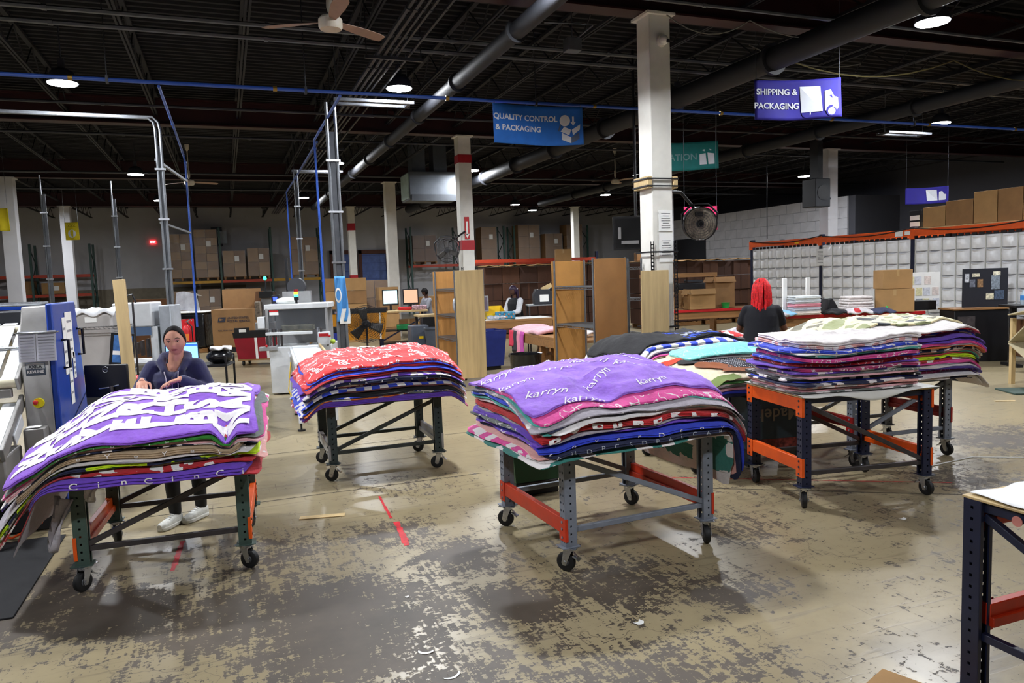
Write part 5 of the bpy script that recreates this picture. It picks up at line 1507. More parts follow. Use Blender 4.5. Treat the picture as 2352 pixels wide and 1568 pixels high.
bx(t, 'cabinet', (-.05, .95, .42), (.42, .9, .74), MWHITE, .012)
for (x, y) in ((-.2, -1.45), (.24, -1.45), (-.2, -.2), (.24, -.2)):
    bx(t, 'leg', (x, y, .46), (.06, .06, .72), MWHITE, .004); b = MB(); b.cyl((x, y, .0), (x, y, .02), .05, None, 14); b.cyl((x, y, .02), (x, y, .12), .012, None, 8); b.build('levelling_foot', BLACK, t)
pipe(t, 'yellow_hose', [(-.24, .5, .7), (-.3, .3, .3), (-.2, 0, .05), (.05, -.2, .03)], .008, YEL)
# second, taller machine behind with a green lamp
t = thing('tower_machine', 'slim grey machine tower with a green lamp on a pole', 'machine', (1.0, 20.6, 0), R(-17))
bx(t, 'base', (0, 0, .45), (.5, .6, .9), MGREY, .01); bx(t, 'column', (0, .1, 1.25), (.26, .3, .7), MGREY, .01); bx(t, 'head', (.05, 0, 1.62), (.36, .4, .16), BLACK, .01); pipe(t, 'lamp_pole', [(.0, .0, 1.7), (0, 0, 2.0)], .012, GP)
b = MB(); b.ball((0, 0, 2.05), (.045, .045, .055), 12, 8); b.build('green_lamp', mat('lamp_green', '#22ff9a', .4, var=0, emit=5), t)
bx(t, 'wrapped_parts', (-.18, -.12, 1.2), (.16, .2, .5), mat('parts_dull', '#7a6e60', .5, var=.3, vs=14), .03)
# blue and white banner flag tied to the conduit
b = MB(); b.grid(lambda u, v: (.17 * (u - .5) + .04 * v * math.sin(3 * v), .02 * math.sin(u * 9 + v * 4), -.72 * v), 12, 18); o = tag(b.build('hanging_flag', mat('flag_blue', '#4a8fd0', .7, var=.04)), 'blue and white cloth flag tied to the steel conduits', 'flag'); o.location = (1.72, 12.06, 1.98); so = o.modifiers.new('solid', 'SOLIDIFY'); so.thickness = .004
b = MB(); b.grid(lambda u, v: (.17 * (u - .5) + .05, -.012 + .02 * math.sin(u * 9 + v * 4), -.52 - .24 * v), 10, 8); so = b.build('white_end', mat('flag_white', '#e4e2dc', .7), o)
b = MB(); b.grid(lambda u, v: (-.04 + .05 * math.cos(2 * PI * u) * (1 - .3 * v), -.03 - .004 * v, -.3 + .12 * math.sin(2 * PI * u) * (1 - .3 * v)), 18, 3); b.build('white_ring', mat('flag_white', '#e4e2dc'), o)
# ------------------------------------------------------------------ pallet racks along the end wall
RGREEN = mat('upright_green', '#2f4a44', .5, var=.08); RYEL = mat('beam_yellow', '#b8891c', .5, var=.08); RRED = mat('beam_redorange', '#b23a1e', .5, var=.08)
def pallet_rack(label, u0, u1, v, levels, height, beam_m, depth=1.0, up_m=RGREEN, nb=None):
    t = thing('pallet_rack', label, 'rack', (u0, v, 0))
    L = u1 - u0
    n = nb or max(1, round(L / 2.75))
    for k in range(n + 1):
        x = L * k / n
        fr = MB()
        for y in (0, depth):
            fr.box((x, y, height / 2), (.09, .08, height))
        up = fr.build('upright_frame', up_m, t)
        br = MB(); z = .3; s = 0
        while z < height - .7:
            br.bar((x, .02 if s else depth - .02, z), (x, depth - .02 if s else .02, z + .7), .03, .03); z += .7; s = 1 - s
        br.build('brace', up_m, up)
    for z in levels:
        for k in range(n):
            m = beam_m[k % len(beam_m)] if isinstance(beam_m, (list, tuple)) else beam_m
            for y in (-.02, depth + .02):
                bx(t, 'beam', (L * (k + .5) / n, y, z), (L / n - .1, .05, .12), m, 0)
    for z in levels:
        b = MB()
        for k in range(int(L / .25)):
            b.box((.12 + k * .25, depth / 2, z + .045), (.03, depth, .02))
        b.build('deck_wires', GP, t)['kind'] = 'stuff'
    return t
def wrapped(label, c, size, nx, nz, rz=0.0, m=None, wrap=True, group=None, slip=True):
    """pallet load of cartons under stretch film"""
    t = thing('carton_load', label, 'pallet load', c, rz, group)
    w, d, h = size
    for s in (-1, 0, 1):
        bx(t, 'skid', (s * (w / 2 - .06), 0, .055), (.09, d, .11), WOOD, 0)
    bx(t, 'skid_top', (0, 0, .12), (w, d, .02), WOOD, 0)
    z = .13
    hh = (h - .13) / nz
    for k in range(nz):
        for i in range(nx):
            ww = w / nx
            bx(t, 'carton', (-w / 2 + (i + .5) * ww, rnd.uniform(-.01, .01), z + hh / 2), (ww - .012, d - .02, hh - .008), m or (CARD, CARDL)[(i + k + nz) % 2 if m is None else 0], .006)
        z += hh
    if wrap:
        b = MB(); b.grid(lambda u, v: (-w / 2 - .01 + (w + .02) * u, -d / 2 - .02 - .01 * math.sin(u * 23 + v * 9), .13 + (h - .13) * v), 10, 10); b.grid(lambda u, v: (w / 2 + .02, -d / 2 + d * u, .13 + (h - .13) * v), 6, 10); b.build('stretch_film', WRAP, t)
    if slip:
        bx(t, 'slip', (.12 * w, -d / 2 - .03, h * .72), (.2, .004, .26), PAPER, 0)
    return t
# left part of the end wall
pallet_rack('orange-beamed rack on the end wall behind the belt machine', -12.6, -5.6, 38.4, (.7, 1.7, 2.57), 4.0, RRED)
pallet_rack('green rack with yellow and red beams on the end wall', -2.4, 4.5, 37.6, (2.08,), 4.6, (RYEL, RRED, RYEL), nb=3)
for (u, w, h, nx, nz, lab) in ((-1.8, 1.0, 2.15, 2, 5, 'narrow film-wrapped stack of cartons at the machine end of the green rack'), (-.7, 1.0, 2.35, 2, 6, 'tallest film-wrapped stack of cartons on the green rack'), (.5, 1.0, 1.35, 2, 2, 'low four-carton load on the green rack'), (1.6, 1.0, 1.45, 2, 2, 'low shiny carton load beside the middle upright of the green rack'), (3.75, 1.25, 1.95, 2, 3, 'tall film-wrapped load by itself in the last bay of the green rack')):
    wrapped(lab, (u, 38.1, 2.17), (w, .95, h), nx, nz)
for i, (u, w, h) in enumerate(((-1.8, 1.0, 1.7), (-.7, 1.0, 1.75), (.5, 1.0, 1.75), (1.6, 1.0, 1.5))):
    wrapped(f'{nth(i)} ground-level carton load under the green rack beams', (u, 38.1, 0), (w, .9, h), 2, 2)
# blue loading doors in the end wall
for i, (u, w) in enumerate(((7.35, 1.1), (8.95, 1.3))):
    t = thing(f'door_{i + 2}', 'blue loading door in the end wall, ' + ('nearer the rack' if i == 0 else 'behind the banded column'), 'door', (u - 1.4, 39.9, 0)); t['kind'] = 'structure'
    bx(t, 'leaf', (0, .02, 1.65), (w, .05, 3.3), mat('door_blue', '#5a72b4', .5, var=.12, vs=4), 0)
    for k in range(8):
        bx(t, 'panel_rib', (0, -.01, .3 + k * .42), (w, .02, .03), mat('door_rib', '#45599a', .5), 0)
    for s in (-1, 1):
        bx(t, 'jamb', (s * (w / 2 + .08), -.02, 1.75), (.16, .12, 3.5), mat('door_brown', '#5b3326', .6), 0)
    bx(t, 'header', (0, -.02, 3.42), (w + .32, .12, .2), mat('door_brown', '#5b3326'), 0)
# middle racks on the end wall
pallet_rack('dark rack with red beams on the end wall beyond the black drum fan', 9.2, 14.4, 38.2, (2.55,), 4.6, RRED, nb=2)
pallet_rack('last rack with red beams on the end wall near the screen', 15.0, 19.5, 38.2, (2.55,), 4.6, RRED, nb=1)
for i, (u, w, h, nx, nz) in enumerate(((9.95, 1.3, 1.5, 2, 2), (13.55, .9, 1.9, 1, 3), (15.9, 1.3, 2.0, 2, 3), (17.4, 1.05, 1.5, 2, 2), (18.7, 1.0, 2.0, 2, 3))):
    wrapped(f'{nth(i)} carton load on the red-beamed racks counting from the black drum fan', (u, 38.7, 2.65), (w, .95, h), nx, nz, m=CARD if i else CARDD)
# white high-level boards on the end wall
t = thing('wall_heater', 'black and white heater box high on the end wall', 'heater', (-.2, 39.7, 4.0)); bx(t, 'case', (0, 0, .3), (.5, .5, .9), BLACK, .01); bx(t, 'cover', (.25, -.26, .25), (.42, .02, .6), mat('cover_pale', '#b9c2c9', .4), 0)

# ------------------------------------------------------------------ long wall of dark cartons down the middle
BRN = [mat('carton_brown_%d' % i, c, .9, var=.08, vs=3) for i, c in enumerate(('#4a2f22', '#543626', '#3f281e'))]
def carton_wall(u0, u1, v, where, group):
    n = int((u1 - u0) / .56)
    for r in range(4):
        for k in range(n):
            w = (u1 - u0) / n
            t = link('carton', None, None, (u0 + (k + .5) * w, v + rnd.uniform(-.02, .02), .16 + r * .5))
            o = bx(t, 'body', (0, 0, .245), (w - .02, .6, .485), BRN[(k * 7 + r * 3) % 3], 0)
            bx(t, 'packing_tape', (0, -.302, .245), (.05, .004, .485), BRN[(k + r) % 3], 0)
            tag(t, f'brown carton, {nth(k)} along, {("bottom", "second", "third", "top")[r]} row, {where}', 'carton', group)
    i = 0
    for k in range(0, n, 2):
        t = pallet(f'{nth(i)} pallet under the {where}', (u0 + (k + 1) * (u1 - u0) / n, v, 0), 0, 1.05, .7); i += 1
    for k in range(0, n, 2):
        b = MB(); x0 = u0 + k * (u1 - u0) / n
        b.grid(lambda p, q: (1.08 * p, .72 * (q - .5), .012 * math.sin(p * 9 + k) + .02 * (q < .1) * math.sin(p * 15)), 8, 4)
        o = tag(b.build('card_sheet', CARDL, smooth=False), f'{nth(k // 2)} pale card sheet lying on the {where}', 'cardboard'); o.location = (x0 + .02, v, 2.205); so = o.modifiers.new('solid', 'SOLIDIFY'); so.thickness = .025
carton_wall(7.2, 11.8, 21.2, 'carton wall behind the packing benches', 'cartons of the wall behind the packing benches')
carton_wall(12.6, 18.2, 21.4, 'carton wall behind the red-haired worker', 'cartons of the wall behind the red-haired worker')
carton('small carton standing on top of the carton wall behind the wire racks', (9.95, 21.2, 2.235), (.5, .4, .42), R(-20), CARDL)
carton('small tilted carton lying on the carton wall near the screen', (12.9, 21.4, 2.235), (.4, .3, .26), R(-10), CARD)
t = thing('orange_beam_rack', 'single orange rack beam above the carton wall', 'rack', (7.0, 22.1, 0))
for x in (0, 4.6):
    bx(t, 'upright', (x, 0, 1.3), (.08, .08, 2.6), NAVY, 0)
bx(t, 'beam', (2.3, 0, 2.36), (4.6, .05, .1), RRED, 0)

# ------------------------------------------------------------------ orange rack with white pocket curtains
RU = 14.2
PV = [17.45, 14.8, 12.1, 9.4, 6.7]
PCK = mat('pocket_white', '#eeeff2', .55, var=.05, vs=5, bump=.2, bs=14)
t = thing('pocket_rack', 'navy and orange rack hung with white pocket curtains', 'rack', (RU, 0, 0))
for k, v in enumerate(PV):
    for du in (0, 1.05):
        bx(t, 'upright', (du, v, 1.33), (.1, .1, 2.66), NAVY, .004)
for k in range(4):
    for du in (-.06, 1.1):
        bx(t, 'beam', (du, (PV[k] + PV[k + 1]) / 2, 2.52), (.05, PV[k] - PV[k + 1] - .1, .14), ORANGE, .006)
for k in range(5):
    bx(t, 'connector', (-.07, PV[k], 2.5), (.03, .12, .24), ORANGE, .003)
bx(t, 'yellow_tag', (-.09, 15.6, 2.49), (.01, .14, .04), YEL, 0); bx(t, 'white_tag', (-.09, 12.42, 2.52), (.01, .2, .12), PAPER, 0); bx(t, 'white_tag', (-.09, 12.2, 2.52), (.01, .14, .08), PAPER, 0)
pipe(t, 'black_cable', [(-.1, PV[0] - (PV[0] - PV[3]) * s, 2.62 - .1 * abs(math.sin(3 * PI * s))) for s in [i / 36 for i in range(37)]], .012, BLACK, 5)
for k in range(4):
    b = MB()
    n = 16
    for i in range(n):
        v = PV[k + 1] + .15 + (PV[k] - PV[k + 1] - .3) * (i + .5) / n
        b.box((-.02, v, 2.41), (.02, .1, .06), 0)
    b.build('hook_clips', BLACK, t)['kind'] = 'stuff'
# one pocket: a bellied cloth pouch with an open lip
def pocket_mesh(w, h):
    b = MB()
    def f(u, v):
        e = math.sin(PI * u) ** .6
        bel = .085 * e * (.35 + .65 * math.sin(PI * min(1, (1 - v) * .75 + .1)))
        lip = .045 * e * max(0, (v - .82) / .18)
        return (-bel - lip - .004, w * (u - .5), h * (v - .5) - .035 * e * max(0, (v - .7) / .3))
    b.grid(f, 6, 6)
    return b.mesh('pocket', PCK)
NC, NR = 8, 8
for k in range(4):
    L = PV[k] - PV[k + 1] - .12
    cw, chh = L / NC, .265
    lab = ('far bay', 'second bay', 'third bay', 'near bay')[k]
    cur = thing('pocket_curtain', f'white hanging pocket curtain in the {lab} of the orange rack', 'curtain', (RU - .03, (PV[k] + PV[k + 1]) / 2, 0))
    bx(cur, 'backing', (.012, 0, 2.38 - NR * chh / 2), (.01, L, NR * chh), PCK, 0)
    pm = pocket_mesh(cw - .03, chh - .012)
    nr = NR if k < 3 else NR - 1
    for r in range(nr):
        for c in range(NC):
            link('pocket', pm, cur, (0, -L / 2 + (c + .5) * cw, 2.38 - (r + .5) * chh), 0)
    for c in range(NC + 1):
        bx(cur, 'seam_strip', (-.004, -L / 2 + c * cw, 2.38 - NR * chh / 2), (.012, .022, NR * chh), mat('seam_white', '#c9c9c4', .6), 0)
o = tag(MB().box((0, 0, 0), (.006, .26, .42)).build('notice_sheet', PAPER), 'white printed sheet clipped to the middle rack post', 'notice'); o.location = (RU - .075, 14.78, 2.08)
for i in range(9):
    bx(o, 'print_line', (-.005, 0, .15 - i * .035), (.002, .18, .008), mat('ink', '#4a4a50', .8), 0)
# cartons on top of the orange rack
bx(t, 'shelf_board', (.52, 9.6, 2.6), (1.1, 5.2, .03), PLY, 0)
x = 11.9
for i, (w, h) in enumerate(((.55, .42), (.62, .5), (.5, .62), (.5, .62), (.62, .66), (.6, .66), (.7, .62))):
    carton(f'{nth(i)} carton along the top of the orange rack counting from the middle post', (RU + .35, x - w / 2, 2.62), (.7, w - .02, h), 0, (CARDL, CARD)[i % 2], 'cartons on top of the orange rack', tape=True); x -= w
b = MB(); b.grid(lambda u, v: (.0 + .06 * math.sin(u * 9), .3 * (u - .5), .55 * v + .05 * math.sin(u * 12 + v * 8)), 10, 8); o = tag(b.build('plastic_film', mat('film_clear', '#d8dce4', .2, alpha=.6, bump=.8, bs=12)), 'crumpled clear plastic at the end of the cartons on the orange rack', 'plastic film'); o.location = (RU - .06, 8.35, 2.62)
t = thing('document_tray', 'dark tray stack with white papers on the orange rack', 'tray', (RU + .4, 12.3, 2.62)); bx(t, 'case', (0, 0, .2), (.3, .3, .4), BLACK, .006)
for z in (.1, .24):
    bx(t, 'papers', (-.155, 0, z), (.02, .24, .1), PAPER, 0)
# ------------------------------------------------------------------ plywood-sided wire racks
def wire_rack(label, u0, u1, v0, v1, h, zs, end_m, side_m, post=STEEL, card_back=None):
    t = thing('wire_rack', label, 'rack', (u0, v0, 0))
    W, D = u1 - u0, v1 - v0
    for x in (0, W):
        for y in (0, D):
            pipe(t, 'post', [(x, y, .12), (x, y, h)], .014, post)
            b = MB(); b.cyl((x - .016, y, .055), (x + .016, y, .055), .055, None, 14); b.build('wheel', RUBBER, t); pipe(t, 'caster_fork', [(x, y, .05), (x + .02, y, .12)], .015, CHROME)
    for z in zs:
        wire_shelf(t, 0, W, 0, D, z, STEEL)
    if end_m:
        bx(t, 'end_panel', (W / 2, -.025, (h + .2) / 2), (W - .01, .015, h - .22), end_m, .002)
    if side_m:
        bx(t, 'rear_panel', (W / 2, D + .025, (h + .2) / 2), (W + .06, .012, h - .22), side_m, .002)
    return t
wire_rack('wire rack with pale plywood end panel behind the red blankets', 3.53, 4.03, 11.75, 12.95, 2.02, (.3, .85, 1.25, 1.7), PLY, mat('plywood_warm', '#a9783f', .6, var=.1, vs=2.2, stretch=(6, 6, .5)))
wire_rack('wire rack with brown hardboard end panel behind the black blankets', 4.30, 4.765, 8.30, 9.46, 2.08, (.3, 1.2, 1.72), PLYD, mat('card_tan', '#a9793d', .8, var=.05))
t = thing('wire_rack', 'narrow wire rack squeezed between hardboard rack and tall column', 'rack', (4.81, 8.32, 0))
for x in (0, .2):
    for y in (0, .9):
        pipe(t, 'post', [(x, y, 0), (x, y, 2.06)], .013, STEEL)
for z in (.4, 1.1, 1.55, 1.95):
    wire_shelf(t, 0, .2, 0, .9, z, STEEL)
o = tag(MB().box((0, 0, .95), (.40, .016, 1.9)).build('plywood_board', PLY, bevel=.002), 'pale plywood board standing in front of the tall white column', 'board'); o.location = (5.045, 8.06, .0)
t = thing('foil_bag', 'silvery plastic bag on the middle shelf of the plywood rack', 'bag', (3.72, 12.2, 1.256)); b = MB(); b.ball((0, 0, .17), (.1, .14, .17), 12, 10); b.build('film', mat('foil', '#c3c8d2', .2, .4, bump=1.0, bs=18), t); bx(t, 'blue_label', (-.05, -.12, .28), (.1, .05, .06), MBLUE, .01)

# ------------------------------------------------------------------ timber table with pink pile
t = thing('timber_table', 'brown timber work table with pink cloth piled on its end', 'table', (5.05, 10.4, 0))
bx(t, 'top', (.45, 1.35, .82), (.95, 2.75, .05), WOOD, .006); bx(t, 'apron', (-.01, 1.35, .73), (.03, 2.7, .13), WOOD, .004)
for (x, y) in ((.04, .06), (.04, 1.4), (.04, 2.64), (.86, .06), (.86, 2.64)):
    bx(t, 'leg', (x, y, .4), (.09, .09, .8), WOOD, .004)
bx(t, 'lower_shelf', (.45, 1.35, .2), (.85, 2.6, .03), WOOD, .003)
PINK = mat('pink_cloth', '#cf9ea9', .85, var=.1, vs=14, sheen=.2, bump=.5, bs=30)
b = MB(); b.grid(lambda u, v: (-.04 + .92 * u - .02 * math.sin(v * 9), .2 + 1.25 * v, .07 * math.sin(PI * min(1, u * 1.2)) ** .5 + .03 * math.sin(v * 8) + .02 - (.06 if v > .97 else 0)), 18, 22); o = tag(b.build('cloth_pile', PINK), 'pale pink cloth spread on the timber table', 'cloth'); o.location = (5.05, 11.6, .85); so = o.modifiers.new('solid', 'SOLIDIFY'); so.thickness = .06
HANG = [('#c9304a', 'red'), ('#2c2b33', 'black'), ('#d9899f', 'pink'), ('#b34a9c', 'orchid')]
for i, (c, nm) in enumerate(HANG):
    b = MB(); b.grid(lambda u, v: (-.06 - .03 * v, .22 * (u - .5) + .02 * math.sin(v * 6), -(.3 + .09 * i) * v + .03), 8, 8); o = tag(b.build('hanging_cloth', mat('cloth_' + nm, c, .85)), f'{nm} cloth hanging off the end of the timber table', 'cloth'); o.location = (5.05, 13.0 - i * .16, .84); so = o.modifiers.new('solid', 'SOLIDIFY'); so.thickness = .02
for i, (x, y, c, nm) in enumerate(((5.35, 11.2, '#9a9aa2', 'grey'), (5.3, 11.0, '#27403f', 'dark green'), (5.5, 10.9, '#c9c5c8', 'white'))):
    b = MB(); b.grid(lambda u, v: (.34 * (u - .5), .3 * (v - .5), .02 * math.sin(u * 9 + i) + .02), 10, 8); o = tag(b.build('folded_cloth', mat('fold_' + nm, c, .85)), f'{nm} folded cloth lying at the near end of the timber table', 'cloth'); o.location = (x, y, .875 + .02 * i); so = o.modifiers.new('solid', 'SOLIDIFY'); so.thickness = .035
t = thing('yellow_bin', 'yellow plastic pick bin on the timber table', 'bin', (5.2, 10.62, .847), R(-20))
b = MB(); b.add([(-.1, -.12, 0), (.1, -.12, 0), (.1, .14, 0), (-.1, .14, 0), (-.1, -.16, .12), (.1, -.16, .12), (.1, .14, .32), (-.1, .14, .32)], [(0, 3, 2, 1), (0, 1, 5, 4), (1, 2, 6, 5), (2, 3, 7, 6), (3, 0, 4, 7)]); q = b.build('shell', YEL, t, smooth=False); so = q.modifiers.new('solid', 'SOLIDIFY'); so.thickness = .008
bx(t, 'paper_label', (0, .1, .3), (.16, .03, .14), PAPER, .003)
t = thing('bin_bag', 'black lined bin standing before the timber table', 'bin', (4.45, 11.0, 0)); b = MB(); b.lathe([(.2, 0), (.24, .3), (.26, .62), (.275, .64), (.25, .63), (.22, .3), (.18, .05)], 20); b.build('liner', BLACKW, t)
carton('brown carton under the timber table by the bin', (5.55, 10.75, .216), (.4, .35, .3), 0, CARD)
carton('low open carton under the far end of the timber table', (5.6, 12.3, .216), (.5, .5, .25), 0, CARD, flaps=True)
t = thing('blue_tub', 'dark blue wheeled tub under the packing bench', 'tub', (4.9, 14.35, 0)); hb = MB(); hb.add([(-.3, -.3, .08), (.3, -.3, .08), (.3, .3, .08), (-.3, .3, .08), (-.36, -.36, .8), (.36, -.36, .8), (.36, .36, .8), (-.36, .36, .8)], [(0, 3, 2, 1), (0, 1, 5, 4), (1, 2, 6, 5), (2, 3, 7, 6), (3, 0, 4, 7)]); q = hb.build('shell', mat('tub_blue', '#182668', .5), t, smooth=False); so = q.modifiers.new('solid', 'SOLIDIFY'); so.thickness = .012
b = MB(); b.box((0, 0, .04), (.5, .5, .08)); b.build('base', BLACK, t)

# ------------------------------------------------------------------ packing bench with the purple-haired worker
t = thing('packing_bench', 'timber packing bench with white top behind the plywood rack', 'bench', (5.75, 15.2, 0), R(-3))
bx(t, 'top', (0, 0, .93), (1.9, .8, .05), WOOD, .004); bx(t, 'white_top', (.1, 0, .958), (1.6, .7, .008), PAPER, 0); bx(t, 'apron', (0, -.38, .84), (1.8, .03, .14), WOOD, .003)
for sx in (-1, 1):
    for sy in (-1, 1):
        bx(t, 'leg', (sx * .86, sy * .33, .45), (.09, .09, .9), WOOD, .003)
PAT = mat('parcel_pattern', '#3d86a6', .6, var=.35, vs=16)
t = thing('patterned_parcel', 'blue patterned parcel on the packing bench', 'parcel', (5.62, 15.0, .963), R(-15)); bx(t, 'body', (0, 0, .08), (.42, .28, .16), PAT, .02)
for k in range(8):
    b = MB(); b.cyl((-.18 + .05 * k, -.142, .05 + .06 * (k % 2)), (-.18 + .05 * k, -.146, .05 + .06 * (k % 2)), .018, None, 10); b.build('spot', mat('spot_orange', '#c9835a', .6), t)
t = thing('yellow_bin', 'yellow plastic bin behind the patterned parcel', 'bin', (5.5, 15.35, .957)); b = MB(); b.add([(-.2, -.14, 0), (.2, -.14, 0), (.2, .14, 0), (-.2, .14, 0), (-.22, -.16, .12), (.22, -.16, .12), (.22, .16, .28), (-.22, .16, .28)], [(0, 3, 2, 1), (0, 1, 5, 4), (1, 2, 6, 5), (2, 3, 7, 6), (3, 0, 4, 7)]); b.build('shell', YEL, t, smooth=False)
t = thing('monitor', 'grey monitor on the packing bench beside the plywood rack', 'monitor', (5.15, 15.25, .957), R(-30)); bx(t, 'shell', (0, 0, .35), (.36, .04, .34), MGREY, .008); bx(t, 'screen', (0, -.022, .35), (.32, .004, .28), mat('screen_dim', '#5d5360', .3), 0); bx(t, 'stand', (0, .02, .1), (.05, .04, .2), BLACK, 0); bx(t, 'foot', (0, 0, .008), (.2, .16, .016), BLACK, 0)
for i in range(3):
    b = MB(); b.ball((0, 0, .05), (.09, .07, .05), 10, 8); o = tag(b.build('plastic_parcel', mat('foil', '#c3c8d2', .2)), f'{nth(i)} shiny plastic parcel on the packing bench counting from the monitor', 'parcel'); o.location = (5.28 + i * .13, 14.98 - .03 * i, .963)
t = thing('spray_bottle', 'green spray bottle on the tall black stand', 'bottle', (7.35, 15.6, 1.22)); b = MB(); b.lathe([(.04, 0), (.045, .02), (.045, .14), (.02, .18), (.015, .22)], 12); b.build('bottle', mat('bottle_green', '#3ea050', .4), t); b = MB(); b.box((-.02, 0, .24), (.09, .025, .04)); b.build('trigger', PAPER, t)
t = thing('side_stand', 'black steel stand holding the label printer', 'stand', (6.95, 15.7, 0), R(-15)); bx(t, 'top', (0, 0, 1.2), (1.0, .5, .03), mat('stand_grey', '#7f8388', .4), .004)
for sx in (-1, 1):
    for sy in (-1, 1):
        pipe(t, 'leg', [(sx * .46, sy * .22, 0), (sx * .46, sy * .22, 1.19)], .018, DARKST)
bx(t, 'lower_shelf', (0, 0, .62), (.96, .46, .03), BLACK, 0)
t = thing('label_printer', 'black label printer with white sheet on the steel stand', 'printer', (6.8, 15.68, 1.217), R(-15)); b = MB(); b.prism([(-.2, 0), (.2, 0), (.22, .22), (.14, .34), (-.16, .34), (-.22, .2)], .34, Matrix.Translation((0, -.17, 0))); b.build('case', mat('printer_dark', '#2b2d33', .4), t, bevel=.01, fix=True); bx(t, 'white_sheet', (.02, -.175, .14), (.2, .006, .16), PAPER, 0); bx(t, 'paper_feed', (.1, -.05, .38), (.26, .02, .1), PLY, 0, tilt=(0, R(-25)))
t = thing('black_case', 'black rounded case with red trim beside the label printer', 'case', (7.25, 15.95, 1.217)); b = MB(); b.ball((0, 0, .2), (.24, .18, .2), 14, 10); b.build('shell', BLACK, t); bx(t, 'red_trim', (0, -.17, .16), (.3, .03, .02), REDP, 0)

# ------------------------------------------------------------------ packing desk with screens
t = thing('packing_desk', 'navy-framed packing desk with wooden top before the white column', 'desk', (4.55, 20.3, 0), R(-8))
bx(t, 'top', (0, 0, 1.02), (1.35, .75, .05), PLY, .006)
for sx in (-1, 1):
    for sy in (-1, 1):
        bx(t, 'leg', (sx * .6, sy * .32, .5), (.08, .08, 1.0), NAVY, 0)
for z in (.15, .5):
    bx(t, 'shelf', (0, 0, z), (1.2, .66, .04), BLACK, 0)
b = MB(); b.bar((-.56, -.34, .25), (.56, -.34, .85), .03, .04); b.build('brace', NAVY, t)
for i, (x, y, c, e, lab) in enumerate(((4.25, 20.35, '#bfe3ea', 1.0, 'pale blue lit screen on the packing desk'), (4.85, 20.45, '#e0a98a', .7, 'peach lit screen on the packing desk'))):
    t = thing('monitor', lab, 'monitor', (x, y, 1.046), R(-12)); bx(t, 'shell', (0, 0, .36), (.44, .04, .44), BLACK, .006); bx(t, 'screen', (0, -.023, .37), (.38, .005, .36), mat('lit_%d' % i, c, .4, var=0, emit=e * .6), 0); bx(t, 'stand', (0, .03, .1), (.06, .05, .2), BLACK, 0); bx(t, 'foot', (0, .02, .01), (.24, .2, .02), BLACK, 0)
for nm, lab, x, y, s, m in (('red_tray', 'small red tray on the packing desk', 4.6, 20.15, (.36, .2, .09), REDP), ('goods_heap', 'heap of pink and grey packets on the packing desk', 5.0, 20.1, (.4, .26, .12), mat('packets', '#a98a96', .5, var=.5, vs=22)), ('green_tray', 'green tray on the shelf of the packing desk', 4.5, 20.05, (.34, .3, .14), mat('tray_green', '#137a44', .4)), ('yellow_tray', 'yellow tray low under the packing desk', 4.85, 20.05, (.26, .24, .16), YEL)):
    b = MB(); b.box((0, 0, s[2] / 2), s); o = tag(b.build(nm, m, bevel=.02), lab, 'tray' if 'tray' in nm else 'packets'); o.location = (x, y, 1.047 if nm in ('red_tray', 'goods_heap') else .522 if nm == 'green_tray' else .172); o.rotation_euler = (0, 0, R(-8))
carton('carton on the shelf of the packing desk', (4.75, 20.45, .522), (.5, .3, .26), R(-8), CARD)
t = thing('wheeled_bin', 'grey round bin beside the packing desk', 'bin', (4.5, 16.6, 0)); b = MB(); b.lathe([(.21, .02), (.25, .5), (.27, .72), (.29, .73), (.29, .76), (.26, .76), (.22, .4), (.18, .06)], 22); b.build('shell', mat('bin_grey', '#4a505c', .5), t); b = MB(); b.lathe([(.1, .0), (.18, .01), (.2, .03), (.1, .03)], 16); b.build('base', BLACK, t)
t = thing('square_bin', 'grey square bin with orange label behind the round bin', 'bin', (4.22, 17.2, 0)); bx(t, 'shell', (0, 0, .4), (.42, .42, .8), mat('bin_grey', '#4a505c', .5), .02); bx(t, 'orange_label', (-.02, -.215, .25), (.36, .006, .18), mat('label_rust', '#b5541f', .5), 0); bx(t, 'yellow_mark', (.02, -.216, .52), (.1, .006, .06), YEL, 0)
t = thing('work_table', 'small wooden-topped table with yellow bin beside the plywood rack', 'table', (4.75, 17.6, 0)); bx(t, 'top', (0, 0, 1.0), (.9, .6, .05), PLY, .004); bx(t, 'black_front', (0, -.2, .78), (.84, .1, .36), BLACK, .004)
for sx in (-1, 1):
    for sy in (-1, 1):
        bx(t, 'leg', (sx * .4, sy * .25, .49), (.06, .06, .98), DARKST, 0)
t = thing('yellow_bin', 'tall yellow bin standing on the small wooden-topped table', 'bin', (4.95, 17.5, 1.026)); b = MB(); b.add([(-.12, -.12, 0), (.12, -.12, 0), (.12, .12, 0), (-.12, .12, 0), (-.1, -.14, .2), (.14, -.14, .38), (.14, .14, .38), (-.1, .14, .2)], [(0, 3, 2, 1), (0, 1, 5, 4), (1, 2, 6, 5), (2, 3, 7, 6), (3, 0, 4, 7)]); b.build('shell', YEL, t, smooth=False)
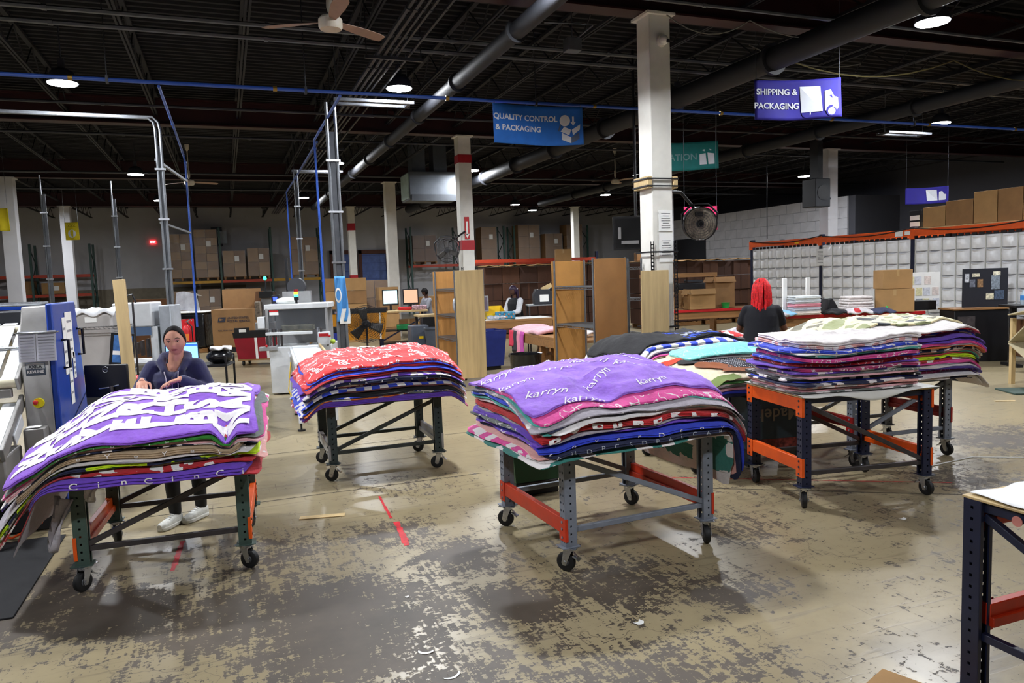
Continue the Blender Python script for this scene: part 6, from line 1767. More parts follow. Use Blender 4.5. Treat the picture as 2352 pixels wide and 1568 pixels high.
# pedestal fan
t = thing('pedestal_fan', 'large black pedestal fan behind the red blankets', 'fan', (2.63, 15.06, 0), R(-18))
b = MB(); b.lathe([(.28, 0), (.28, .02), (.06, .06), (.02, .08)], 22); b.build('base', BLACK, t); pipe(t, 'pole', [(0, 0, .05), (0, 0, .95)], .022, DARKST)
b = MB(); b.ball((0, -.02, 1.02), (.085, .11, .085), 16, 10); b.build('motor', BLACK, t)
for nm, y, dp in (('front_guard', -.1, .05), ('rear_guard', -.02, -.05)):
    g = MB(); guard(g, .38, 10, 64, dp, Matrix.Translation((0, y, 1.02)), .0034); g.build(nm, mat('guard_black', '#15151a', .4, .5), t)
for k in range(3):
    q = MB(); M = Matrix.Translation((0, -.06, 1.02)) @ Matrix.Rotation(2 * PI * k / 3 + .3, 4, 'Y'); q.grid(lambda u, v: M @ Vector((.07 + .27 * u, .05 * (v - .5), (.1 + .12 * u) * (v - .5))), 5, 4); o = q.build('blade', mat('blade_smoke', '#3c3a38', .4, .3), t); so = o.modifiers.new('solid', 'SOLIDIFY'); so.thickness = .005
# yellow and blue hampers, carton stacks behind
def hamper(label, c, rz, w, d, h, m, stripes, z0=.16):
    t = thing('hamper', label, 'hamper', c, rz)
    b = MB(); b.add([(-w * .46, -d * .44, z0), (w * .46, -d * .44, z0), (w * .46, d * .44, z0), (-w * .46, d * .44, z0), (-w / 2, -d / 2, h), (w / 2, -d / 2, h), (w / 2, d / 2, h), (-w / 2, d / 2, h)], [(0, 3, 2, 1), (0, 1, 5, 4), (1, 2, 6, 5), (2, 3, 7, 6), (3, 0, 4, 7)]); b.build('canvas', m, t, smooth=False)
    bx(t, 'rim', (0, -d / 2, h + .03), (w + .04, .03, .1), BLACK, .004); bx(t, 'rim', (0, d / 2, h + .03), (w + .04, .03, .1), BLACK, .004)
    for x in stripes:
        b = MB(); b.add([(x - .02, -d * .44 - .004, z0), (x + .02, -d * .44 - .004, z0), (x + .022, -d / 2 - .004, h), (x - .018, -d / 2 - .004, h)], [(0, 1, 2, 3)]); b.build('white_stripe', PAPER, t)
    bx(t, 'deck', (0, 0, .13), (w * .95, d * .9, .05), WOOD, 0)
    for sx in (-1, 1):
        for sy in (-1, 1):
            b = MB(); b.cyl((sx * w * .38 - .02, sy * d * .34, .055), (sx * w * .38 + .02, sy * d * .34, .055), .055, None, 12); b.build('wheel', RUBBER, t)
    return t
hamper('long yellow canvas hamper with a black rim behind the pedestal fan', (3.0, 19.1, 0), R(-14), 1.7, .8, 1.1, mat('canvas_yellow', '#c8860f', .7, var=.06), (-.35, .35, .7), z0=.42)
hamper('small blue hamper beside the steel conduits', (2.1, 15.9, 0), R(-14), .42, .42, .86, mat('canvas_blue', '#1a2a80', .7), ())
n = 0
for (u, v, nx, nz, w, h) in ((2.0, 23.4, 1, 3, .9, .42), (3.15, 23.4, 2, 5, .62, .4), (4.75, 23.2, 1, 4, .6, .42)):
    for k in range(nz):
        for i in range(nx):
            carton(f'{nth(n)} carton of the stacks behind the yellow hamper', (u + i * w * 1.02, v, h * k), (w, .6, h - .01), R(rnd.uniform(-1, 1)), (CARD, CARDL)[(i + k) % 2], 'carton stacks behind the yellow hamper', tape=False); n += 1
wrapped('film-wrapped carton load beside the white column behind the yellow hamper', (4.75, 25.3, 0), (1.3, 1.0, 1.9), 2, 3, R(-10))
for i, (u, v, w, h, r) in enumerate(((5.9, 23.6, .7, .5, 0), (6.1, 23.5, .5, .45, .5), (6.5, 23.4, .6, .42, 0), (6.4, 23.4, .45, .4, .92), (6.05, 23.5, .4, .36, .95))):
    carton(f'{nth(i)} loose carton in the heap behind the seated worker', (u, v, r), (w, .5, h), R(i * 17 - 30), (CARD, CARDL)[i % 2], tape=True, mark=(.3, .6, .12, .1) if i % 2 else None)
# ------------------------------------------------------------------ red-edged work benches before the pocket rack
def red_bench(label, u0, u1, v, d, z, rz=0.0):
    t = thing('red_bench', label, 'bench', ((u0 + u1) / 2, v, 0), rz)
    L = u1 - u0
    bx(t, 'top', (0, 0, z - .02), (L, d, .04), WOOD, .004); bx(t, 'red_edge', (0, -d / 2 - .012, z - .03), (L, .02, .06), REDP, .003); bx(t, 'apron', (0, -d / 2 + .03, z - .14), (L - .1, .03, .16), WOOD, 0)
    for sx in (-1, 1):
        for sy in (-1, 1):
            bx(t, 'leg', (sx * (L / 2 - .08), sy * (d / 2 - .08), (z - .04) / 2), (.1, .1, z - .04), WOOD, 0)
    return t
red_bench('red-edged bench covered with cartons behind the tall column', 9.3, 12.0, 15.0, .9, .95, R(-14))
red_bench('long red-edged bench with towels and boxes before the pocket rack', 9.7, 12.7, 11.3, .9, .95, R(-21))
for i, (u, v, z, w, d, h, rz, lab) in enumerate(((9.75, 15.3, .955, .5, .42, .3, -10, 'bottom carton of the three-carton tower on the bench'), (9.7, 15.3, .955 + .305, .55, .45, .4, -14, 'middle carton of the three-carton tower on the bench'), (9.75, 15.3, 1.665, .34, .3, .28, -14, 'small top carton of the three-carton tower on the bench'),
        (10.45, 14.75, .955, .62, .4, .36, -14, 'wide open carton at the front of the cluttered bench'), (11.15, 14.9, .955, .52, .45, .62, -8, 'tall square carton next to the red-haired worker'), (10.6, 15.25, .955, .6, .3, .44, -14, 'long carton behind the wide open carton'))):
    carton(lab, (u, v, z), (w, d, h), R(rz), (CARD, CARDL)[i % 2], flaps=(i in (3, 4)))
t = thing('bench_shelf', 'timber riser shelf with black printer behind the cartons', 'shelf', (10.6, 15.85, 0), R(-14))
for x in (-.9, .9):
    bx(t, 'upright', (x, 0, .9), (.06, .3, 1.8), WOOD, 0)
bx(t, 'board', (0, 0, 1.75), (1.9, .34, .1), WOOD, 0); bx(t, 'board', (0, 0, 1.3), (1.9, .34, .03), WOOD, 0)
t = thing('black_printer', 'black printer on the riser shelf behind the cartons', 'printer', (10.9, 15.8, 1.317), R(-14)); bx(t, 'case', (0, 0, .12), (.7, .3, .24), BLACK, .02); bx(t, 'lid', (.1, 0, .28), (.4, .26, .06), mat('printer_dark', '#2b2d33'), .01)
b = MB(); b.grid(lambda u, v: (.5 * (u - .5), .2 * (v - .5), .03 * math.sin(u * 7) + .03 + .05 * (u > .55) * (v > .5)), 10, 8); o = tag(b.build('white_bag', mat('bag_white', '#e4e6e4')), 'flat white bag at the end of the cluttered bench', 'bag'); o.location = (9.45, 15.0, .955); so = o.modifiers.new('solid', 'SOLIDIFY'); so.thickness = .02
t = thing('green_basket', 'small green basket on the cluttered bench', 'basket', (11.0, 14.5, .953)); b = MB(); b.lathe([(.07, 0), (.1, .12), (.11, .13), (.095, .11), (.06, .02)], 14); b.build('shell', mat('basket_green', '#2aa04a', .5), t)
for k in range(3):
    carton(f'{("bottom", "middle", "top")[k]} flat carton stacked by the pockets beyond the red-haired worker', (11.55, 13.75, .0 + .33 * k), (.5, .5, .32), R(-14), CARD)
carton('lower of the two big plain boxes on the long bench', (12.05, 10.7, .955), (.66, .55, .43), R(-46), CARDL)
carton('upper of the two big plain boxes on the long bench', (12.03, 10.72, 1.39), (.56, .4, .36), R(-22), CARDL)
# folded towels, each on its own
def towel(label, c, s, m, rz=0.0, folds=3):
    t = thing('folded_towel', label, 'towel', c, rz)
    h = s[2] / folds
    for k in range(folds):
        bx(t, 'cloth_fold', (.008 * math.sin(k * 2.3 + c[2] * 9), .006 * math.cos(k * 3.1), h * (k + .5)), (s[0] * (1 - .02 * (k % 2)), s[1], h * .97), m, h * .4)
    return t
TW = [('#c9cfd2', 'white'), ('#c3c8cf', 'pale grey'), ('#d98fa0', 'pink'), ('#a9adb9', 'grey'), ('#d9cfc9', 'cream')]
z = .955
for i in range(5):
    c, nm = TW[4 - i]
    towel(f'{nm} folded towel in the neat pile on the long bench', (10.35, 11.25, z), (.5, .4, .072), mat('towel_' + nm.replace(' ', '_'), c, .85, sheen=.2, bump=.4, bs=30), R(-21)); z += .072
z = .955
for i in range(3):
    towel(f'{("bottom", "middle", "top")[i]} white and red rolled blanket beside the plain boxes', (11.4, 11.0, z), (.55 - .04 * i, .42, .105), mat('roll_white', '#d9d2d0', .85, var=.12, vs=20), R(-21), 2); z += .105
for i, (u, v, w, c, nm) in enumerate(((10.8, 10.9, .34, '#16171c', 'black'), (11.15, 10.72, .4, '#d6d2d6', 'white and red'), (11.5, 10.5, .3, '#3a3f5c', 'navy'), (9.9, 11.35, .36, '#7fb2d6', 'sky blue'), (9.65, 11.2, .3, '#b9b4ba', 'grey'))):
    b = MB(); b.grid(lambda p, q: (w * (p - .5) * 1.3, .36 * (q - .5), .07 * math.sin(PI * p) ** .7 * math.sin(PI * q) ** .7 + .02 * math.sin(p * 11 + q * 7 + i)), 12, 10); o = tag(b.build('loose_shirt', blanket_mat(c, '#b5202a' if i == 1 else c, 'dash' if i == 1 else 'plain', .7)), f'{nm} crumpled cloth on the long bench', 'cloth'); o.location = (u, v, .98); o.rotation_euler = (0, 0, R(-21)); so = o.modifiers.new('solid', 'SOLIDIFY'); so.thickness = .03
b = MB(); b.lathe([(.05, 0), (.05, .02), (.012, .11), (.0, .115)], 14); o = tag(b.build('green_cone', mat('cone_green', '#25b84a', .5)), 'little green cone on the long bench', 'cone'); o.location = (11.75, 10.6, .957)
b = MB(); b.prism([(-.16, 0), (.14, 0), (.1, .12), (-.04, .3), (-.12, .28)], .2, Matrix.Translation((0, -.1, 0))); o = tag(b.build('black_bag', BLACK, bevel=.02, fix=True), 'black bag leaning by the middle rack post on the bench', 'bag'); o.location = (10.95, 11.2, .957)
for i, x in enumerate((10.15, 10.72)):
    b = MB(); b.box((0, 0, .35), (.1, .03, .7)); o = tag(b.build('white_tube', PAPER, bevel=.008), f'{("first", "second")[i]} upright white paper tube behind the towel pile', 'tube'); o.location = (x, 11.55, .955)
# clutter behind the red-haired worker
for i, (u, v, z, c, nm, st) in enumerate(((6.6, 8.7, 1.0, '#c9252a', 'red and white', 'block'), (7.1, 8.9, 1.02, '#a9a5b0', 'grey striped', 'dash'))):
    b = MB(); b.grid(lambda p, q: (.6 * (p - .5), .5 * (q - .5), .1 * math.sin(PI * p) ** .6 * math.sin(PI * q) ** .6 + .02 * math.sin(p * 9 + q * 8)), 14, 12); o = tag(b.build('loose_blanket', blanket_mat(c, '#ded8d6', st)), f'{nm} bunched blanket in front of the red-haired worker', 'blanket'); o.location = (u, v, z - .1); o.rotation_euler = (0, 0, R(-15)); so = o.modifiers.new('solid', 'SOLIDIFY'); so.thickness = .03
red_bench('work table in front of the red-haired worker', 6.15, 8.3, 8.95, .9, .9, R(-12))

# ------------------------------------------------------------------ boards, laptops and stands by the near bays
t = thing('notice_board', 'white board covered with pinned papers before the rack', 'board', (12.85, 10.85, .955), R(-21))
bx(t, 'panel', (0, 0, .36), (.86, .02, .72), PAPER, .003)
for k in range(14):
    x, z = -.34 + .17 * (k % 5), .12 + .22 * (k // 5)
    bx(t, 'pinned_paper', (x + rnd.uniform(-.02, .02), -.014, z), (.13, .003, .16), mat('pin_%d' % (k % 4), ('#c9ccd6', '#d6c9c4', '#8f939c', '#d9d3a8')[k % 4], .7, var=.15, vs=30), 0)
t = thing('pin_board', 'black pin board with small photographs beside the white board', 'board', (13.25, 9.75, 1.0), R(-24))
bx(t, 'panel', (0, 0, .36), (.82, .03, .72), mat('felt_black', '#1d1e27', .9), .004)
for k, (x, z, w, h, c) in enumerate(((-.34, .55, .08, .16, '#b9bcc4'), (-.18, .6, .13, .06, '#d9d2b8'), (-.24, .45, .1, .14, '#6d7180'), (-.1, .45, .1, .15, '#8a6a4a'), (.2, .62, .13, .08, '#d9d4be'), (.18, .46, .16, .26, '#7d8894'), (.08, .2, .14, .12, '#d6d0b6'), (.25, .22, .18, .17, '#44536a'))):
    bx(t, 'photo_print', (x, -.02, z), (w, .003, h), mat('photo_%d' % k, c, .6, var=.3, vs=30), 0)
t = thing('board_bench', 'dark cabinet carrying the pin board', 'cabinet', (13.1, 9.85, 0), R(-22)); bx(t, 'body', (0, 0, .48), (1.0, .5, .96), BLACK, .01); bx(t, 'top', (0, 0, .98), (1.04, .54, .03), WOOD, .004)
bx(t, 'binders', (-.3, -.28, .6), (.3, .04, .5), mat('binder', '#3a3436', .6, var=.3, vs=10), 0)
t = thing('black_box', 'black flat machine box under the papers on the long bench', 'box', (12.62, 10.62, .955), R(-21)); bx(t, 'case', (0, 0, .09), (.5, .3, .18), BLACK, .01)
def stand_desk(label, u, v, w, z, rz):
    t = thing('standing_desk', label, 'desk', (u, v, 0), R(rz))
    bx(t, 'top', (0, 0, z - .02), (w, .55, .04), BLACK, .005)
    for sx in (-1, 1):
        bx(t, 'leg', (sx * (w / 2 - .1), 0, z / 2), (.08, .08, z - .04), BLACK, 0); bx(t, 'foot', (sx * (w / 2 - .1), 0, .025), (.1, .5, .05), BLACK, 0)
    bx(t, 'cabinet', (0, .12, z * .45), (w * .5, .3, z * .6), CARDD, .004)
    return t
stand_desk('black standing desk with open laptop and water bottle', 13.2, 8.75, 1.0, 1.08, -26)
stand_desk('black standing desk with blue laptop at the picture edge', 12.9, 7.75, .9, 1.05, -30)
def laptop(label, c, rz, m, w=.38):
    t = thing('laptop', label, 'laptop', c, R(rz)); bx(t, 'base', (0, 0, .012), (w, .26, .022), BLACK, .003); bx(t, 'lid', (0, .15, .14), (w, .014, .26), BLACK, .003, tilt=(R(-15), 0)); bx(t, 'screen', (0, .139, .14), (w - .03, .006, .23), m, 0, tilt=(R(-15), 0))
laptop('open laptop with a grey screen on the standing desk', (13.4, 8.75, 1.082), -26, mat('screen_grey', '#9aa5ad', .25, var=.05, emit=.12))
laptop('open laptop with a blue screen at the picture edge', (13.0, 7.75, 1.052), -30, mat('screen_soft', '#6e93d6', .3, var=0, emit=.6), .42)
t = thing('water_bottle', 'clear water bottle with blue label on the standing desk', 'bottle', (12.98, 8.85, 1.082)); b = MB(); b.lathe([(.035, 0), (.04, .02), (.04, .17), (.015, .22), (.014, .25)], 14); b.build('bottle', mat('bottle_clear', '#c9dbe8', .1, alpha=.7), t); b = MB(); b.lathe([(.042, .08), (.042, .16)], 14, cap=False); b.build('label_band', mat('label_blue', '#3f8ad8', .5), t)
b = MB(); b.lathe([(.05, 0), (.06, .1), (.055, .1), (.045, .01)], 14); o = tag(b.build('paper_cup', mat('cup_cream', '#cfcda4', .6)), 'cream paper cup beside the water bottle', 'cup'); o.location = (13.1, 8.72, 1.082)
b = MB(); b.box((0, 0, .01), (.28, .2, .02)); o = tag(b.build('paper_pile', PAPER), 'few white papers on the standing desk', 'papers'); o.location = (13.28, 8.58, 1.083); o.rotation_euler = (0, 0, .3)
# angled wooden sorting bin at the picture edge
WB = mat('bin_ply', '#b5aa8c', .6, var=.08, vs=2)
t = thing('sorting_rack', 'pale wooden rack of two angled shelves at the picture edge', 'rack', (10.85, 7.45, 0), R(-21))
def slab(nm, p, q, w, th=.018):
    b = MB(); b.bar((0, p[0], p[1]), (0, q[0], q[1]), w, th, (0, 0, 1)); o = b.build(nm, WB, t, bevel=.002); return o
for nm, p, q in (('upper_shelf', (-.25, 1.0), (.22, .64)), ('lower_shelf', (-.3, .36), (.22, .62)), ('top_shelf', (-.1, 1.12), (.25, 1.05))):
    o = slab(nm, p, q, 1.5); o.location = (.75, 0, 0)
for x in (.08, 1.4):
    bx(t, 'post', (x, .24, .5), (.06, .06, 1.0), PLY, 0); bx(t, 'front_leg', (x, -.2, .18), (.07, .07, .36), PLY, 0)
b = MB(); b.grid(lambda u, v: (.6 * v, .18 * math.cos(PI * u * .9), .14 * math.sin(PI * u * .9)), 12, 4); o = tag(b.build('curled_sheet', mat('curl_white', '#d9d9d6', .5)), 'curled white sheet lying on the wooden rack', 'sheet'); o.location = (11.15, 7.45, 1.12); o.rotation_euler = (0, 0, R(-21)); so = o.modifiers.new('solid', 'SOLIDIFY'); so.thickness = .008
t = thing('fatigue_mat', 'dark green rubber mat on the floor below the wooden rack', 'mat', (10.7, 7.0, 0), R(-25)); bx(t, 'pad', (.3, 0, .012), (1.6, .5, .024), mat('mat_green', '#33463f', .7), .006)
b = MB(); b.grid(lambda u, v: (.3 * (u - .5), .2 * (v - .5), .04 + .04 * math.sin(u * 9 + v * 7)), 8, 6); o = tag(b.build('plastic_scrap', mat('scrap', '#c9ced6', .2, bump=.8, bs=15)), 'crumpled clear plastic on the floor by the green mat', 'scrap'); o.location = (11.0, 7.15, .024)
# ------------------------------------------------------------------ people
def ell_loft(mb, specs, n=20):
    vs, fs = [], []
    for (cx, cy, cz, rx, ry) in specs:
        vs += [(cx + rx * math.cos(2 * PI * k / n), cy + ry * math.sin(2 * PI * k / n), cz) for k in range(n)]
    for i in range(len(specs) - 1):
        for k in range(n):
            fs.append((i * n + k, i * n + (k + 1) % n, (i + 1) * n + (k + 1) % n, (i + 1) * n + k))
    fs += [tuple(range(n - 1, -1, -1)), tuple((len(specs) - 1) * n + k for k in range(n))]
    mb.add(vs, fs)

def limb(mb, pts, rs, n=14):
    P = [Vector(p) for p in pts]
    for i in range(len(P) - 1):
        mb.tube([P[i], P[i].lerp(P[i + 1], .5), P[i + 1]], [rs[i], (rs[i] + rs[i + 1]) / 2 * 1.04, rs[i + 1]], n)
    for p, r in zip(P, rs):
        mb.ball(p, r * .99, n, 8)

def face_y(x, z):
    sz = max(-.98, min(.98, z / .112))
    t = max(0.0, -sz)
    nx = .077 * (1 - .25 * t ** 1.6)
    sx = max(-.98, min(.98, x / nx))
    q = max(0.0, 1 - sz * sz)
    cs = math.sqrt(q)
    k = max(-.999, min(.999, sx / max(.05, 1)))
    sy = -math.sqrt(max(0.0, 1 - sz * sz - sx * sx * 1.0)) if sx * sx + sz * sz < 1 else 0
    y = .092 * sy * (1 - .10 * t)
    return y - face_bump(x, z)

def face_bump(x, z):
    e = lambda a, s: math.exp(-(a / s) ** 2)
    d = .019 * e(x, .011) * e(z + .022, .020) + .008 * e(x, .009) * e(z - .008, .028)
    d -= .009 * e(abs(x) - .030, .015) * e(z - .010, .011)
    d += .004 * e(abs(x) - .030, .02) * e(z - .030, .008)
    d += .006 * e(x, .022) * e(z + .056, .010) + .007 * e(x, .02) * e(z + .092, .014)
    d += .004 * e(abs(x) - .042, .02) * e(z + .025, .025)
    return d

def head_grid(nu=56, nv=40, off=0.0, keep=None):
    vs, idx, fs = [], {}, []
    for j in range(nv + 1):
        la = PI * j / nv - PI / 2
        for i in range(nu):
            a = 2 * PI * i / nu
            sx, sy, sz = math.cos(la) * math.cos(a), math.cos(la) * math.sin(a), math.sin(la)
            t = max(0.0, -sz)
            x = (.077 + off) * sx * (1 - .25 * t ** 1.6)
            y = (.092 + off) * sy * ((1 - .10 * t) if sy < 0 else (1 - .35 * t))
            z = (.112 + off) * sz
            if sy < -.15 and off == 0:
                y -= face_bump(x, z) * min(1, (-sy - .15) / .3)
            vs.append((x, y, z)); idx[(i, j)] = len(vs) - 1
    for j in range(nv):
        for i in range(nu):
            f = (idx[(i, j)], idx[((i + 1) % nu, j)], idx[((i + 1) % nu, j + 1)], idx[(i, j + 1)])
            if keep and not keep(*[sum(vs[q][c] for q in f) / 4 for c in range(3)]):
                continue
            fs.append(f)
    return vs, fs

def hand(mb, w, d, n, side, curl=.5, s=1.0):
    """w wrist, d pointing direction, n palm-down normal; side +1 puts the thumb on +(d x n)"""
    w, d, n = Vector(w), Vector(d).normalized(), Vector(n).normalized()
    sd = d.cross(n).normalized() * side
    c = w + d * .05 * s
    M = Matrix(((d.x, sd.x, n.x, 0), (d.y, sd.y, n.y, 0), (d.z, sd.z, n.z, 0), (0, 0, 0, 1)))
    mb.ball(c, (.052 * s, .041 * s, .017 * s), 14, 10, M)
    mb.tube([w - d * .03 * s, w + d * .02 * s], [.026 * s, .027 * s], 12)
    for k, (o, L) in enumerate(((.031, .066), (.0105, .075), (-.0105, .071), (-.030, .056))):
        p = w + d * .088 * s + sd * o * s * 1.05
        pts = [w + d * .05 * s + sd * o * s * .8, p]
        a = 0.15 * curl
        dirv = d + sd * o * 2.2
        for q in range(3):
            a += curl * (.35 + .18 * q)
            p = p + (dirv.normalized() * math.cos(a) + n * math.sin(a)) * L * s * (.42, .32, .26)[q]
            pts.append(p)
        mb.tube(pts, [.0095 * s, .009 * s, .0085 * s, .0078 * s, .0066 * s], 10)
        mb.ball(pts[-1], .0066 * s, 8, 6)
    b0 = w + d * .02 * s + sd * .026 * s
    pts = [b0, b0 + (d * .55 + sd * .75).normalized() * .034 * s, b0 + (d * .7 + sd * .6 + n * .3).normalized() * .062 * s, b0 + (d * .8 + sd * .5 + n * .4).normalized() * .082 * s]
    mb.tube(pts, [.012 * s, .011 * s, .0095 * s, .0075 * s], 10); mb.ball(pts[-1], .0075 * s, 8, 6)

def fuse(o, voxel, smooth=4, fac=.5):
    r = o.modifiers.new('fuse', 'REMESH'); r.mode = 'VOXEL'; r.voxel_size = voxel; r.use_smooth_shade = True
    m = o.modifiers.new('soften', 'SMOOTH'); m.iterations = smooth; m.factor = fac
    return o

def shoe(parent, c, ang, m, sole, s=1.0):
    r = MB(); T = Matrix.Translation(c) @ Matrix.Rotation(ang, 4, 'Z')
    secs = [(.065, .028, .0, .075), (.04, .036, .0, .085), (0, .038, .0, .078), (-.06, .042, .0, .062), (-.12, .046, .0, .05), (-.165, .04, .0, .042), (-.19, .022, .0, .032)]
    n = 12; vs, fs = [], []
    for (y, w, z0, h) in secs:
        for k in range(n):
            a = PI * k / (n - 1)
            vs.append((w * math.cos(a) * s, y * s, (.03 + h * math.sin(a) ** .7 * .9) * s))
    for i in range(len(secs) - 1):
        for k in range(n):
            fs.append((i * n + k, i * n + (k + 1) % n, (i + 1) * n + (k + 1) % n, (i + 1) * n + k))
    fs += [tuple(range(n)), tuple((len(secs) - 1) * n + k for k in range(n - 1, -1, -1))]
    r.add(vs, fs, T); o = r.build('shoe', m, parent, fix=True)
    q = MB(); poly = [(w * 1.08, y) for y, w, _, _ in secs] + [(-w * 1.08, y) for y, w, _, _ in reversed(secs)]
    k = len(poly); q.add([(x * s, y * s, 0) for x, y in poly] + [(x * s, y * s, .036 * s) for x, y in poly], [tuple(range(k)), tuple(range(2 * k - 1, k - 1, -1))] + [(i, (i + 1) % k, (i + 1) % k + k, i + k) for i in range(k)], T)
    q.build('sole', sole, o, bevel=.008, fix=True)
    l = MB()
    for j in range(4):
        y = -.03 - .025 * j; l.bar(T @ Vector((-.022 * s, y * s, (.1 - .01 * j) * s)), T @ Vector((.022 * s, (y - .008) * s, (.1 - .01 * j) * s)), .008, .006)
    l.build('laces', PAPER, o)

def person(label, loc, rz, J, skin, top, voxel=.006, hair=None, face=True, head=(0, 0, 0), sleeve=1.0, trousers=None, shoes=None, extra_skin=None, s=1.0, hoodie=False, handp=None, torso=None):
    t = thing('person', label, 'person', loc, R(rz))
    t.scale = (s, s, s)
    HM = Matrix.Translation(J['head']) @ Matrix.Rotation(R(head[0]), 4, 'Z') @ Matrix.Rotation(R(head[1]), 4, 'X') @ Matrix.Rotation(R(head[2]), 4, 'Y')
    b = MB()
    vs, fs = head_grid(); b.add(vs, fs, HM)
    for sx in (-1, 1):
        b.ball(HM @ Vector((sx * .074, .012, -.004)), (.009, .017, .03), 10, 8)
    nk = Vector(J['neck'])
    b.tube([nk + Vector((0, .0, -.06)), nk, HM @ Vector((0, .02, -.06))], [.062, .054, .052], 16)
    tw = torso or [(0, .02, .80, .16, .115), (0, .02, .92, .155, .11), (0, .0, 1.05, .145, .10), (0, -.01, 1.18, .16, .10), (0, -.005, 1.26, .15, .085), (0, .0, 1.31, .07, .06)]
    ell_loft(b, tw)
    for q in ('l', 'r'):
        limb(b, [J['sh_' + q], J['el_' + q], J['wr_' + q]], [.048, .040, .027])
        limb(b, [J['hip_' + q], J['kn_' + q], J['an_' + q]], [.082, .052, .036])
        hp = (handp or {}).get(q)
        d = Vector(J['wr_' + q]) - Vector(J['el_' + q])
        if hp:
            hand(b, J['wr_' + q], hp[0], hp[1], hp[2], hp[3])
        else:
            hand(b, J['wr_' + q], d, (0, -.3, -1) if abs(d.normalized().z) < .8 else (0, -1, 0), 1 if q == 'l' else -1, .5)
    for c, r in (extra_skin or ()):
        b.ball(c, r, 16, 10)
    fuse(b.build('body', skin, t), voxel)
    # clothing
    g = MB()
    ell_loft(g, [(c[0], c[1], c[2] - (.02 if hoodie and c is tw[-2] else 0), c[3] + (.062 if hoodie and c is tw[-2] else .024), c[4] + (.034 if hoodie and c is tw[-2] else .026)) for c in tw[:-1]] + ([(0, .012, 1.255, .15, .075)] if hoodie else [(0, .0, tw[-1][2] + .012, .085, .075)]))
    for q in ('l', 'r'):
        S_, E_, W_ = (Vector(J[k + q]) for k in ('sh_', 'el_', 'wr_'))
        if sleeve >= 1:
            limb(g, [S_, E_, E_.lerp(W_, .93)], [.072, .060, .043])
            g.tube([E_.lerp(W_, .86), E_.lerp(W_, .97)], [.046, .040], 14)
        else:
            limb(g, [S_, S_.lerp(E_, sleeve)], [.062, .060])
    if hoodie:
        g.tube([(-.012, -.118, 1.195), (-.05, -.098, 1.26), (-.088, -.04, 1.318), (-.082, .035, 1.355), (0, .088, 1.365), (.095, .035, 1.355), (.105, -.04, 1.318), (.075, -.098, 1.26), (.035, -.118, 1.195)], [.018, .026, .034, .04, .048, .04, .034, .026, .018], 12)
        g.ball((0, .10, 1.28), (.10, .05, .085), 14, 10)
    garment = fuse(g.build('hooded_top' if hoodie else 'top', top, t), .009, 5)
    if trousers:
        g = MB(); ell_loft(g, [(c[0], c[1] + .0, c[2], c[3] + .008, c[4] + .010) for c in tw[:2]])
        for q in ('l', 'r'):
            limb(g, [J['hip_' + q], J['kn_' + q], J['an_' + q]], [.092, .062, .046])
        fuse(g.build('trousers', trousers, t), .011, 4)
    if face:
        for sx in (-1, 1):
            x = sx * .031
            e = MB(); e.ball(HM @ Vector((x, face_y(x, .008) + .002, .008)), (.0125, .006, .0052), 12, 8, HM.to_3x3().to_4x4()); eo = e.build('eye', mat('eye_white', '#b9aca4', .3), t)
            e = MB(); e.ball(HM @ Vector((x, face_y(x, .008) - .0025, .0075)), (.0058, .003, .0050), 12, 8, HM.to_3x3().to_4x4()); e.build('iris', mat('iris_dark', '#1a0f0c', .2), eo)
            e = MB(); e.tube([HM @ Vector((sx * q, face_y(sx * q, zz) - .001, zz)) for q, zz in ((.017, .011), (.024, .0155), (.032, .0165), (.044, .011))], [.0016, .0022, .0022, .0014], 6); e.build('lash_line', mat('lash', '#1d120f', .6), eo)
            e = MB(); e.tube([HM @ Vector((sx * q, face_y(sx * q, zz) - .001, zz)) for q, zz in ((.014, .030), (.024, .034), (.036, .035), (.050, .028))], [.0022, .0032, .0030, .0015], 6); e.build('eyebrow', mat('brow', '#2a1a15', .8), t)
        for zz, r, ww in ((-.0515, .0042, .023), (-.0595, .0052, .021)):
            e = MB(); e.tube([HM @ Vector((q * ww, face_y(q * ww, zz) - .0005, zz - .001 * abs(q) * 2)) for q in (-1, -.5, 0, .5, 1)], [.001, r * .8, r, r * .8, .001], 8); e.build('lip', mat('lip', '#8f4a48', .5), t)
    return t, HM, garment

SKIN1 = mat('skin_warm', '#c48d76', .5, var=.06, vs=10)
SKIN2 = mat('skin_brown', '#6b4534', .5, var=.06, vs=10)
SKIN3 = mat('skin_dark', '#4f3328', .5, var=.06, vs=10)
HOOD = mat('hoodie_navy', '#23244a', .85, var=.08, vs=6, sheen=.25, bump=.5, bs=16)
HAIRB = mat('hair_black', '#0b0809', .7, var=.1, vs=30, stretch=(1, 1, .2), ior=1.22)
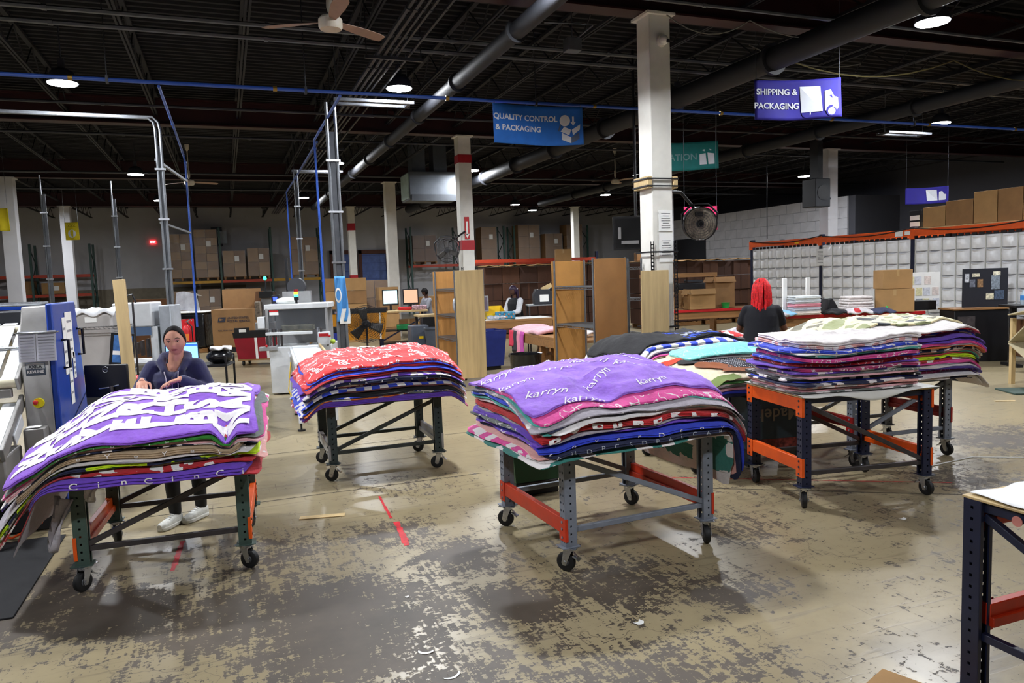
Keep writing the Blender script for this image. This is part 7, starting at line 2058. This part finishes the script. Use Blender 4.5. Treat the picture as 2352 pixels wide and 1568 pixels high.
# --- the worker at the green-legged cart
J1 = dict(head=(.035, -.062, 1.488), neck=(.02, -.02, 1.335), sh_l=(-.16, .005, 1.265), sh_r=(.165, .0, 1.27), el_l=(-.262, -.075, 1.055), el_r=(.262, -.045, 1.06), wr_l=(-.165, -.275, 1.205), wr_r=(.10, -.225, 1.20),
          hip_l=(-.085, .03, .82), hip_r=(.085, .05, .82), kn_l=(-.085, .0, .46), kn_r=(.085, .12, .46), an_l=(-.09, .06, .09), an_r=(.075, .20, .09))
W1, HM1, G1 = person('worker in a navy zip hoodie resting both hands on the blankets', (-.41, 6.36, 0), -11, J1, SKIN1, HOOD, voxel=.0045, head=(4, 9, -3), trousers=mat('leggings', '#101015', .7), hoodie=True,
                     torso=[(0, .02, .80, .16, .115), (0, .02, .92, .155, .11), (0, .0, 1.05, .145, .10), (0, -.01, 1.18, .16, .10), (0, -.002, 1.255, .11, .075), (.01, .0, 1.31, .062, .058)], extra_skin=(((.012, -.034, 1.268), (.045, .05, .06)),), handp=dict(l=((.25, -.9, -.25), (0, -.25, -1), 1, .45), r=((-.75, -.5, -.12), (0, -.2, -1), -1, .55)))
for c, a in (((-.09, .03, 0), R(-24)), ((.075, .17, 0), R(-32))):
    shoe(W1, c, a, mat('sneaker', '#c9c9c2', .6, var=.12, vs=30), mat('sneaker_sole', '#d6d6d0', .6), .95)
def hair_keep(x, y, z):
    k = max(0.0, min(1.0, (y + .055) / .085))
    return z > (.097 - .022 * (x / .05) ** 2) * (1 - k) - .06 * k
vs, fs = head_grid(150, 110, off=.0045, keep=hair_keep)
h = MB(); h.add(vs, fs, HM1); ho = h.build('hair', HAIRB, W1); so = ho.modifiers.new('solid', 'SOLIDIFY'); so.thickness = .006; so.offset = -1
h = MB(); h.ball(HM1 @ Vector((0, .105, .02)), (.045, .04, .045), 14, 10); h.build('hair_bun', HAIRB, W1)
def tfront(x, z):
    for (z0, r0, q0, y0), (z1, r1, q1, y1) in zip(((.80, .184, .141, .02), (.92, .179, .136, .02), (1.05, .169, .126, 0), (1.18, .184, .126, -.01)), ((.92, .179, .136, .02), (1.05, .169, .126, 0), (1.18, .184, .126, -.01), (1.26, .174, .111, -.005))):
        if z0 <= z <= z1:
            k = (z - z0) / (z1 - z0); rx, ry, yy = r0 + (r1 - r0) * k, q0 + (q1 - q0) * k, y0 + (y1 - y0) * k
            return yy - ry * math.sqrt(max(0, 1 - (x / rx) ** 2))
    return -.11
for sx, x0 in ((-1, -.028), (1, .05)):
    b = MB(); b.tube([(x0 + sx * .012, -.142, 1.255), (x0 + .004 * sx, tfront(x0, 1.2) - .006, 1.2), (x0 + sx * .002, tfront(x0, 1.12) - .007, 1.12), (x0 + sx * .018, tfront(x0, 1.04) - .007, 1.04)], .0042, 6); b.build('drawstring', PAPER, W1)
b = MB(); b.tube([(.012, tfront(.012, z) - .002, z) for z in (1.215, 1.17, 1.1, 1.03, .95)], .0055, 6); b.build('zipper', CHROME, W1)
def chest_print(nm, pts, m):
    b = MB(); b.add([(x, tfront(x, z) - .004, z) for x, z in pts], [tuple(range(len(pts)))]); b.build(nm, m, W1)
chest_print('badge_white', [(.10 + .016 * math.cos(a), 1.165 + .019 * math.sin(a)) for a in [2 * PI * k / 12 for k in range(12)]], PAPER)
b = MB(); b.tube([(.1 + .007 * math.cos(a), tfront(.1, 1.163) - .006, 1.163 + .008 * math.sin(a)) for a in [2 * PI * k / 10 for k in range(10)]], .003, 5, closed=True); b.build('badge_ring', HOOD, W1)
chest_print('badge_red', [(.082, 1.175), (.09, 1.19), (.108, 1.196), (.106, 1.19), (.094, 1.182), (.09, 1.172)], REDP)
for x, c in ((.082, REDP), (.1, PAPER), (.118, REDP)):
    chest_print('badge_bar', [(x - .008, 1.131), (x + .008, 1.131), (x + .008, 1.140), (x - .008, 1.140)], c)
# rings and nails on the resting hand
# --- worker with long red locks, seen from behind
J2 = dict(head=(0, -.01, 1.50), neck=(0, .015, 1.345), sh_l=(-.165, .01, 1.245), sh_r=(.165, .01, 1.245), el_l=(-.25, -.08, 1.02), el_r=(.25, -.08, 1.02), wr_l=(-.16, -.27, .96), wr_r=(.16, -.27, .96),
          hip_l=(-.09, .02, .82), hip_r=(.09, .02, .82), kn_l=(-.09, .0, .46), kn_r=(.09, .0, .46), an_l=(-.09, .03, .09), an_r=(.09, .03, .09))
T2 = [(0, .02, .80, .19, .13), (0, .02, .92, .185, .125), (0, .01, 1.05, .175, .12), (0, .0, 1.18, .185, .115), (0, .0, 1.27, .165, .09), (0, .01, 1.325, .075, .065)]
W2, HM2, G2 = person('worker with long red locks in a black tee, back turned', (6.33, 7.62, 0), 140.3, J2, SKIN2, mat('tee_black', '#14151d', .85, var=.08, bump=.4, bs=14), voxel=.009, head=(0, 12, 0), trousers=mat('trousers_dark', '#16171d', .8), sleeve=.62, s=1.085, face=True, torso=T2)
for sx in (-1, 1):
    shoe(W2, (sx * .09, .03, 0), 0, BLACK, BLACK)
LOCK = mat('locks_red', '#d8101a', .55, var=.25, vs=40, bump=.5, bs=60)
h = MB(); vs, fs = head_grid(off=.012, keep=lambda x, y, z: (z > .06 if y < -.03 else z > -.03 - .4 * max(0, y))); h.add(vs, fs, HM2); ho = h.build('hair_cap', mat('locks_root', '#6d1a16', .6, var=.3, vs=40), W2); so = ho.modifiers.new('solid', 'SOLIDIFY'); so.thickness = .008; so.offset = -1
h = MB(); rr = random.Random(5)
for k in range(95):
    a = rr.uniform(-.35, PI + .35); lat = rr.uniform(.1, 1.25)
    p0 = Vector((.088 * math.cos(lat) * math.cos(a), .104 * math.cos(lat) * math.sin(a), .122 * math.sin(lat)))
    out = Vector((math.cos(a), max(-.2, math.sin(a)), 0))
    L = rr.uniform(.19, .30) * (1 if math.sin(a) > .2 else .75) + .09 * math.sin(lat) + (.05 if math.sin(a) > .75 else 0)
    p1 = p0 + out * .018 + Vector((0, 0, -.04))
    pts = [HM2 @ p0]
    base = HM2 @ Vector((.098 * math.cos(a), .11 * max(-.3, math.sin(a)), -.01 + .03 * math.sin(lat)))
    pts.append(HM2 @ p0 + (base - HM2 @ p0) * .55 + Vector((0, 0, .012)))
    pts.append(base)
    wob = rr.uniform(0, 6)
    for q in (.35, .7, 1.0):
        z = base.z - L * q
        pts.append(Vector((base.x * (1 + .12 * q) + .006 * math.sin(wob + q * 5), base.y + .02 * q + .006 * math.cos(wob + q * 4), z)))
    h.tube(pts, [.006, .0085, .0092, .0092, .0085, .006], 6)
h.build('locks', LOCK, W2)
# --- purple-haired worker at the packing bench, in profile
J3 = dict(head=(0, -.05, 1.50), neck=(0, 0, 1.345), sh_l=(-.16, .0, 1.27), sh_r=(.16, .0, 1.27), el_l=(-.2, -.1, 1.03), el_r=(.2, -.12, 1.04), wr_l=(-.14, -.3, .99), wr_r=(.13, -.32, .99),
          hip_l=(-.09, .02, .82), hip_r=(.09, .02, .82), kn_l=(-.09, .0, .46), kn_r=(.09, .0, .46), an_l=(-.09, .03, .09), an_r=(.09, .03, .09))
W3, HM3, G3 = person('purple-haired worker in a black vest with white sleeves at the packing bench', (6.28, 16.08, 0), -62, J3, SKIN3, mat('sleeve_white', '#cfd0d6', .8), voxel=.012, head=(0, 14, 0), trousers=mat('trousers_dark', '#16171d', .8), s=1.03, face=False)
g = MB(); ell_loft(g, [(0, .02, .82, .2, .155), (0, .02, .95, .195, .15), (0, .0, 1.08, .185, .142), (0, -.005, 1.2, .195, .142), (0, 0, 1.29, .17, .11), (0, .0, 1.335, .08, .075)]); fuse(g.build('vest', mat('vest_black', '#14151b', .8), W3), .011, 4)
def long_hair(W, HM, m, L=.16):
    h = MB(); vs, fs = head_grid(off=.012, keep=lambda x, y, z: (z > .05 if y < -.04 else z > -.08)); h.add(vs, fs, HM); o = h.build('hair', m, W); so = o.modifiers.new('solid', 'SOLIDIFY'); so.thickness = .01; so.offset = -1
    h = MB()
    for k in range(15):
        a = PI * k / 14
        p = HM @ Vector((.085 * math.cos(a), .02 + .085 * math.sin(a), .02)); q = HM @ Vector((.09 * math.cos(a), .02 + .09 * math.sin(a), -.06))
        h.tube([p, q, q + Vector((0, .02, -L))], [.02, .022, .008], 7)
    h.build('hair_lengths', m, W)
long_hair(W3, HM3, mat('hair_purple', '#2a1430', .5, var=.2, vs=20))
for sx in (-1, 1):
    shoe(W3, (sx * .09, .03, 0), 0, BLACK, BLACK)
# --- worker in grey at the packing desk
W4, HM4, G4 = person('worker in a grey top bending over the packing desk', (5.45, 21.0, 0), -75, J3, SKIN3, mat('top_grey', '#7d7e86', .85, var=.1), voxel=.012, head=(0, 20, 0), trousers=mat('trousers_grey', '#7c7f88', .8), s=1.0, face=False)
h = MB(); vs, fs = head_grid(off=.016, keep=lambda x, y, z: (z > .04 if y < -.04 else z > -.07)); h.add(vs, fs, HM4); o = h.build('hair', HAIRB, W4); so = o.modifiers.new('solid', 'SOLIDIFY'); so.thickness = .01; so.offset = -1
for sx in (-1, 1):
    shoe(W4, (sx * .09, .03, 0), 0, PAPER, PAPER)
t = thing('desk_chair', 'black chair back with a white cushion behind the grey-topped worker', 'chair', (5.85, 20.75, 0), R(-60))
bx(t, 'backrest', (0, .1, 1.28), (.42, .06, .6), BLACK, .02); bx(t, 'seat', (0, -.15, .86), (.44, .44, .06), BLACK, .02); b = MB(); b.ball((.04, .05, 1.45), (.16, .06, .14), 14, 10); b.build('cushion', PAPER, t); pipe(t, 'post', [(0, -.1, .05), (0, -.1, .84)], .03, BLACK); pipe(t, 'back_bar', [(0, -.05, .85), (0, .1, 1.0)], .02, BLACK)
b = MB()
for k in range(5):
    a = 2 * PI * k / 5; b.bar((0, -.1, .06), (.28 * math.cos(a), -.1 + .28 * math.sin(a), .03), .04, .04)
b.build('base', BLACK, t)
# ------------------------------------------------------------------ litter on the floor
o = tag(MB().box((0, 0, .004), (.36, .075, .008)).build('wood_strip', PLY, bevel=.002), 'thin wooden strip lying on the open floor', 'wood strip'); o.location = (.62, 6.05, 0); o.rotation_euler = (0, 0, R(-12))
o = tag(MB().box((0, 0, .004), (.26, .05, .008)).build('wood_strip', PLY), 'short wooden stick on the floor near the green mat', 'wood strip'); o.location = (9.6, 6.75, 0); o.rotation_euler = (0, 0, R(-25))
for i, (x, y, w, d, rz, lab) in enumerate(((1.98, 3.37, .05, .035, 20, 'torn white paper scrap in front of the grey cart'), (.83, 3.55, .08, .02, -25, 'curved white paper scrap near the bottom edge of the picture'), (4.58, 3.96, .045, .03, 5, 'small white paper scrap before the navy cart'), (.9, 3.27, .09, .015, 15, 'thin white paper strip at the bottom edge of the picture'), (1.85, 8.3, .12, .04, 20, 'yellowish paper scrap behind the slate cart'), (.9, 4.25, .02, .02, 0, 'tiny white scrap in the worn patch'))):
    b = MB(); b.grid(lambda u, v: (w * (u - .5), d * (v - .5) + w * .25 * (u - .5) ** 2 * 4, .002 + .008 * (u - .3) ** 2), 6, 3); o = tag(b.build('paper_scrap', PAPER), lab, 'scrap'); o.location = (x, y, 0); o.rotation_euler = (0, 0, R(rz))
o = tag(MB().box((0, 0, .004), (.4, .3, .006)).build('card_piece', CARDL), 'cardboard corner on the floor under the navy table', 'cardboard'); o.location = (2.62, 2.28, 0); o.rotation_euler = (0, 0, R(20))
b = MB(); b.tube([(6.0, 4.9, .006), (6.6, 4.95, .006), (7.0, 4.7, .006), (7.5, 4.5, .006)], .006, 5); tag(b.build('floor_cord', PAPER), 'thin white cord on the floor beyond the light grey cart', 'cord')
# things seen under the carts
t = thing('printed_carton', 'dark printed box standing under the navy cart', 'box', (4.85, 5.75, 0), R(-10)); bx(t, 'body', (0, 0, .42), (.62, .3, .5), mat('box_slate', '#3a4a52', .7), .006); bx(t, 'pattern_band', (0, -.153, .2), (.6, .006, .12), mat('band_floral', '#8a3d34', .7, var=.4, vs=20), 0)
for sx in (-1, 1):
    bx(t, 'foot', (sx * .25, 0, .085), (.08, .28, .17), BLACK, 0)
me_ = text_mesh('Madely', .17, .002, depth=.001); me_.materials.clear(); me_.materials.append(mat('gold_print', '#8d8672', .6)); me_.transform(facing((0, -.158, .5), 0) @ Matrix.Rotation(PI, 4, 'Z')); link('lettering', me_, t)
b = MB(); b.grid(lambda u, v: (.5 * (u - .5), .02 + .03 * math.sin(u * 11) * v, -.34 * v + .05 * (u - .5) * v), 16, 8); o = tag(b.build('draped_blanket', blanket_mat('#6d1030', '#3f9a98', 'script')), 'dark magenta blanket hanging below the grey cart at the back', 'blanket'); o.location = (2.85, 5.255, .80); o.rotation_euler = (0, 0, R(2.5)); so = o.modifiers.new('solid', 'SOLIDIFY'); so.thickness = .02
t = thing('plastic_crate', 'green crate with a yellow lid under the grey cart', 'crate', (2.42, 5.95, 0)); hb = MB(); hb.add([(-.2, -.15, .12), (.2, -.15, .12), (.2, .15, .12), (-.2, .15, .12), (-.24, -.18, .5), (.24, -.18, .5), (.24, .18, .5), (-.24, .18, .5)], [(0, 3, 2, 1), (0, 1, 5, 4), (1, 2, 6, 5), (2, 3, 7, 6), (3, 0, 4, 7)]); hb.build('shell', mat('crate_green', '#14452c', .5), t, smooth=False); bx(t, 'lid', (0, 0, .56), (.46, .36, .1), YEL, .01); bx(t, 'wheeled_base', (0, 0, .06), (.4, .3, .12), BLACK, .01)
# a loose white corner and grey sleeve hanging off the green cart
for i, (x, y, z, w, h, c, lab) in enumerate(((-1.02, 5.22, .62, .13, .34, '#b9b4bc', 'grey cloth tail hanging off the green-legged cart'), (-.83, 5.12, .73, .12, .13, '#d6d3d3', 'white cloth corner dangling by the front leg of the green cart'))):
    b = MB(); b.grid(lambda u, v: (w * (u - .5) * (1 - .75 * v), .02 * math.sin(u * 9 + v * 5), -h * v), 8, 8); o = tag(b.build('cloth_tail', blanket_mat(c)), lab, 'cloth'); o.location = (x, y, z); o.rotation_euler = (R(-8), R(12), R(-30)); so = o.modifiers.new('solid', 'SOLIDIFY'); so.thickness = .012

o = tag(MB().box((-1.93, 5.75, .006), (1.3, 1.55, .012)).build('rubber_mat', mat('mat_black', '#0d0e13', .7), bevel=.003), 'black rubber mat on the floor before the belt machine', 'mat')
n = 0
for (u, z, w, h) in ((-11.2, 1.78, .8, .6), (-10.0, 1.78, .9, .55), (-8.3, 1.78, .7, .6), (-7.2, 1.78, .9, .5), (-11.4, 2.65, 1.0, .5), (-9.0, .78, .9, .6), (-7.0, .78, 1.0, .6)):
    carton(f'{nth(n)} carton on the orange-beamed rack behind the belt machine', (u, 38.9, z), (w, .6, h), 0, (CARD, CARDL)[n % 2], tape=True, mark=(.3, .5, .2, .2) if n % 2 else None); n += 1
